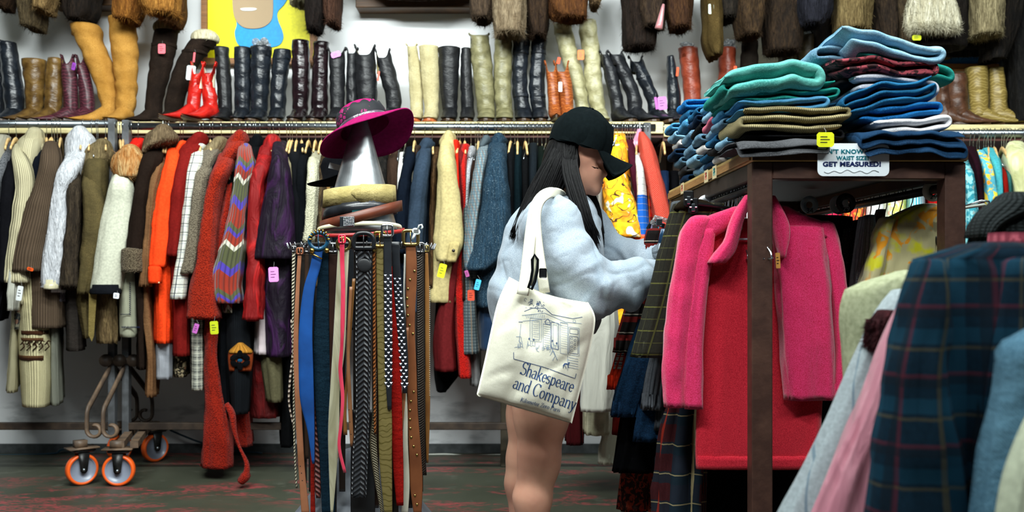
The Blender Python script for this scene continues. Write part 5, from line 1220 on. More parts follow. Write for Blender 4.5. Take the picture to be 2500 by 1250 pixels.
B_('wide dark teal suede belt behind the royal blue one', M('suede', '0e2230', '17303e'), '598:785-802 700:774-803 850:765-805 1000:770-813 1120:780-818 1256:786-818', dy=.012)
B_('plum red woven belt beside the blue tip', M('braid', '5a2a28', '6f3a36'), '900:768-776 1000:768-780 1100:768-783 1190:768-784 1216:772-783', dy=.004)
B_('red suede belt tip behind the plum woven belt', M('suede', '8a1c14', 'a52a1e'), '1000:756-766 1150:758-768 1256:758-770', dy=.02)
B_('dark brown leather belt behind the cream and teal ones', M('hide', '24120e', '341c14'), '612:802-824 800:804-822 1000:806-820 1120:808-818', ('rect', PEW, 22, 20), dy=.02)
B_('silvery cream patent belt with a round brass buckle', M('satin', '9a9678', 'c9c6ac', r=.25), '606:825-853 700:820-848 850:812-842 950:806-830 1050:801-828 1150:803-822 1254:807-813', ('round', BRASS, 32, 30), dy=-.008)
B_('skinny hot pink patent belt over the silvery cream belt', M('satin', 'cc2c4a', 'e84a66', r=.25), '590:829-841 640:830-841 700:832-843 780:831-842 850:830-838 900:826-836 970:832-841 1040:828-836 1090:824-832 1154:838-846', ('rect', M('hide', 'd62a44', r=.3), 15, 18), dy=-.022)
B_('tan leather belt with punched holes, right of the pink one', M('hide', '7d5234', '946644'), '700:853-861 850:846-854 1000:850-860 1090:855-865', dy=0, stud=(M('plastic', '1a100a'), [(852, 1000), (854, 1030), (857, 1060)], .0016, 'dome'))
B_('light brown narrow belt tip in front of the black braid', M('hide', '8a5a2c', 'a0703c'), '680:860-868 900:846-852 1000:838-846 1062:838-848', dy=.012)
B_('wide black woven belt with a big black D buckle', M('braid', '17181b', '303236', r=.3), '608:866-910 650:868-908 850:866-906 1000:868-903 1100:860-900 1214:856-896', ('d', M('hide', '17191c', r=.3), 50, 46), dy=-.01, t=.003)
m = MB(); m.ball(P(889, 648, facing(889)-.015), .024, 16, (1, .14, .9)); m.build('keeper_patch', M('hide', '1a1b1e', r=.5), [o for o in C.objects if o.get('label', '').startswith('wide black woven')][0])
B_('black smooth belt hanging low behind the wide woven belt', M('hide', '131416', '1d1f22'), '1000:858-914 1150:856-916 1256:856-916', dy=.025)
B_('orange brown rope braided belt between black and olive belts', M('braid', '7a3e18', '9a5a2a', s=.8), '610:909-917 800:910-918 950:911-918 1060:913-919', ('round', BRASS, 16, 18), dy=.002)
B_('grey snakeskin belt beside the olive tooled belt', M('braid', '6a604c', '8c8268', s=.5), '900:910-920 1020:908-920 1080:902-920 1160:912-926 1256:930-938', dy=.012)
B_('wide olive gold belt tooled with swirls', M('stitched', '6e6238', '52481f'), '596:918-936 700:919-937 900:922-943 1000:924-956 1120:926-957 1256:938-958', ('rect', GOLD, 26, 34), dy=-.004)
pts = [(941+q % 3*6.5+(1 if j > 12 else 0), 674+j*8.2) for j in range(34) for q in range(3) if (q+j) % 2 == 0]
B_('black two hole studded belt with silver pyramid studs', M('hide', '1a1c20', '26292e', r=.35), '572:936-955 700:938-957 900:940-957 1000:946-956', ('rect', CHROME, 26, 26), dy=-.02, stud=(M('metal', '999eac', r=.3), pts, .0044, 'pyr'))
pts = [(964+q*6+j*.55, 682+j*8.0) for j in range(34) for q in range(3) if (q+j) % 2 == 0 and j*.55+q*6 < 32]
B_('second studded black belt crossing behind the red one', M('hide', '17181c', '22252a', r=.35), '590:955-975 680:959-979 780:967-990 900:980-997 960:984-994', None, dy=-.006, stud=(M('metal', '999eac', r=.3), pts, .0044, 'pyr'))
B_('wide deep red suede belt between the studded belts', M('suede', '8c120e', 'a81c14'), '650:956-962 750:956-968 850:956-978 1000:955-982 1150:960-985 1234:968-985', dy=.0)
B_('white stitched leather belt right of the red one', M('hide', 'b5b1a0', 'cfccbc'), '850:978-985 1000:986-995 1080:982-996 1190:984-1000 1256:978-996', dy=.004)
B_('tan belt tongue with holes crossing the white belt', M('hide', '8a5636', '9e6a48'), '800:990-998 930:984-993 1000:977-988 1060:970-981 1092:970-978', dy=-.012)
st = [(1012, 662), (1001, 683), (996, 705), (994, 728), (995, 748), (996, 770), (1000, 794), (1008, 815), (1010, 957), (1003, 980), (1001, 1002), (1001, 1024), (1002, 1046), (1004, 1068), (1010, 1090), (1018, 1111), (1013, 1210), (1018, 1232)]
B_('brown leather belt with brass dome studs and big brass buckle', M('hide', '6a3a20', '85502e', r=.45), '592:991-1014 650:991-1018 800:991-1013 900:993-1017 1000:995-1020 1100:998-1028 1180:1000-1032 1256:1010-1029', ('rect', BRASS, 36, 34), dy=-.014, stud=(BRASS, st, .0045, 'dome'))
B_('zebra striped narrow belt edge behind the brown studded belt', M('check', 'd8d8d0', '1a1a1a', s=.3), '620:986-992 750:986-991 860:1008-1014 900:1008-1013', dy=.006)
B_('dark snake pattern belt right of the brown studded one', M('braid', '2e2620', '4a4038', s=.5), '612:1017-1034 800:1018-1036 1000:1020-1038 1100:1026-1038 1160:1026-1042', ('rect', PEW, 18, 22))
B_('thin tan belt edged with white stitching, rightmost on the stand', M('hide', '8a5a2e', 'a3743e'), '612:1038-1045 700:1037-1048 900:1038-1050 1000:1038-1050 1100:1040-1047 1130:1041-1046', ('rect', BRASS, 10, 14), stud=(M('plastic', 'd8d4c4'), [(1049, 700+q*5) for q in range(54)], .0016, 'dome'))
for q, (px, c, y1, nm) in enumerate(((742, '2a2622', 1180, 'dark grey'), (752, '3a2a20', 1120, 'dark walnut'), (762, '1a1a1c', 1200, 'black'), (815, '151416', 1256, 'ink black'), (836, '1e1612', 1200, 'espresso brown'), (872, '14110f', 1250, 'matt black'), (918, '2a1a12', 1240, 'mahogany'), (952, '111215', 1256, 'glossy black'), (966, '16120f', 1256, 'dull black'), (1000, '1c1410', 1240, 'dark coffee'), (1026, '0f0f11', 1200, 'jet black'), (1036, '2a1c14', 1130, 'dark tan'))):
    x = px; B_(nm+' leather belt hanging in the rear layer of the stand, number '+['one', 'two', 'three', 'four', 'five', 'six', 'seven', 'eight', 'nine', 'ten', 'eleven', 'twelve'][q]+' from left', M('hide', c), '612:%d-%d 900:%d-%d %d:%d-%d' % (x-8, x+8, x-10, x+8, y1, x-8, x+7), ('rect', PEW, 16, 18), dy=.035)
# white plastic size hook hanging on the stand
c = P(1016, 565, 3.26); e = thing('size_hanger', 'white oval plastic size hook standing up among the belt buckles', 'plastic hook', c)
m = MB(); m.ball(c, .0145, 16, (1, .12, .75), Matrix.Rotation(.4, 3, 'Y')); m.build('oval_plate', HWHT, e)
m = MB(); m.tube([c+Vector((.006, 0, .008)), c+Vector((.010, 0, .02)), c+Vector((.018, 0, .022)), c+Vector((.021, 0, .014)), c+Vector((.017, 0, .008))], .003, 8); m.build('hook', HWHT, e)
m = MB(); m.tube([c+Vector((-.004, 0, -.008)), c+Vector((-.012, 0, -.026))], .004, 8); m.build('stem', HWHT, e)
m = MB()
for q in range(3): m.box(tuple(c+Vector((-.008, -.0026, .004-q*.004))), tuple(c+Vector((.008, -.0018, .006-q*.004))))
m.build('printed_lines', M('plastic', '3a3a3a'), e, False)
# ---------------------------------------------------------------- double rack with the jeans shelf
RF, RB = 2.83, 4.25
BRN5 = M('rust', '3a2620', '4c342b', r=.45)
xl, xr = Xx(1855, RF), Xx(2322, RF); h_ = 25*RF/F
zt = Zz(398, RF); zb_ = Zz(440, RF)
e = thing('double_clothes_rack', 'dark brown steel double rack with a wooden shelf of folded jeans', 'clothes rack', ((xl+xr)/2, RF, 0))
for (x, y) in ((xl, RF), (xr, RF), (xl, RB), (xr, RB)):
    m = MB(); m.box((x-h_, y-h_, 0), (x+h_, y+h_, zt), bev=.003); m.build('post', BRN5, e, False)
for y in (RF, RB): m = MB(); m.box((xl+h_, y-h_, zb_), (xr-h_, y+h_, zt), bev=.003); m.build('cross_beam', BRN5, e, False)
for x in (xl, xr): m = MB(); m.box((x-h_*.9, RF+h_, zb_), (x+h_*.9, RB-h_, zt), bev=.003); m.build('side_beam', M('rust', '1c1412', '2a1f1b'), e, False)
for x in (xl, xr): m = MB(); m.box((x-.02, RF+h_, .12), (x+.02, RB-h_, .16), bev=.003); m.build('bottom_beam', BRN5, e, False)
EDGE = M('wood', 'b5975a', 'c9ad70'); EDGE2 = M('wood', '8a6238', 'a57a4a', s=2)
ztab = Zz(362, RF)
m = MB(); m.box((xl-.03, RF-.035, zt+.001), (xr+.03, RB+.03, ztab), bev=.002); m.build('shelf_board', EDGE, e, False)
m = MB(); m.box((xl-.036, RF-.02, zt+.006), (xl-.03, RB+.02, ztab-.012)); m.build('shelf_side_trim', EDGE2, e, False)
m = MB(); m.box((xl-.03, RF-.041, zt+.004), (xr+.03, RF-.035, ztab-.006)); m.build('shelf_front_trim', M('rust', '3c2a1c', '54402c'), e, False)
m = MB(); m.box((xl, RF, zt-.012), (xr, RB, zt)); m.build('shelf_underside', M('rust', '120e0c', '1c1613'), e, False)
zrod = Zz(462, RF+.1)
for x in (xl+.0, xr-.0):
    m = MB(); m.tube([(x, RF+h_, zrod), (x, RB-h_, zrod)], .013, 14); m.build('hanging_rod', M('rust', '1a1716', '28231f', r=.4), e)
# stickers with sizes on the shelf edge
for (Yp, c) in ((3.9, 'c04a3a'), (3.42, 'c25040'), (3.28, '2d8a8a')):
    z = (zt+ztab)/2; e2 = thing('edge_sticker', {'c04a3a': 'red lettered sticker at the back end of the wooden shelf edge', 'c25040': 'red lettered sticker in the middle of the shelf edge', '2d8a8a': 'teal lettered sticker on the shelf edge'}[c], 'sticker', (xl-.037, Yp, z-.02), 'size stickers on the shelf edge')
    m = MB(); m.box((xl-.0385, Yp-.03, z-.022), (xl-.0365, Yp+.03, z+.02)); m.build('card', M('plain', 'c8b890'), e2, False)
    m = MB()
    for (a, b_, c2, d) in (((-.014, -.012, -.008, .012)), ((-.014, .006, .012, .012)), ((-.014, -.003, .01, .003)), ((.006, -.012, .012, .0))):
        m.box((xl-.0395, Yp+a, z+b_), (xl-.0383, Yp+c2, z+d))
    m.build('letter', M('plain', c), e2, False)
# ---- folded trousers
def folded(short, cat, mt, x0, x1, y0, y1, Yf, depth=.3, layers=3, flip=False, skew=0, seed=0, yaw=0, sag=0, place=None, name=None, wob=.006, grp='folded jeans and trousers on the rack shelf'):
    """a garment folded in a zigzag, its folds facing the camera; x0..x1,y0..y1 photo outline of its front"""
    a = P(x0, y1, Yf); b_ = P(x1, y0, Yf); w_ = b_.x-a.x; h = b_.z-a.z; n = layers
    e = thing(name or 'folded_'+cat, short, cat, ((a.x+b_.x)/2, Yf+depth/2, a.z), grp)
    th = h/(n+.0); r = th/2; path = []
    for L in range(n):
        zc = a.z+th*(L+.5); ltr = (L % 2 == 0) != flip; N = 16
        j0 = ((seed*.61+L*.37) % 1)*.05*w_; j1 = ((seed*.29+L*.53) % 1)*.05*w_
        xs = [a.x+r+j0+(w_-2*r-j0-j1)*i/N for i in range(N+1)]
        ins = (seed*.37+L*.61) % 1*.05*w_ if L in (0, n-1) else 0
        if not ltr: xs = xs[::-1]
        if L == 0: xs = [x+(ins if (not ltr)*1 else ins)*(1-abs(i/N)) for i, x in enumerate(xs)]
        path += [(x, zc) for x in xs]
        if L < n-1:
            sgn = 1 if ltr else -1; xe = xs[-1]
            for q in range(1, 6): an = -math.pi/2+math.pi*q/6; path.append((xe+sgn*math.cos(an)*r*.95, zc+th/2+math.sin(an)*th/2))
    M_ = 9; V = []; Fc = []; U = []; np_ = len(path)
    for j in range(M_):
        v = j/(M_-1); y = Yf+depth*v
        for i, (x, z) in enumerate(path):
            p0 = Vector(path[max(i-1, 0)]); p1 = Vector(path[min(i+1, np_-1)]); t = (p1-p0); t = t.normalized() if t.length > 1e-8 else Vector((1, 0)); nrm = Vector((-t.y, t.x))
            dz = wob*noise.noise(Vector((x*9+seed*5, y*7, z*6)))*2 + sag*((x-a.x)/w_-.5)**2*-4*h + skew*((x-a.x)/w_-.5)
            dzy = wob*.6*noise.noise(Vector((x*22, seed, y*4)))
            hh = th*.47*(1-.25*abs(noise.noise(Vector((x*14, seed*3+i//18, y*5)))))
            if i in (0, np_-1): hh *= .35
            hh -= .0035*(1-min(1, 5*abs(noise.noise(Vector((x*17+y*13, seed*2.1, y*19+z*30))))))
            edge = .012*noise.noise(Vector((x*16+seed, z*40, 3))) if j == 0 else 0
            if j in (0, M_-1): hh *= .72
            for s_ in (1, -1):
                V.append((x+nrm.x*hh*s_, y+edge+(.006 if False else 0), z+nrm.y*hh*s_+dz+dzy)); U.append((i*.02+seed, v*depth))
    S = np_*2
    for j in range(M_-1):
        for i in range(np_-1):
            q = j*S+i*2; Fc.append((q, q+S, q+S+2, q+2)); Fc.append((q+1, q+3, q+S+3, q+S+1))
        for q in (j*S, j*S+(np_-1)*2): Fc.append((q, q+1, q+S+1, q+S))
    for i in range(np_-1):
        q = i*2; Fc.append((q, q+2, q+3, q+1)); q += (M_-1)*S; Fc.append((q, q+1, q+3, q+2))
    V = [(x, y, z-.03*min(1, (RF-.04-y)/.02)*max(0, 1-(z-ztab)/.07)) if y < RF-.04 else (x, y, max(z, ztab-.001)) for x, y, z in V]
    if yaw:
        R = Matrix.Rotation(yaw, 3, 'Z'); pc = Vector(((a.x+b_.x)/2, Yf+depth/2, 0)); V = [R @ (Vector(v)-pc)+pc for v in V]
    o = mk('cloth', V, Fc, mt, e, uv=U)
    md = o.modifiers.new('soft', 'SUBSURF'); md.levels = 1; md.render_levels = 2
    return e
DN = {k: M('denim', a, b_) for k, (a, b_) in dict(teal=('388a84', '66b4aa'), teal2=('14645c', '22857a'), sky=('2f6f98', '5590b5'), mid=('123e5e', '1f6088'), navy=('0a1c30', '12304c'), light=('5f8ba8', '8fb4c8'), blue=('124a7c', '2272b4'), grey=('2c2d30', '4a4b4e'), blk=('0b0b0d', '151518'), pale=('8e9cb4', 'b6c2d2'), steel=('46667e', '6f90a4')).items()}
COR = M('knit', 'ada077', s=1.1)
fo = folded
YF = 2.82
fo('dark grey folded jeans, lowest in the left front stack', 'jeans', DN['grey'], 1785, 2030, 334, 362, 2.76, layers=2, seed=1)
fo('black folded jeans above the grey ones at the left front', 'jeans', DN['blk'], 1800, 2070, 308, 340, 2.83, layers=2, seed=2)
fo('black folded trousers under the khaki corduroys', 'trousers', DN['blk'], 1806, 2050, 300, 326, 2.84, layers=2, seed=22)
fo('khaki corduroy trousers folded in the left front stack', 'trousers', COR, 1798, 2084, 256, 322, 2.81, layers=3, seed=3, flip=True, wob=.008)
fo('sky blue folded jeans between the khaki corduroys and the teal ones', 'jeans', DN['sky'], 1780, 2026, 236, 276, 2.82, layers=2, seed=4, skew=.02)
fo('dark teal folded jeans, second from the top of the left stack', 'jeans', DN['teal2'], 1762, 2056, 196, 248, 2.83, layers=3, seed=5, flip=False, skew=.01)
fo('light teal green jeans on top of the left front stack', 'jeans', DN['teal'], 1750, 2020, 152, 226, 2.80, layers=2, seed=6, skew=.03, sag=.12, wob=.012)
fo('dark navy folded jeans, lowest in the right front stack', 'jeans', DN['navy'], 2095, 2364, 312, 362, 2.755, layers=3, seed=7, wob=.01)
fo('white folded jeans just above the lowest navy pair', 'jeans', M('denim', 'b5b5b8', 'd6d6d8'), 2118, 2326, 280, 326, 2.81, layers=2, seed=8, skew=.02)
fo('bright blue folded jeans in the middle of the right stack', 'jeans', DN['blue'], 2080, 2310, 250, 292, 2.82, layers=2, seed=9, skew=.02)
fo('faded mid blue jeans with a frayed corner, sloping up right', 'jeans', DN['mid'], 2052, 2298, 200, 262, 2.81, layers=3, seed=10, skew=.06, wob=.014)
fo('pale grey white jeans above the faded blue pair', 'jeans', M('denim', '9a9ca6', 'c4c6d0'), 2076, 2294, 176, 224, 2.83, layers=2, seed=11, sag=.2, skew=-.02)
fo('black folded jeans behind the pale grey white pair', 'jeans', DN['blk'], 2030, 2240, 158, 208, 2.88, layers=2, seed=12)
RPR = M('print', '8e3a44', '2a1216', s=.7)
fo('rose red jeans with dark blotches near the top of the stack', 'jeans', RPR, 2024, 2302, 134, 180, 2.82, layers=2, seed=13, skew=-.02, sag=.1, wob=.014)
fo('deep teal folded jeans poking out right under the rose red pair', 'jeans', DN['teal2'], 2110, 2330, 140, 192, 2.9, layers=2, seed=14, skew=-.03)
fo('dark teal folded jeans under the light blue top pair', 'jeans', DN['teal2'], 2080, 2300, 110, 146, 2.84, layers=2, seed=15, skew=-.02)
fo('light blue jeans on top of the right front stack', 'jeans', DN['light'], 2040, 2316, 78, 132, 2.81, layers=2, seed=16, skew=-.045, wob=.014)
fo('faded blue jeans waistband poking out left of the top pair', 'jeans', DN['steel'], 1990, 2080, 112, 158, 2.9, layers=2, seed=17, flip=True)
fo('pale denim jeans leg sticking up at the top of the right stack', 'jeans', DN['light'], 2056, 2150, 66, 98, 2.9, layers=1, seed=18, skew=-.03)
# stacks further back along the left side of the shelf: folds face the aisle
LUMP = [('2.98', [('teal2', 238, 262), ('sky', 262, 290), ('steel', 288, 312), ('pale', 310, 334), ('light', 330, 350), ('steel', 346, 366)], 1760, 1830),
        ('3.15', [('sky', 240, 268), ('light', 266, 292), ('rose', 288, 324), ('light', 320, 342), ('mid', 338, 360), ('black', 352, 376), ('white', 372, 390)], 1716, 1800),
        ('3.35', [('mid', 262, 292), ('navy', 290, 322), ('black', 318, 346), ('steel', 342, 362), ('white', 360, 382), ('mid', 378, 404), ('navy', 400, 424)], 1686, 1760),
        ('3.58', [('blue', 236, 276), ('mid', 274, 306), ('sky', 300, 324), ('steel', 340, 366), ('steel', 362, 388), ('light', 386, 410), ('steel', 408, 432)], 1662, 1732),
        ('3.85', [('sky', 298, 328), ('light', 328, 352), ('white', 350, 378), ('navy', 376, 400), ('steel', 398, 420), ('grey', 418, 438), ('navy', 434, 456)], 1636, 1706)]
WORDS = ['lowest', 'second from below', 'third from below', 'fourth from below', 'fifth from below', 'sixth from below', 'topmost']
DEP = ['nearest', 'second nearest', 'middle', 'second farthest', 'farthest']
CN = dict(teal2='dark teal', sky='sky blue', steel='steel blue', pale='pale blue', light='light blue', rose='rose pink', mid='mid blue', black='black', white='off white', navy='navy blue', blue='bright blue', grey='grey')
ROSE = M('denim', 'a54a5e', 'c87084'); WHT = M('denim', 'b8b4b0', 'd8d6d2')
LM = dict(DN); LM['rose'] = ROSE; LM['black'] = DN['blk']; LM['white'] = WHT
for si, (Ys, items, xa, xb) in enumerate(LUMP):
    Yl = float(Ys); zsh = ztab; n = len(items)
    ys = [HY-(zsh-H)*F/Yl]; 
    top = min(i[1] for i in items); zt_ = Zz(top, Yl); k = (zt_-zsh)/n
    for q, (cn, y0, y1) in enumerate(reversed(items)):
        z0 = zsh+k*q; z1 = z0+k*1.08; rng = random.Random(si*31+q); off = rng.uniform(-.008, .012)
        x0 = xl-.03-.055*(q/n)**.7+off-.01; x1 = xl+.23
        pa = (HY-(z0-H)*F/Yl); pb = (HY-(z1-H)*F/Yl)
        fo('%s folded jeans, %s in the %s side stack' % (CN[cn], WORDS[q] if q < n-1 else 'topmost', DEP[si]), 'jeans', LM[cn], CX+x0*F/Yl, CX+x1*F/Yl, pb, pa, Yl-.0, depth=.17, layers=2, flip=True, seed=40+si*9+q, wob=.007)
# yellow price card and the sign
price(2015, 341, 42, 36, 2.74, 'e2e61c', 'yellow price card pinned to the black jeans above the sign', 0, grp='cards on the jeans shelf')
sg = thing('paper_sign', 'white laminated sign with teal lettering on the front beam of the rack', 'sign', P(2083, 430, 2.775))
def rrect(x0, y0, x1, y1, r, Y, k=5):
    pts = []
    for cx, cy, a0 in ((x1-r, y1-r, 0), (x0+r, y1-r, 90), (x0+r, y0+r, 180), (x1-r, y0+r, 270)):
        for i in range(k+1): a = math.radians(a0+90*i/k); pts.append((cx+r*math.cos(a), cy+r*math.sin(a)))
    return [P(a, b_, Y) for a, b_ in pts]
m = MB(); m.poly(rrect(1996, 350, 2171, 430, 14, 2.775), (0, .0015, 0)); m.build('laminated_card', M('plastic', 'e4ecf2', r=.25), sg, False)
def text(s, px, py, size, Y, mt, nm, par, sx=1.0, rot=0, bold=.0, sp=1.0):
    cu = bpy.data.curves.new(nm, 'FONT'); cu.body = s; cu.size = size*Y/F; cu.extrude = .0004; cu.offset = bold*Y/F; cu.align_x = 'CENTER'; cu.space_character = sp
    o = bpy.data.objects.new(nm, cu); C.objects.link(o); o.data.materials.append(mt); p = P(px, py, Y); o.rotation_euler = (math.pi/2, rot, 0); o.scale = (sx, 1, 1)
    o.parent = par; o.location = p-par.location
    bpy.context.view_layer.update(); me = bpy.data.meshes.new_from_object(o.evaluated_get(bpy.context.evaluated_depsgraph_get()))
    n = bpy.data.objects.new(nm, me); C.objects.link(n); n.parent = par; n.location = o.location; n.rotation_euler = o.rotation_euler; n.scale = o.scale
    bpy.data.objects.remove(o); return n
TEAL = M('plastic', '126a78'); NAVY = M('plastic', '10204e')
text("DON'T KNOW YOUR", 2077, 375, 14.5, 2.7745, TEAL, 'text_line', sg, 1.12, 0, .55, 1.08)
text("WAIST SIZE?", 2082, 390.5, 13.5, 2.7745, TEAL, 'text_line', sg, 1.0, 0, .55, 1.08)
text("GET MEASURED!", 2080, 406, 15.5, 2.7745, NAVY, 'text_line', sg, 1.2, 0, .75, 1.05)
m = MB(); q = [P(2012+i*4.6, 419+3*math.sin(i*.9)+1.5*math.sin(i*.37), 2.774) for i in range(30)]; m.tube(q, .0008, 5); m.build('tape_drawing', M('plastic', '8a9096'), sg)
# ---- hangers crowding the rods of the double rack
for i in range(34):
    Y = RF+.12+i*.036; k = 'wire' if i % 3 else 'black'
    h = hanger('wire', CX, 'chrome wire hanger on the left rod of the double rack', Y, random.uniform(-.12, .12), group='wire hangers on the left rod of the double rack', z=zrod-.003)
    h.location.x = xl
for i in range(14):
    h = hanger('black', CX, 'black plastic hanger on the right rod of the double rack', RF+.3+i*.07, random.uniform(-.12, .12), group='black hangers on the right rod of the double rack', z=zrod-.003)
    h.location.x = xr
def disc(px, py, Y, txt, col, tc, lab):
    c = P(px, py, Y); e = thing('size_divider', lab, 'size divider', c+Vector((0, 0, -.03)), 'round size dividers on the rods')
    m = MB(); m.lathe([(.012, -.001), (.032, -.001), (.032, .001), (.012, .001), (.012, -.001)], c, 28, Matrix.Rotation(math.pi/2, 3, 'X')); m.build('disc', M('plastic', col), e)
    text(txt, px+1, py+22 if False else py+20, 18, Y-.003, M('plastic', tc), 'number', e); return e
disc(2065, 496, 3.2, '29', '14161a', 'a8b4bc', 'black size divider numbered 29 on the rack rod')
disc(2048, 500, 3.35, '3', 'b8c4c8', '14161a', 'pale size divider numbered 3 on the rack rod')
disc(1976, 500, 3.6, '34', 'b8c4c8', '14161a', 'pale size divider numbered 34 on the rack rod')
disc(1724, 498, 3.5, 'S', 'c8ccd0', '14161a', 'white size divider lettered S beside the wooden shelf')
disc(2278, 466, 2.95, '29', 'b5b8ae', '14161a', 'cream size divider numbered 29 next to the right post')
# ---- garments on the double rack, facing the camera along the rod
GR2 = 'garments on the double rack'
def flatg(short, cat, mt, Y, R, t=.03, parts=(), name=None, grp=GR2, **k):
    R = rows(R); e = thing(name or cat.replace(' ', '_'), short, cat, P((R[-1][1]+R[-1][2])/2, R[-1][0], Y), grp)
    kw = dict(n=40, fold=.008, ff=5, sq=3, top=.4); kw.update(k); loft('body', Y, t, R, mt, e, **kw)
    for (nm, dy, tt, RR, mm, kk) in parts:
        kw = dict(n=24, fold=.005, ff=3, sq=2.4, top=1); kw.update(kk); loft(nm, Y+dy, tt, rows(RR), mm or mt, e, **kw)
    return e
PK = M('cloth', 'c8123c', 'de2450'); PKI = M('cloth', 'b00e26', 'c01c30')
PKM = (lambda t: (t.bump(t.noise(700, 3), .5, .002), t.bump(t.noise(11, 3, st=(1.4, 1, .3)), .5, .02), t.done(t.mix(t.step(t.noise(420, 3), .35, .65), lin('b81040'), lin('e03470'))))[2])(NT('pink_fleece', .95, .1, sheen=.45))
PKD = (lambda t: (t.bump(t.noise(700, 3), .4, .002), t.done(t.mix(t.step(t.noise(420, 3), .35, .65), lin('a80c24'), lin('d62a3c'))))[1])(NT('red_fleece_inside', .95, .1, sheen=.3))
Yp = 2.93
e = flatg('hot pink open fleece cardigan hanging on the front end of the rack', 'cardigan', PKD, Yp+.03, '534:1790-1920 560:1740-1960 640:1722-1990 800:1712-2004 1000:1702-2006 1100:1700-1996 1144:1700-1980', t=.02, top=.1, fold=.004,
    parts=[('left_front_panel', -.035, .016, '560:1716-1746 620:1700-1740 700:1690-1726 840:1672-1716 900:1670-1716 960:1668-1716 998:1672-1717', PKM, dict(hollow=True, fold=.004, sq=3)),
           ('sleeve', -.02, .032, '536:1680-1740 560:1664-1730 640:1648-1708 760:1630-1694 880:1618-1680 950:1617-1672 993:1621-1670', PKM, dict(wr=.003)),
           ('right_front_panel', -.04, .018, '556:1880-2010 620:1890-2020 700:1896-2030 800:1904-2036 900:1912-2040 977:1918-2044', PKM, dict(fold=.012, ff=7, sq=3)),
           ('sleeve', -.015, .034, '548:1990-2034 600:2000-2050 700:2018-2062 800:2026-2066 900:2026-2068 976:2020-2062', PKM, dict(wr=.003)),
           ('shoulder_yoke', -.02, .03, '508:1782-1822 524:1736-1822 545:1690-1800 580:1676-1740', PKM, dict(top=.5, hollow=False, fold=.002)),
           ('shoulder_yoke', -.02, .03, '506:1886-1924 524:1884-1960 545:1890-2016 580:1940-2034', PKM, dict(top=.5, hollow=False, fold=.002)),
           ('collar', -.06, .022, '478:1818-1832 510:1796-1826 545:1780-1812 590:1766-1800 620:1742-1790 642:1728-1770', PKM, dict(top=.8, hollow=False, fold=.003)),
           ('collar', -.06, .024, '480:1878-1892 510:1880-1910 550:1884-1928 580:1890-1928 612:1898-1920 630:1904-1914', PKM, dict(top=.8, hollow=False, fold=.003)),
           ('hem_band', -.003, .021, '1112:1701-1990 1144:1701-1981', PKD, dict(hollow=False, top=.1, fold=.001, n=40, sq=3))])
m = MB(); m.tube([P(1812, 500, Yp), P(1850, 470, Yp), P(1890, 500, Yp)], .012, 10, flat=.5)
hk = m; o = hk.build('shoulder_bar', M('plastic', 'c9c2d2', r=.3)); e2 = thing('clothes_hanger', 'pale plastic hanger inside the hot pink cardigan', 'hanger', o.location.copy(), GR2); o.parent = e2; o.location = (0, 0, 0)
m = MB(); m.tube([P(1796, 584, Yp), P(1905, 584, Yp)], .003, 8); o = m.build('trouser_bar', M('plastic', 'c9c2d2', r=.3)); o.parent = e2; o.location = o.location-e2.location
m = MB(); m.tube([P(1852, 472, Yp), P(1856, 462, Yp-.0), P(1862, 454, Yp), P(1856, 446, Yp)], .002, 6); m.build('hook', CHROME, e2)
price(1899, 636, 11, 38, 2.86, 'd99a4c', 'kraft orange tag inside the hot pink cardigan', -.05, grp='cards on the double rack', lines=True)
price(1806, 562, 8, 18, 2.94, 'b8a080', 'small woven neck label inside the hot pink cardigan', .5, grp='cards on the double rack', lines=False)
PLD = plaid('dark_olive_plaid', '22211a', [('u', 14, .05, 0, '6a6a34', .7), ('v', 14, .05, 0, '6a6a34', .6), ('u', 14, .03, .5, '7c7a50', .6), ('v', 14, .03, .5, '54542c', .6), ('u', 56, .3, 0, '121210', .5)])
flatg('dark olive plaid wool skirt clipped on a black hanger', 'skirt', PLD, 3.02, '498:1644-1770 520:1636-1762 600:1614-1740 700:1590-1720 800:1564-1690 872:1546-1660', t=.03, parts=[('waistband', -.01, .026, '488:1664-1716 500:1648-1744 512:1642-1752', M('cloth', '2a2218'), dict(hollow=False, top=.2))])
flatg('grey wool trousers behind the plaid skirt', 'trousers', M('cloth', '4a4e52'), 3.08, '494:1640-1690 560:1630-1690 700:1600-1660 840:1574-1640', t=.03)
e = thing('clip_hanger', 'black plastic clip hanger holding the olive plaid skirt', 'hanger', P(1700, 500, 3.0), 'clip hangers on the double rack')
m = MB(); m.tube([P(1672, 482, 2.98), P(1700, 498, 2.98), P(1800, 512, 3.0)], .011, 8, flat=.6); m.build('bar', HBLK, e)
for (a, b_) in ((1681, 486), (1692, 504)):
    m = MB(); m.box(tuple(P(a-11, b_+18, 2.965)), tuple(P(a+11, b_-20, 2.98)), bev=.003); m.build('clip', HBLK, e, False)
    m = MB(); m.box(tuple(P(a-4, b_+12, 2.955)), tuple(P(a+4, b_-6, 2.965)), bev=.001); m.tube([P(a-9, b_+2, 2.958), P(a+9, b_+2, 2.958)], .003, 8); m.build('clip_spring', CHROME, e, False)
flatg('red tartan long skirt hanging below the pink cardigan', 'skirt', plaid('red_green_tartan', '3a1418', [('u', 11, .4, 0, '122430', .85), ('v', 11, .4, 0, '10222c', .8), ('u', 11, .04, .7, 'a89a70', .7), ('v', 11, .04, .7, 'a89a70', .6), ('u', 11, .12, .5, 'a02c1a', .6)]), 3.1, '880:1660-1720 960:1640-1716 1100:1610-1716 1250:1596-1712 1300:1590-1712', t=.03, fold=.02, ff=4)
flatg('black long skirt behind the post of the rack', 'skirt', M('cloth', '060607'), 3.2, '900:1700-1990 1150:1690-2000 1350:1690-2010', t=.03)
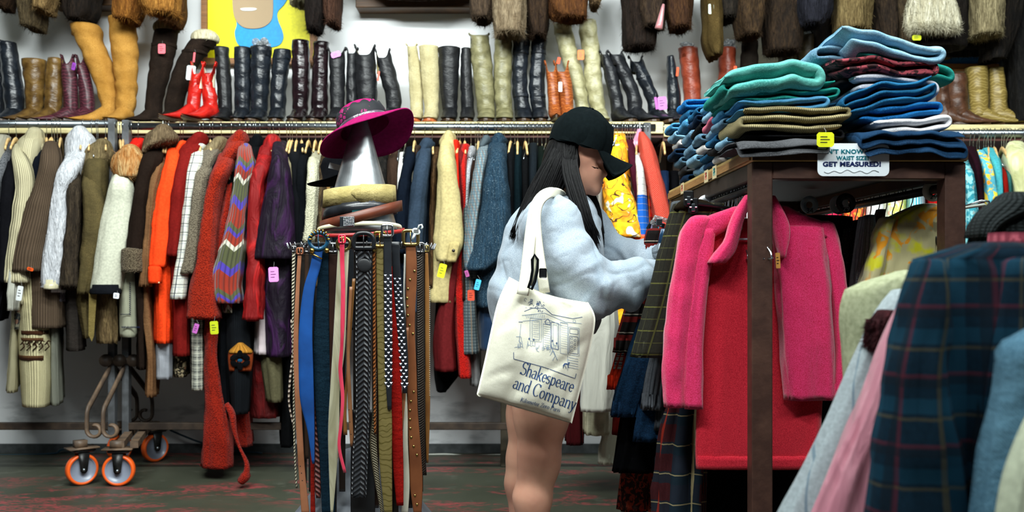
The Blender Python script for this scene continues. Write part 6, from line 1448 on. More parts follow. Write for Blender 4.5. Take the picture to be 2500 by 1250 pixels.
flatg('navy denim skirt with tan topstitching', 'skirt', DN['navy'], 3.22, '780:1560-1640 880:1530-1610 960:1505-1580 1016:1494-1560', t=.03, fold=.012)
flatg('grey pinstripe pleated skirt', 'skirt', plaid('grey_pinstripe', '54585e', [('u', 90, .3, 0, '2e3238', .7)]), 3.15, '820:1600-1640 920:1580-1626 1000:1570-1610', t=.025, fold=.012)
flatg('second grey pinstripe skirt lower down', 'skirt', plaid('grey_pinstripe2', '3e4248', [('u', 90, .3, 0, '24272c', .7)]), 3.17, '860:1626-1650 980:1604-1640 1050:1598-1636', t=.025)
flatg('dark indigo denim skirt with white stitching', 'skirt', DN['navy'], 3.2, '900:1600-1660 1000:1560-1640 1076:1546-1620', t=.03)
flatg('black wool skirt hanging low at the left of the rack', 'skirt', M('cloth', '0c0d10'), 3.3, '820:1570-1650 1000:1530-1640 1150:1500-1620', t=.04, fold=.014)
flatg('brown and rust folk print long skirt', 'skirt', M('print', '2a120e', '8a3420', s=.6), 3.4, '950:1540-1600 1100:1524-1604 1246:1514-1606', t=.03, fold=.01)
flatg('maroon wool skirt by the woman', 'skirt', M('cloth', '5c1410'), 3.45, '640:1560-1600 820:1520-1570 1060:1496-1540', t=.03)
flatg('black and red plaid skirt beside the woman', 'skirt', plaid('blk_red_plaid', '14100f', [('u', 16, .3, 0, '7a1a16', .8), ('v', 16, .3, 0, '7a1a16', .6), ('v', 16, .05, .6, 'b8b0a0', .7)]), 3.42, '560:1580-1612 700:1546-1580 800:1516-1560 860:1500-1540', t=.03)
flatg('orange red skirt edge with a white knitted band', 'skirt', M('cloth', 'd8361a'), 3.44, '800:1530-1550 860:1508-1536 910:1494-1524 950:1486-1512', t=.02, parts=[('knitted_band', -.004, .019, '850:1509-1532 900:1498-1522', plaid('folk_band', 'd5d5d0', [('v', 60, .25, 0, 'b02a28', .9), ('v', 30, .12, .3, '1c2a5c', .9)]), dict(hollow=False, top=.1))])
flatg('blue satin blouse edge beside the red skirt', 'blouse', M('satin', '1c4a70'), 3.5, '560:1610-1630 760:1540-1560 1000:1500-1520', t=.02)
flatg('teal and lilac print blouse behind her wrists', 'blouse', M('print', '1f7a86', 'b48ac8'), 3.6, '546:1590-1620 600:1576-1610 660:1572-1606', t=.03)
flatg('red plaid shirt behind her wrists', 'shirt', plaid('red_plaid2', 'a8281a', [('u', 20, .3, 0, '301414', .7), ('v', 20, .3, 0, '301414', .7)]), 3.56, '550:1612-1640 620:1592-1636 690:1586-1630', t=.03)
flatg('indigo denim skirt behind her wrists', 'skirt', DN['mid'], 3.52, '560:1626-1650 640:1604-1640 700:1598-1640', t=.03)
for q, (px, py, Y) in enumerate(((1602, 548, 3.5), (1612, 536, 3.42))):
    e = thing('clip_hanger', ['black clip hanger just left of the plaid skirt, lower one', 'clear plastic hanger top just left of the plaid skirt'][q], 'hanger', P(px, py, Y), 'clip hangers on the double rack')
    m = MB(); m.tube([P(px-20, py+12, Y), P(px-12, py-6, Y), P(px+20, py+4, Y)], .008, 8, flat=.6); m.build('bar', HBLK if q == 0 else TISS, e)
    m = MB(); m.box(tuple(P(px-10, py+16, Y-.01)), tuple(P(px+4, py-2, Y)), bev=.002); m.build('clip', CHROME, e, False)
# right rod
YB = (lambda t: (t.bump(t.noise(14, 3, st=(1, 1, .4)), .6, .02), t.done(t.mix(t.step(t.noise(16, 3, dist=.8), .57, .62), t.mix(t.step(t.noise(13, 3), .5, .6), lin('b9b184'), lin('d2cf28')), lin('e89a1e'))))[1])(NT('yellow_floral_satin', .35, .5, sheen=.2))
flatg('yellow and orange floral satin blouse on the right rod', 'blouse', YB, 3.0, '502:2234-2294 530:2170-2300 560:2142-2304 620:2126-2312 700:2100-2318 820:2070-2320', t=.045, fold=.014, parts=[('sleeve', -.03, .035, '536:2146-2180 580:2132-2168 660:2114-2150 760:2090-2130 860:2066-2112', YB, dict(wr=.004))])
flatg('white lace blouse left of the yellow floral one', 'blouse', M('knit', 'a9b0b8'), 3.12, '530:2100-2130 620:2090-2124 720:2080-2116 820:2070-2110', t=.03)
flatg('pale blue satin trousers on the right rod', 'trousers', M('satin', '6a8494'), 3.18, '526:2112-2132 620:2098-2130 800:2080-2120', t=.03)
flatg('brown sequinned dress on the right rod', 'dress', M('speck', '2a2622', '8a8474'), 3.25, '560:2062-2090 700:2050-2086 860:2044-2084', t=.03)
flatg('black wool trousers deep in the rack', 'trousers', M('cloth', '08090b'), 3.35, '530:1930-2080 700:1920-2090 1000:1910-2110 1300:1900-2120', t=.04)
flatg('dark maroon long dress deep in the rack', 'dress', M('cloth', '200c12'), 3.4, '540:2080-2130 700:2076-2130 950:2070-2130', t=.04)
flatg('rose taupe knit top behind the yellow blouse', 'top', M('knit', '8a6a66', s=.8), 3.22, '512:2142-2160 560:2130-2150 640:2110-2134', t=.02)
flatg('black jeans deep in the rack behind the pink cardigan', 'jeans', DN['blk'], 3.5, '540:1890-1980 900:1880-2000 1200:1880-2000', t=.04)
# ---------------------------------------------------------------- foreground rack of shirts, close to the camera
GF = 'shirts on the foreground rack'
m = MB(); m.tube([(1.08, .75, 1.245), (1.12, 1.9, 1.245)], .014, 14); tag(m.build('clothes_rail', PIPE), 'steel rod carrying the foreground shirts at the lower right', 'rail')
BP = plaid('blue_red_foreground_plaid', '0a2434', [('u', 10, .22, 0, '123f54', .6), ('v', 10, .22, 0, '123f54', .6), ('u', 10, .07, .5, '5c202c', .5), ('v', 10, .07, .5, '5c202c', .5), ('u', 10, .05, .1, '5a5236', .4), ('v', 10, .05, .1, '5a5236', .4), ('u', 10, .14, .62, '101a24', .6), ('v', 10, .14, .62, '101a24', .6)])
flatg('dark grey ribbed cardigan with a thick collar, above the plaid shirt', 'cardigan', M('knit', '24292a', s=1.6), 1.95, '540:2400-2520 580:2380-2560 640:2372-2580 720:2366-2600', t=.06, grp=GF, parts=[('collar', -.02, .05, '490:2430-2520 512:2396-2540 545:2376-2450 580:2372-2404', M('knit', '2c3132', s=1.6), dict(top=1.2, hollow=False))])
flatg('sage cream wool jacket behind the silver shirt', 'jacket', M('cloth', 'a5ab88', 'b9be9c'), 1.9, '668:2180-2300 700:2080-2330 730:2064-2340 860:2064-2340 950:2070-2340', t=.05, grp=GF, fold=.006)
flatg('silver grey striped satin shirt, leftmost in the foreground', 'shirt', plaid('silver_stripe', 'a9b5ba', [('w', 16, .06, 0, '6c8494', .8)], rough=.4), 1.75, '710:2180-2240 745:2150-2260 860:2090-2260 1000:2030-2230 1130:1965-2200 1260:1898-2160 1350:1850-2130', t=.035, grp=GF, fold=.005, sq=2.4)
flatg('dark red and black fur cuff between the silver and pink shirts', 'fur cuff', M('fur', '2a1014', '5e2a30'), 1.72, '758:2150-2180 790:2132-2172 850:2122-2160', t=.03, grp=GF, fur=2500, fl=.012, step=.01)
flatg('pale pink satin shirt in the foreground', 'shirt', M('satin', 'd58a9c', 'e5a0b0', r=.4), 1.62, '718:2220-2250 760:2196-2260 900:2130-2250 1000:2096-2230 1130:2040-2200 1260:1985-2180 1350:1950-2160', t=.035, grp=GF, fold=.012, ff=4, sq=2.4)
flatg('dark blue plaid flannel shirt with red lines, in the foreground', 'shirt', BP, 1.52, '606:2330-2520 622:2256-2600 660:2238-2660 760:2226-2700 900:2220-2740 1100:2210-2760 1350:2190-2780', t=.06, grp=GF, fold=.014, ff=4,
      parts=[('sleeve', -.05, .045, '640:2240-2290 700:2216-2310 800:2190-2316 900:2170-2300 1000:2158-2310 1100:2144-2330 1200:2132-2350 1350:2120-2360', BP, dict(fold=.014, ff=3, wr=.003)),
             ('front_panel', -.055, .02, '640:2440-2560 760:2420-2600 900:2400-2640 1100:2380-2660 1350:2370-2680', BP, dict(fold=.014))])
flatg('light blue denim shirt at the right edge, nearest row', 'shirt', M('denim', '456a80', '5c8296'), 1.4, '806:2520-2600 840:2450-2640 880:2440-2660 960:2430-2680 1100:2400-2700 1260:2376-2700 1350:2360-2700', t=.04, grp=GF, fold=.012, sq=2.4)
flatg('cream cotton shirt in the lower right corner', 'shirt', M('cloth', 'c5cdb4'), 1.3, '980:2540-2640 1080:2490-2680 1180:2455-2700 1260:2440-2700 1350:2430-2700', t=.03, grp=GF, fold=.006)
flatg('pale tan collared shirt peeking above the plaid shirt', 'shirt', M('cloth', '8c8a6e'), 1.8, '590:2420-2520 618:2370-2540 680:2340-2560', t=.03, grp=GF)
flatg('red checked shirt collar above the plaid shirt', 'shirt', plaid('small_red_check', '8e4450', [('u', 60, .4, 0, '5a1c2a', .7), ('v', 60, .4, 0, '5a1c2a', .7)]), 1.7, '586:2440-2530 610:2420-2560 640:2410-2570', t=.03, grp=GF)
e = thing('clothes_hanger', 'wide pale plastic hanger beyond the right post of the double rack', 'hanger', P(2390, 520, 2.92), GF)
m = MB(); m.tube([P(2300, 520, 2.92), P(2350, 508, 2.92), P(2400, 500, 2.92), P(2412, 512, 2.92)], .014, 10, flat=.35); m.build('shoulder_bar', M('plastic', 'aeb2a8'), e)
m = MB(); m.tube([P(2350, 506, 2.92), P(2395, 490, 2.92), P(2414, 492, 2.92), P(2416, 512, 2.92)], .0035, 8); m.build('wire_frame', CHROME, e)
m = MB(); hp = P(2345, 508, 2.92); m.tube([hp, hp+Vector((-.01, 0, .04)), Vector((xr+.012, 2.92, zrod-.02)), Vector((xr+.016, 2.92, zrod+.004)), Vector((xr, 2.92, zrod+.017))], .0022, 6); m.build('hook', CHROME, e)
# ---------------------------------------------------------------- the woman
PY0 = 3.375
def W(px, py, dy=0.0): return np.array(P(px, py, PY0+dy))
per = thing('person', 'woman in a black cap and pale grey sweatshirt, head bowed, sorting through the skirts', 'person', (Xx(1310, PY0), PY0, 0))
def skinm():
    t = NT('skin', .5, .35); t.b.inputs['Subsurface Weight'].default_value = .12; t.b.inputs['Subsurface Radius'].default_value = (.8, .3, .15); t.b.inputs['Subsurface Scale'].default_value = .01
    t.bump(t.noise(300, 3), .08, .001); return t.done(t.mix(t.step(t.noise(9, 4), .35, .7), lin('c8917a'), lin('d8a68c')))
SKIN = skinm()
c = lambda a, r0, b_, r1, k=.03: ('c', a, r0, b_, r1, k)
pr = []
hd = W(1410, 360); tilt = math.radians(24)
pr += [('e', hd, (.088, .077, .102), .03), c(W(1428, 400), .055, W(1442, 432), .042), c(W(1438, 440), .034, W(1452, 464), .02, .02),
       c(W(1420, 432, -.035), .022, W(1448, 458, -.012), .016, .02), c(W(1420, 432, .035), .022, W(1448, 458, .012), .016, .02),
       ('e', W(1450, 418, -.03), (.024, .022, .026), .02), ('e', W(1450, 418, .03), (.024, .022, .026), .02),
       c(W(1456, 388, -.028), .012, W(1460, 390, .028), .012, .02),
       c(W(1460, 400), .008, W(1474, 422), .010, .012), ('e', W(1474, 427), (.0125, .0125, .009), .008), ('e', W(1468, 431, -.010), (.009, .007, .007), .005), ('e', W(1468, 431, .010), (.009, .007, .007), .005),
       c(W(1464, 446, -.014), .0055, W(1467, 445, 0), .007, .006), c(W(1467, 445, 0), .007, W(1464, 446, .014), .0055, .006),
       c(W(1461, 453, -.012), .006, W(1464, 453, 0), .0075, .006), c(W(1464, 453, 0), .0075, W(1461, 453, .012), .006, .006),
       ('s', W(1466, 449.6, -.016), .0018, W(1466, 449.6, .016), .0018, .004),
       ('s', W(1462, 404, -.040), .010, W(1466, 404, -.030), .010, .015), ('s', W(1462, 404, .040), .010, W(1466, 404, .030), .010, .015),
       ('e', W(1453, 407, -.034), (.0125, .012, .0105), .003), ('e', W(1453, 407, .034), (.0125, .012, .0105), .003),
       ('e', W(1388, 402, -.078), (.014, .009, .026), .006), ('e', W(1388, 402, .078), (.014, .009, .026), .006),
       c(W(1402, 425), .052, W(1372, 520), .056, .03)]
# torso
pr += [c(W(1365, 560, -.12), .07, W(1365, 560, .12), .07, .06), c(W(1350, 620), .12, W(1330, 760), .105, .06), c(W(1330, 760), .105, W(1318, 860), .125, .06),
       c(W(1318, 880, -.06), .11, W(1318, 880, .06), .11, .06), c(W(1375, 640, -.06), .07, W(1375, 640, .06), .07, .05)]
# legs
NL = -.085; FL = .085
pr += [c(W(1318, 920, NL), .10, W(1322, 1010, NL), .084, .05), c(W(1322, 1010, NL), .084, W(1316, 1110, NL), .066, .05), c(W(1316, 1110, NL), .066, W(1312, 1150, NL), .059, .03),
       c(W(1312, 1150, NL), .058, W(1300, 1215, NL), .060, .03), c(W(1300, 1215, NL), .060, W(1300, 1330, NL), .042, .03), c(W(1300, 1330, NL), .042, W(1302, 1430, NL), .034, .03),
       ('e', W(1336, 1132, NL), (.034, .036, .042), .03),
       c(W(1318, 920, FL), .10, W(1300, 1010, FL), .082, .05), c(W(1300, 1010, FL), .08, W(1282, 1120, FL), .062, .05), c(W(1282, 1120, FL), .06, W(1276, 1180, FL), .058, .03),
       c(W(1276, 1180, FL), .058, W(1276, 1300, FL), .04, .03), c(W(1276, 1300, FL), .04, W(1280, 1400, FL), .033, .03)]
for s_, ax in ((NL, 1302), (FL, 1280)):
    a = W(ax, 1400, s_); a[2] = .06; b_ = a.copy(); b_[0] += .15; b_[2] = .035; h2 = a.copy(); h2[0] -= .03; h2[2] = .04
    g = a.copy(); g[2] = .12
    pr += [c(g, .034, a, .04, .03), c(a, .038, b_, .026, .03), c(a, .036, h2, .033, .02)]
# arms and hands
NA = [W(1345, 560, -.15), W(1440, 712, -.19), W(1588, 672, -.10)]; FA = [W(1400, 560, .15), W(1490, 640, .16), W(1606, 622, .03)]
for A_, s_ in ((NA, -1), (FA, 1)):
    pr += [c(A_[0], .055, A_[1], .042, .03), c(A_[1], .042, A_[2], .027, .03)]
    w_ = A_[2]; d = (A_[2]-A_[1]); d /= np.linalg.norm(d); up = np.array([0, 0, 1.0]); sd = np.cross(d, up); sd /= np.linalg.norm(sd); up = np.cross(sd, d)
    palm = w_+d*.07
    pr += [c(w_+d*.02, .024, palm, .022, .015), c(w_+d*.03+up*.018, .016, palm+d*.015+up*.026, .0135, .01), c(w_+d*.03-up*.018, .016, palm+d*.01-up*.028, .0125, .01)]
    for q, (o, L) in enumerate(((.030, .038), (.010, .043), (-.010, .040), (-.029, .031))):
        k0 = palm+d*.018+up*o; k1 = k0+d*L*.85+sd*s_*-.006; k2 = k1+d*L*.45-sd*s_*.022*-1*.8; k3 = k2+d*L*.05+sd*s_*.018
        pr += [c(k0, .0092, k1, .0086, .004), c(k1, .0086, k2, .0078, .003), c(k2, .0078, k3, .007, .003)]
    t0 = w_+d*.035+up*.024; t1 = t0+d*.02+up*.022+sd*s_*.014; t2 = t1+d*.028+up*.008+sd*s_*.010
    pr += [c(t0, .013, t1, .0105, .008), c(t1, .0105, t2, .0085, .003)]
V, Fq = surfnet(pr, (-.06, 2.98, -.0), (.66, 3.66, 1.66), .0058)
V = smooth(V, Fq, 1)
body = mk('body', V, Fq, SKIN, per)
# eyebrow, lashes and lips read as their own surfaces
m = MB()
for s_ in (-1, 1):
    m.tube([W(1448, 396, s_*.049), W(1457, 391, s_*.040), W(1466, 392, s_*.024)], [.002, .003, .002], 6)
    m.tube([W(1444, 406, s_*.056), W(1452, 410, s_*.0545), W(1460, 411, s_*.046)], .002, 5)
m.build('eyebrows_and_lashes', M('cloth', '0d0a09'), per)
m = MB(); m.tube([W(1463, 447, -.017), W(1471, 446.5, 0), W(1463, 447, .017)], [.003, .0045, .003], 8); m.tube([W(1460, 453, -.014), W(1468, 453, 0), W(1460, 453, .014)], [.003, .005, .003], 8); m.build('lips', M('plain', 'a05f50', r=.4), per)
m = MB()
for s_, ax in ((NL, 1302), (FL, 1280)):
    a = W(ax, 1400, s_); x, y = a[0], a[1]
    m.lathe([(.0001, .0), (.9, 0), (1.0, .012), (.98, .03), (.0001, .03)], (0, 0, 0), 20)
    k = len(m.V)-100
    for i in range(k, len(m.V)): v = m.V[i]; m.V[i] = (x+.055+v[0]*.135, y+v[1]*.047, v[2])
m.build('shoe_soles', M('plastic', 'd5d5cf'), per)
m = MB()
V, Fq = surfnet([c(W(ax, 1400, s_)*np.array([1, 1, 0])+np.array([-.03, 0, .05]), .043, W(ax, 1400, s_)*np.array([1, 1, 0])+np.array([.14, 0, .046]), .036, .02) for s_, ax in ((NL, 1302), (FL, 1280))]+[c(W(ax, 1400, s_)*np.array([1, 1, 0])+np.array([0, 0, .06]), .045, W(ax, 1400, s_)*np.array([1, 1, 0])+np.array([0, 0, .11]), .043, .02) for s_, ax in ((NL, 1302), (FL, 1280))], (-.1, 3.1, .005), (.35, 3.65, .18), .008)
mk('sneakers', V, Fq, M('cloth', '2a2c30'), per)
V, Fq = surfnet([c(W(1320, 850, 0), .155, W(1320, 880, 0), .155, .05), c(W(1320, 900, -.08), .118, W(1324, 960, -.085), .108, .03), c(W(1318, 900, .08), .118, W(1308, 960, .085), .105, .03)], (-.15, 3.0, .6), (.4, 3.75, 1.05), .009)
mk('shorts', V, Fq, DN['steel'], per)
# sweatshirt
sw = [c(W(1352, 548, -.13), .085, W(1352, 548, .13), .085, .07), c(W(1392, 520, 0), .075, W(1380, 545, 0), .09, .05), c(W(1348, 600, 0), .165, W(1330, 700, 0), .16, .06), c(W(1330, 700), .16, W(1322, 775), .165, .06),
      c(W(1305, 740, -.06), .12, W(1310, 740, .08), .12, .06), c(W(1385, 640, -.05), .1, W(1385, 640, .07), .1, .06), c(W(1395, 735, 0), .11, W(1360, 770, 0), .11, .06),
      c(W(1340, 552, -.16), .085, W(1392, 645, -.21), .084, .05), c(W(1392, 645, -.21), .084, W(1448, 702, -.22), .086, .04), c(W(1440, 706, -.22), .086, W(1535, 692, -.165), .07, .03), c(W(1535, 692, -.165), .07, W(1580, 672, -.12), .052, .03), c(W(1578, 676, -.12), .052, W(1588, 668, -.105), .044, .015),
      c(W(1432, 560, .14), .085, W(1490, 625, .16), .07, .04), c(W(1490, 625, .16), .068, W(1585, 628, .06), .054, .03), c(W(1585, 628, .06), .05, W(1604, 622, .035), .038, .015)]
V, Fq = surfnet(sw, (-.12, 2.9, .90), (.62, 3.72, 1.42), .007)
V = smooth(V, Fq, 2); Nn = vnorm(V, Fq)
e0, e1, e2_ = NA; f1, f2_ = FA[1], FA[2]
def fold_d(p, i):
    x, y, z = p; d = 0
    nv = noise.noise
    d += .006*nv(Vector((x*7, y*7, z*5)))-.010*max(0, .10-abs(nv(Vector((x*6+z*6, y*7, z*5-x*4)))))*5-.006*max(0, .10-abs(nv(Vector((x*11-z*6, y*9, z*9+x*7)))))*5+.005
    d += .003*nv(Vector((x*16+z*9, y*12, z*8)))
    # creases gather toward elbow and cuff
    for (a, b_, s0) in ((e1, e2_, 1.0), (e0, e1, .8), (f1, f2_, 1.0)):
        ab = b_-a; t = ((p-a)*ab).sum()/(ab*ab).sum(); dist = np.linalg.norm(p-a-ab*min(1, max(0, t)))
        if -.1 < t < 1.1 and dist < .13:
            an = math.atan2(p[1]-(a+ab*t)[1], p[2]-(a+ab*t)[2])
            d += s0*(.003+.006*max(0, t-.5))*math.sin(t*17+2.2*nv(Vector((t*4, an*.9, s0*3)))+math.cos(an)*1.3)
    if z < 1.2: d += .008*math.sin(x*30+z*34+3*nv(Vector((x*5, y*5, z*5))))*min(1, (1.2-z)*8)
    return d
dv = np.array([fold_d(V[i], i) for i in range(len(V))]); V = V+Nn*dv[:, None]; V = smooth(V, Fq, 1)
def sweat():
    t = NT('heather_fleece', .95, .1, sheen=.12); f = t.noise(600, 3, st=(1, 1, .5)); g = t.noise(7, 3, st=(1, 1, .5), dist=1)
    t.bump(t.noise(900, 2), .25, .001); t.bump(t.noise(26, 3), .25, .008)
    col = t.mix(t.step(f, .35, .65), lin('8793a0'), lin('a9b4be')); return t.done(t.mix(t.math('MULTIPLY', t.step(g, .5, .8), .35), col, lin('88a4b8')))
SWM = sweat()
mk('sweatshirt', V, Fq, SWM, per, uv=[(v[0]+v[1], v[2]) for v in V])
# shoulder seam, cuffs, hem
def ribband(a, b_, r, nm):
    a = np.array(a); b_ = np.array(b_); m = MB(); m.tube([a, a*.5+b_*.5, b_], [r, r*.96, r*.98], 28)
    o = mk(nm, m.V, m.F, M('knit', '98a5b0', s=.6), per, uv=[(u[0]*3, u[1]) for u in m.U]); return o
ribband(W(1586, 668, -.11), W(1600, 662, -.095), .043, 'cuff'); ribband(W(1602, 622, .035), W(1616, 619, .025), .038, 'cuff')
pts = []
for i in range(15):
    a = -1.9+3.8*i/14; cpt = W(1352+14*math.cos(a), 552, -.175); pts.append(W(1316+7*i, 600-38*math.sin(math.pi*i/14), -.262+.02*math.sin(math.pi*i/14)))
# hair: clumps following guides, from under the cap
rng = random.Random(5); m = MB()
def strand(pts, r0, n=6):
    q = crom([(i, *p) for i, p in enumerate(pts)], 14); k = len(q)
    m.tube([Vector(x[1:]) for x in q], [r0*(.7+.5*math.sin(math.pi*min(1, i/(k-1)*1.05+.1)))*(1 if i < k-4 else (k-i)/4.5)*min(1, .05+i*.3) for i in range(k)], n)
for i in range(620):      # back curtain
    u = rng.random(); v = rng.random(); sd = rng.uniform(-1, 1)
    s0 = W(1362+u*46, 322+v*12, -.035-.045*u+.05*max(0, sd)); j = rng.uniform(-5, 5)
    p1 = W(1336+u*58+j, 384+v*14, -.060-.030*u-.008*v+.06*(1-u)*max(0, sd)); p2 = W(1298+u*64+j, 450+v*28, -.075-.012*v+.08*max(0, sd)); p3 = W(1268+u*56+j, 520+v*14, -.095+.1*max(0, sd)); ln = rng.uniform(.5, 1)
    p4 = W(1244+u*46+j, 545+ln*44-u*20, -.11+.1*max(0, sd))
    strand([s0, p1, p2, p3, p4], rng.uniform(.0022, .0042), 5)
for i in range(380):      # near side strands falling in front of the shoulder
    u = rng.random(); v = rng.random(); j = rng.uniform(-4, 4)
    s0 = W(1378+u*28, 326+v*10, -.060); p1 = W(1374+u*34+j, 410, -.10-.01*v); p2 = W(1388+u*36+j, 470, -.12-.03*v); p3 = W(1408+u*34+j, 530, -.135-.045*v); p4 = W(1420+u*44+j, 565+rng.random()*66*(1-.5*abs(u-.6)), -.14-.05*v)
    strand([s0, p1, p2, p3, p4], rng.uniform(.002, .0036), 5)
for i in range(150):      # far side strands past the chin
    u = rng.random(); j = rng.uniform(-3, 3)
    strand([W(1392+u*20, 360, .085), W(1400+u*24+j, 430, .09), W(1430+u*26+j, 490, .08), W(1446+u*22+j, 540, .07), W(1452+u*22+j, 570+rng.random()*42, .05)], rng.uniform(.002, .0034), 5)
for i in range(190):      # over the temple and ear
    u = rng.random(); strand([W(1376+u*32, 326+rng.random()*8, -.062), W(1378+u*32, 385, -.094), W(1386+u*22, 418, -.092), W(1386+u*24, 452, -.098), W(1390+u*28, 490, -.11)], rng.uniform(.002, .0036), 5)
for i in range(26):       # loose flyaway ends
    u = rng.random(); strand([W(1300+u*30, 470, -.1), W(1275+u*40, 520, -.12), W(1255+u*60+rng.uniform(-8, 8), 575+rng.random()*16, -.13)], .0016, 4)
hv = [c(W(1400, 350), .080, W(1386, 388), .074, .03), c(W(1378, 395), .066, W(1344, 452), .05, .04), c(W(1344, 452, -.02), .05, W(1304, 525, -.03), .036, .04), c(W(1304, 525, -.05), .036, W(1268, 560, -.06), .02, .03),
      c(W(1390, 400, -.065), .020, W(1400, 470, -.088), .020, .02), c(W(1400, 470, -.088), .020, W(1426, 540, -.128), .015, .02), c(W(1424, 540, -.13), .02, W(1444, 590, -.155), .007, .02), c(W(1400, 400, .07), .02, W(1440, 530, .07), .012, .02)]
Vh, Fh = surfnet(hv, (-.05, 3.05, 1.1), (.42, 3.7, 1.66), .008); m.add(Vh.tolist(), Fh.tolist())
t = NT('black_hair', .5, .09); f = t.noise(140, 3, st=(1, 1, .08)); t.bump(f, .5, .003)
m.build('hair', t.done(t.mix(t.step(f, .3, .7), lin('040404'), lin('0e0d0f'))), per)
# cap
CAPM = M('cloth', '10181a', r=.95); ct = Matrix.Rotation(math.radians(17), 3, 'Y'); cc = Vector(W(1422, 344))
m = MB(); R0 = .112
prof = [(R0*math.cos(a)*(1 if a < .9 else 1), .112*math.sin(a)) for a in [i*math.pi/2/14 for i in range(15)]]; prof = [(R0*.985, -.03), (R0*1.0, -.015)]+prof
prof[-1] = (.0001, prof[-1][1])
m.lathe(prof, cc, 60, ct, wob=lambda a, r, z: (.004*noise.noise(Vector((math.cos(a)*3, math.sin(a)*3, z*20)))*2, -.0016*max(0, math.cos(a*6))**12*(1 if z > 0 else .3)+(-.006*abs(math.sin(a)))+.006*noise.noise(Vector((math.cos(a)*2.2, math.sin(a)*2.2, z*14)))+(-.008 if math.cos(a) > .7 else 0)))
m.lathe([(R0*.95, -.028), (R0*.93, .02), (R0*.8, .07), (.03, .1)], cc, 40, ct)
cap = m.build('cap', CAPM, per)
m = MB(); m.ball(cc+ct @ Vector((0, 0, .113)), .007, 12, (1, 1, .5), ct); m.build('cap_button', CAPM, per)
# visor: curved bill
V = []; Fc = []; NA_ = 25; NR = 9
for sgn in (1, -1):
    for i in range(NA_):
        a = -1.05+2.1*i/(NA_-1)
        for j in range(NR):
            s = j/(NR-1); inner = Vector((R0*math.cos(a)*.93, R0*math.sin(a)*.93, -.022)); out = Vector((R0*.55+.125*math.cos(a*1.25)**.45 if abs(a*1.25) < 1.5 else R0*.6, math.sin(a)*.088, -.022))
            p = inner.lerp(out, s); p.z += -.95*s*(p.y**2)/.088-.008*s+sgn*.0018
            V.append(cc+ct @ p)
n1 = NA_*NR
for i in range(NA_-1):
    for j in range(NR-1):
        q = i*NR+j; Fc += [(q, q+1, q+NR+1, q+NR), (n1+q, n1+q+NR, n1+q+NR+1, n1+q+1)]
for j in range(NR-1):
    for q in (j, (NA_-1)*NR+j): Fc.append((q, q+1, n1+q+1, n1+q))
for i in range(NA_-1): q = i*NR+NR-1; Fc.append((q, q+NR, n1+q+NR, n1+q)); q = i*NR; Fc.append((q, q+NR, n1+q+NR, n1+q))
mk('visor', V, Fc, CAPM, cap)
m = MB(); a0 = -.36
for (x0, z0, x1, z1) in ((-.5, .0, .5, 1.6), (.5, 0, -.3, 1.5), (-.6, .6, .5, .5)):
    def cp(u, z): a = a0+u*.12; return cc+ct @ Vector(((R0-.002)*math.cos(a), (R0-.002)*math.sin(a), .008+z*.02))
    m.tube([cp(x0, z0), cp((x0+x1)/2, (z0+z1)/2), cp(x1, z1)], .0022, 6)
m.build('embroidery', M('cloth', 'dfe4ea'), cap)
# ---------------------------------------------------------------- tote bag
tote = thing('tote_bag', 'cream canvas bookshop tote with navy drawing and lettering hanging from her shoulder', 'tote bag', P(1300, 1034, 3.1))
LF = [(1243, 676), (1216, 735), (1200, 800), (1183, 880), (1163, 966)]; RT = [(1436, 738), (1453, 778), (1442, 850), (1420, 940), (1396, 1034)]
def lerpt(T_, v):
    q = v*(len(T_)-1); i = min(int(q), len(T_)-2); f = q-i; p0 = T_[max(i-1, 0)]; p1 = T_[i]; p2 = T_[i+1]; p3 = T_[min(i+2, len(T_)-1)]
    return tuple(.5*(2*b_+(-a+c_)*f+(2*a-5*b_+4*c_-d)*f*f+(-a+3*b_-3*c_+d)*f**3) for a, b_, c_, d in zip(p0, p1, p2, p3))
def bagp(u, v, side=-1, off=0.0):
    l = lerpt(LF, v); r = lerpt(RT, v); px = l[0]+(r[0]-l[0])*u; py = l[1]+(r[1]-l[1])*u
    py += 10*math.sin(math.pi*u)*(1-v)*(1-v)*1.2 + (4*math.sin(u*9) if v > .98 else 0)*0
    bul = .058*(max(0, 1-(2*u-1)**4)*max(0, 1-(2*v-1)**6))**.5
    fo_ = .011*math.sin((u*1.0-v*.35)*17+1)*max(0, 1-v*1.6)+.012*noise.noise(Vector((u*3.2+v*2.2, v*2.6, 1)))-.012*max(0, .15-abs(noise.noise(Vector((u*2.4+v*1.8, v*1.6-u, 7)))))*3+.006*math.sin((u+v*.8)*11)*max(0, v-.55)
    cr = -.016*math.exp(-((u-.30-.25*(1-v))/.05)**2)*max(0, v-.75)*3
    edge = min(1, 8*min(u, 1-u, v+.02, 1-v))
    Y = 3.045+side*(bul+(fo_+cr)*edge)+(.0)+side*off
    Y -= .03*(u-.5)
    return P(px, py, Y)
V = []; Fc = []; U = []; nu, nv_ = 44, 48
for side in (-1, 1):
    for j in range(nv_+1):
        for i in range(nu+1): V.append(bagp(i/nu, j/nv_, side)); U.append((i/nu*.3, j/nv_*.38))
S1 = (nu+1)*(nv_+1)
for j in range(nv_):
    for i in range(nu):
        q = j*(nu+1)+i; Fc += [(q, q+nu+1, q+nu+2, q+1), (S1+q, S1+q+1, S1+q+nu+2, S1+q+nu+1)]
for j in range(nv_):
    for i in (0, nu): q = j*(nu+1)+i; Fc.append((q, q+nu+1, S1+q+nu+1, S1+q))
for i in range(nu): q = nv_*(nu+1)+i; Fc.append((q, q+1, S1+q+1, S1+q))
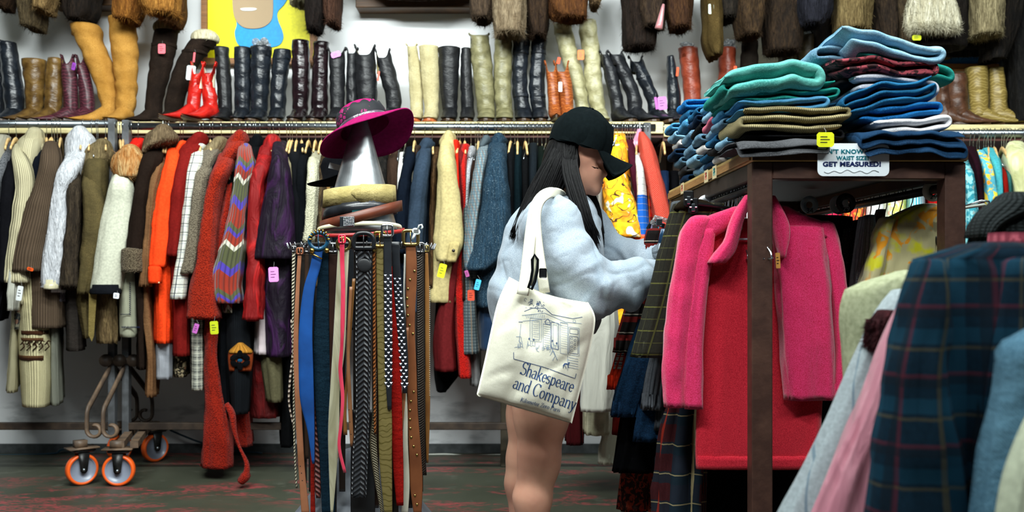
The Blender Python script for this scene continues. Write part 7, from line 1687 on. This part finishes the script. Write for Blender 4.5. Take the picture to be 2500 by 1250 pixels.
CANV = (lambda t: (t.bump(t.noise(900, 2), .2, .001), t.bump(t.noise(20, 4), .25, .008), t.done(t.mix(t.step(t.noise(500, 3), .3, .7), lin('dedbc6'), lin('eeecdc'))))[2])(NT('canvas', .9, .15))
mk('bag_body', V, Fc, CANV, tote, uv=U)
# handles
def ribbon(pts, w_, nm, mt, par, t=.0025, up=(0, 1, 0)):
    q = crom([(i, *p) for i, p in enumerate(pts)], 30); m = MB(); m.tube([Vector(x[1:]) for x in q], w_/2, 8, flat=t*2/w_, up=up); return m.build(nm, mt, par)
ribbon([P(1276, 720, 2.985), P(1283, 680, 3.0), P(1290, 620, 3.03), P(1297, 560, 3.06), P(1306, 510, 3.085), P(1322, 482, 3.11), P(1342, 471, 3.16), P(1356, 474, 3.24), P(1364, 492, 3.32), P(1360, 530, 3.38)], .036, 'handle', CANV, tote)
ribbon([P(1330, 715, 3.02), P(1322, 660, 3.03), P(1312, 590, 3.05), P(1308, 530, 3.07), P(1316, 494, 3.095), P(1336, 474, 3.13), P(1356, 470, 3.2), P(1372, 478, 3.28), P(1378, 500, 3.35)], .032, 'handle', CANV, tote)
m = MB(); m.tube([P(a, b_, 2.965) for a, b_ in ((1305, 622), (1299, 634), (1300, 660), (1296, 684), (1290, 702), (1298, 706), (1306, 688), (1312, 660), (1313, 634))], .0042, 8, closed=True); m.build('webbing_loop', M('cloth', '15181c'), tote)
m = MB(); m.tube([P(1306, 628, 2.968), P(1305, 660, 2.968), P(1297, 698, 2.968)], .004, 6); m.build('webbing_core', M('cloth', 'b5b59e'), tote)
m = MB(); m.box(tuple(P(1316, 679, 2.99)), tuple(P(1335, 655, 2.975)), bev=.003); m.build('clasp', M('plastic', '15171b'), tote, False)
# print: pen strokes lying on the canvas
NVY = M('plain', '2c4a7c', r=.8); NVL = M('plain', '7c90ac', r=.8)
def inv(px, py):      # find u,v of a photo point on the bag
    u, v = .5, .5
    for _ in range(12):
        l = lerpt(LF, v); r = lerpt(RT, v); cx = l[0]+(r[0]-l[0])*u; cy = l[1]+(r[1]-l[1])*u+12*math.sin(math.pi*u)*(1-v)*(1-v)
        u += (px-cx)/(r[0]-l[0]); v += (py-cy)/330; v = min(1, max(0, v)); u = min(1, max(0, u))
    return u, v
def pen(mb, pts, thick, thin=None, rng_=1):
    """stroke with a broad nib: heavy down strokes and fine cross strokes"""
    thin = thin or thick
    q = []
    for a, b_ in zip(pts, pts[1:]):
        n_ = max(1, int(math.hypot(b_[0]-a[0], b_[1]-a[1])/2.5))
        q += [(a[0]+(b_[0]-a[0])*i/n_, a[1]+(b_[1]-a[1])*i/n_) for i in range(n_)]
    q.append(pts[-1]); L = []; n = len(q)
    for i in range(n):
        a = q[max(i-1, 0)]; b_ = q[min(i+1, n-1)]; dx, dy = b_[0]-a[0], b_[1]-a[1]; d = math.hypot(dx, dy) or 1
        w_ = thin+(thick-thin)*abs(dy/d)**1.5; L.append((q[i], (-dy/d*w_/2, dx/d*w_/2)))
    V = []
    for (x, y), (ox, oy) in L:
        for s_ in (1, -1):
            u, v = inv(x+ox*s_, y+oy*s_); V.append(bagp(u, v, -1, .0013))
    Fc = [(2*i, 2*i+1, 2*i+3, 2*i+2) for i in range(n-1)]
    mb.add(V, Fc)
# letter shapes: unit box, x right, y up, baseline 0, x-height .46, cap height .75
def arc(cx, cy, rx, ry, a0, a1, n=10): return [(cx+rx*math.cos(math.radians(a0+(a1-a0)*i/n)), cy+ry*math.sin(math.radians(a0+(a1-a0)*i/n))) for i in range(n+1)]
X_ = .46
GL = {'S': (.44, [arc(.22, .57, .17, .18, 30, 250)+arc(.22, .2, .19, .2, 70, -150), [(.39, .66), (.39, .74)], [(.03, .1), (.03, 0)]]),
 'h': (.46, [[(.1, .78), (.1, 0)], arc(.24, .3, .13, .16, 180, 0)+[(.37, 0)], [(.03, 0), (.17, 0)], [(.3, 0), (.44, 0)], [(.03, .76), (.1, .78)]]),
 'a': (.40, [arc(.2, .34, .12, .12, 160, 0)+[(.32, .05), (.37, 0), (.4, .03)], arc(.18, .13, .13, .13, 70, 330)+[(.32, .1)]]),
 'k': (.44, [[(.1, .78), (.1, 0)], [(.36, X_), (.11, .2)], [(.19, .27), (.38, 0)], [(.03, 0), (.17, 0)], [(.31, 0), (.45, 0)], [(.28, X_), (.42, X_)], [(.03, .76), (.1, .78)]]),
 'e': (.38, [[(.05, .25), (.34, .25)]+arc(.2, .24, .145, .23, 5, 320)]),
 's': (.32, [arc(.16, .35, .11, .11, 40, 250)+arc(.16, .12, .12, .12, 70, -150)]),
 'p': (.46, [[(.1, X_), (.1, -.24)], arc(.24, .23, .15, .23, 150, -150), [(.03, -.24), (.18, -.24)], [(.03, .44), (.1, X_)]]),
 'r': (.32, [[(.1, X_), (.1, 0)], arc(.22, .3, .11, .15, 180, 50), [(.03, 0), (.18, 0)], [(.03, .44), (.1, X_)]]),
 'n': (.46, [[(.1, X_), (.1, 0)], arc(.24, .3, .13, .16, 180, 0)+[(.37, 0)], [(.03, 0), (.17, 0)], [(.3, 0), (.44, 0)], [(.03, .44), (.1, X_)]]),
 'd': (.45, [[(.34, .78), (.34, 0)], arc(.2, .23, .15, .23, 30, 330), [(.34, 0), (.42, .02)], [(.27, .76), (.34, .78)]]),
 'C': (.54, [arc(.29, .375, .24, .38, 45, 315, 18), [(.46, .6), (.46, .74)]]),
 'o': (.42, [arc(.21, .23, .16, .23, 0, 360, 18)]),
 'm': (.70, [[(.1, X_), (.1, 0)], arc(.23, .3, .12, .16, 180, 0)+[(.35, 0)], arc(.48, .3, .12, .16, 180, 0)+[(.6, 0)], [(.03, 0), (.17, 0)], [(.29, 0), (.41, 0)], [(.53, 0), (.67, 0)], [(.03, .44), (.1, X_)]]),
 'y': (.40, [[(.06, X_), (.21, .02)], [(.36, X_), (.18, -.14), (.1, -.24), (.03, -.2)], [(0, X_), (.14, X_)], [(.28, X_), (.4, X_)]]),
 'K': (.52, [[(.1, .75), (.1, 0)], [(.44, .75), (.11, .33)], [(.2, .43), (.46, 0)], [(.03, 0), (.18, 0)], [(.03, .75), (.18, .75)]]),
 'i': (.22, [[(.1, X_), (.1, 0)], [(.03, 0), (.18, 0)], [(.09, .62), (.11, .66)]]),
 'l': (.22, [[(.1, .78), (.1, 0)], [(.03, 0), (.18, 0)]]),
 't': (.28, [[(.12, .62), (.12, .05), (.17, 0), (.24, .04)], [(.03, X_), (.24, X_)]]),
 'Z': (.48, [[(.05, .6), (.05, .74), (.42, .74), (.05, .01), (.44, .01), (.44, .15)]]),
 'P': (.48, [[(.1, .75), (.1, 0)], [(.1, .75)]+arc(.22, .56, .2, .19, 90, -90)+[(.1, .37)], [(.03, 0), (.18, 0)]]),
 ' ': (.22, [])}
def write(s, x0, y0, x1, y1, size, thick, thin, nm, slant=0, track=1.0):
    L = math.hypot(x1-x0, y1-y0); dx, dy = (x1-x0)/L, (y1-y0)/L; adv = sum(GL[ch][0] for ch in s); k = L/adv; cur = 0; m = MB()
    for ch in s:
        for st_ in GL[ch][1]:
            pts = []
            for (a, b_) in st_:
                a2 = (cur+a)*k+slant*b_*size; pts.append((x0+dx*a2+dy*b_*size*.95, y0+dy*a2-dx*b_*size))
            pen(m, pts, thick, thin)
        cur += GL[ch][0]
    return m.build(nm, NVY, tote, False)
write('Shakespeare', 1269, 912, 1397, 958, 41, 2.9, 1.1, 'lettering')
write('and Company', 1250, 946, 1402, 1002, 41, 2.9, 1.1, 'lettering')
write('Kilometer Zero Paris', 1269, 980, 1366, 1006, 14, 1.3, .7, 'lettering', slant=.2)
# shop front drawing
rg = random.Random(3); m = MB(); ml = MB()
def bx_(x0, y0, x1, y1, sl=.27, w_=.9, mb=None): pen(mb or ml, [(x0, y0), (x1, y0+(x1-x0)*sl), (x1, y1+(x1-x0)*sl), (x0, y1), (x0, y0)], w_)
pen(m, [(1254, 860), (1254, 876), (1330, 897), (1404, 924), (1407, 912)], 1.3)
for i in range(26):
    x = 1282+rg.uniform(0, 50); y = 730+rg.uniform(0, 26)+(x-1282)*.15; pen(m, arc(x, y, rg.uniform(1.5, 4), rg.uniform(1.5, 4), rg.uniform(0, 300), rg.uniform(300, 420), 4), 1.0)
pen(m, [(1280, 760), (1300, 752), (1330, 752), (1348, 768), (1398, 778), (1422, 774)], 1.2)
pen(ml, [(1274, 770), (1330, 764), (1380, 786), (1420, 790)], 1.0); pen(ml, [(1276, 784), (1334, 778), (1372, 795)], .9)
for i in range(11): x = 1284+i*4.4; pen(ml, [(x, 768), (x+1.5, 776)], .9)
bx_(1294, 776, 1322, 832, .1); bx_(1299, 782, 1317, 828, .1); bx_(1326, 790, 1344, 850, .15); bx_(1346, 786, 1364, 850, .2, 1.1, m); bx_(1350, 792, 1361, 842, .2); bx_(1368, 786, 1386, 862, .2)
bx_(1388, 798, 1414, 866, .12); bx_(1391, 802, 1411, 814, .12, 1.0, m); bx_(1391, 820, 1411, 862, .12, 1.0, m)
for i in range(7): pen(m, arc(1396+i % 2*8, 826+i*5, 3, 3, 0, 330, 5), .8)
for i in range(12): y = 782+i*5.5; pen(ml, [(1328, y+3), (1343, y+6)], .7); pen(ml, [(1370, y+6), (1385, y+9)], .6)
for i in range(8): y = 786+i*5; pen(ml, [(1300+rg.uniform(0, 3), y), (1315, y+rg.uniform(0, 3))], .6)
pen(m, [(1331, 784), (1338, 778), (1344, 788), (1343, 793), (1332, 790), (1331, 784)], 1.3)
pen(ml, arc(1402, 784, 3.5, 3.5, 0, 360, 8), .8); pen(ml, [(1272, 790), (1268, 830), (1270, 850)], 1.0); pen(m, [(1266, 786), (1276, 786)], 1.4); pen(ml, [(1260, 822), (1272, 822), (1276, 846), (1256, 848)], 1.0)
for i in range(24):
    x = 1264+rg.uniform(0, 90); y = 826+rg.uniform(0, 14)+(x-1264)*.22; pen(ml, [(x, y), (x+rg.uniform(-3, 3), y+rg.uniform(3, 9)), (x+rg.uniform(-5, 5), y+rg.uniform(6, 12))], .8)
for (x, y) in ((1292, 827), (1303, 829), (1349, 832), (1359, 838)):
    pen(m, arc(x, y, 1.6, 1.8, 0, 360, 5), 1.6); pen(ml, [(x-3, y+5), (x-4, y+14), (x+3, y+16), (x+3, y+5)], .9)
for (x0, y0) in ((1346, 846), (1352, 858)): pen(ml, [(x0, y0), (x0+4, y0+10), (x0-3, y0+22)], 1.1); pen(ml, [(x0+4, y0+10), (x0+9, y0+22)], 1.1)
pen(m, [(1375, 894), (1379, 888), (1388, 889), (1390, 884)], 3.2); pen(m, [(1376, 892), (1375, 899)], 1.4); pen(m, [(1380, 892), (1382, 900)], 1.2); pen(m, [(1387, 890), (1388, 898)], 1.4)
for i in range(5): pen(ml, [(1386, 872+i*6), (1412, 877+i*6)], .9)
pen(ml, [(1386, 868), (1386, 904)], .9)
m.build('shop_drawing', NVY, tote, False); ml.build('shop_drawing_fine_lines', NVL, tote, False)
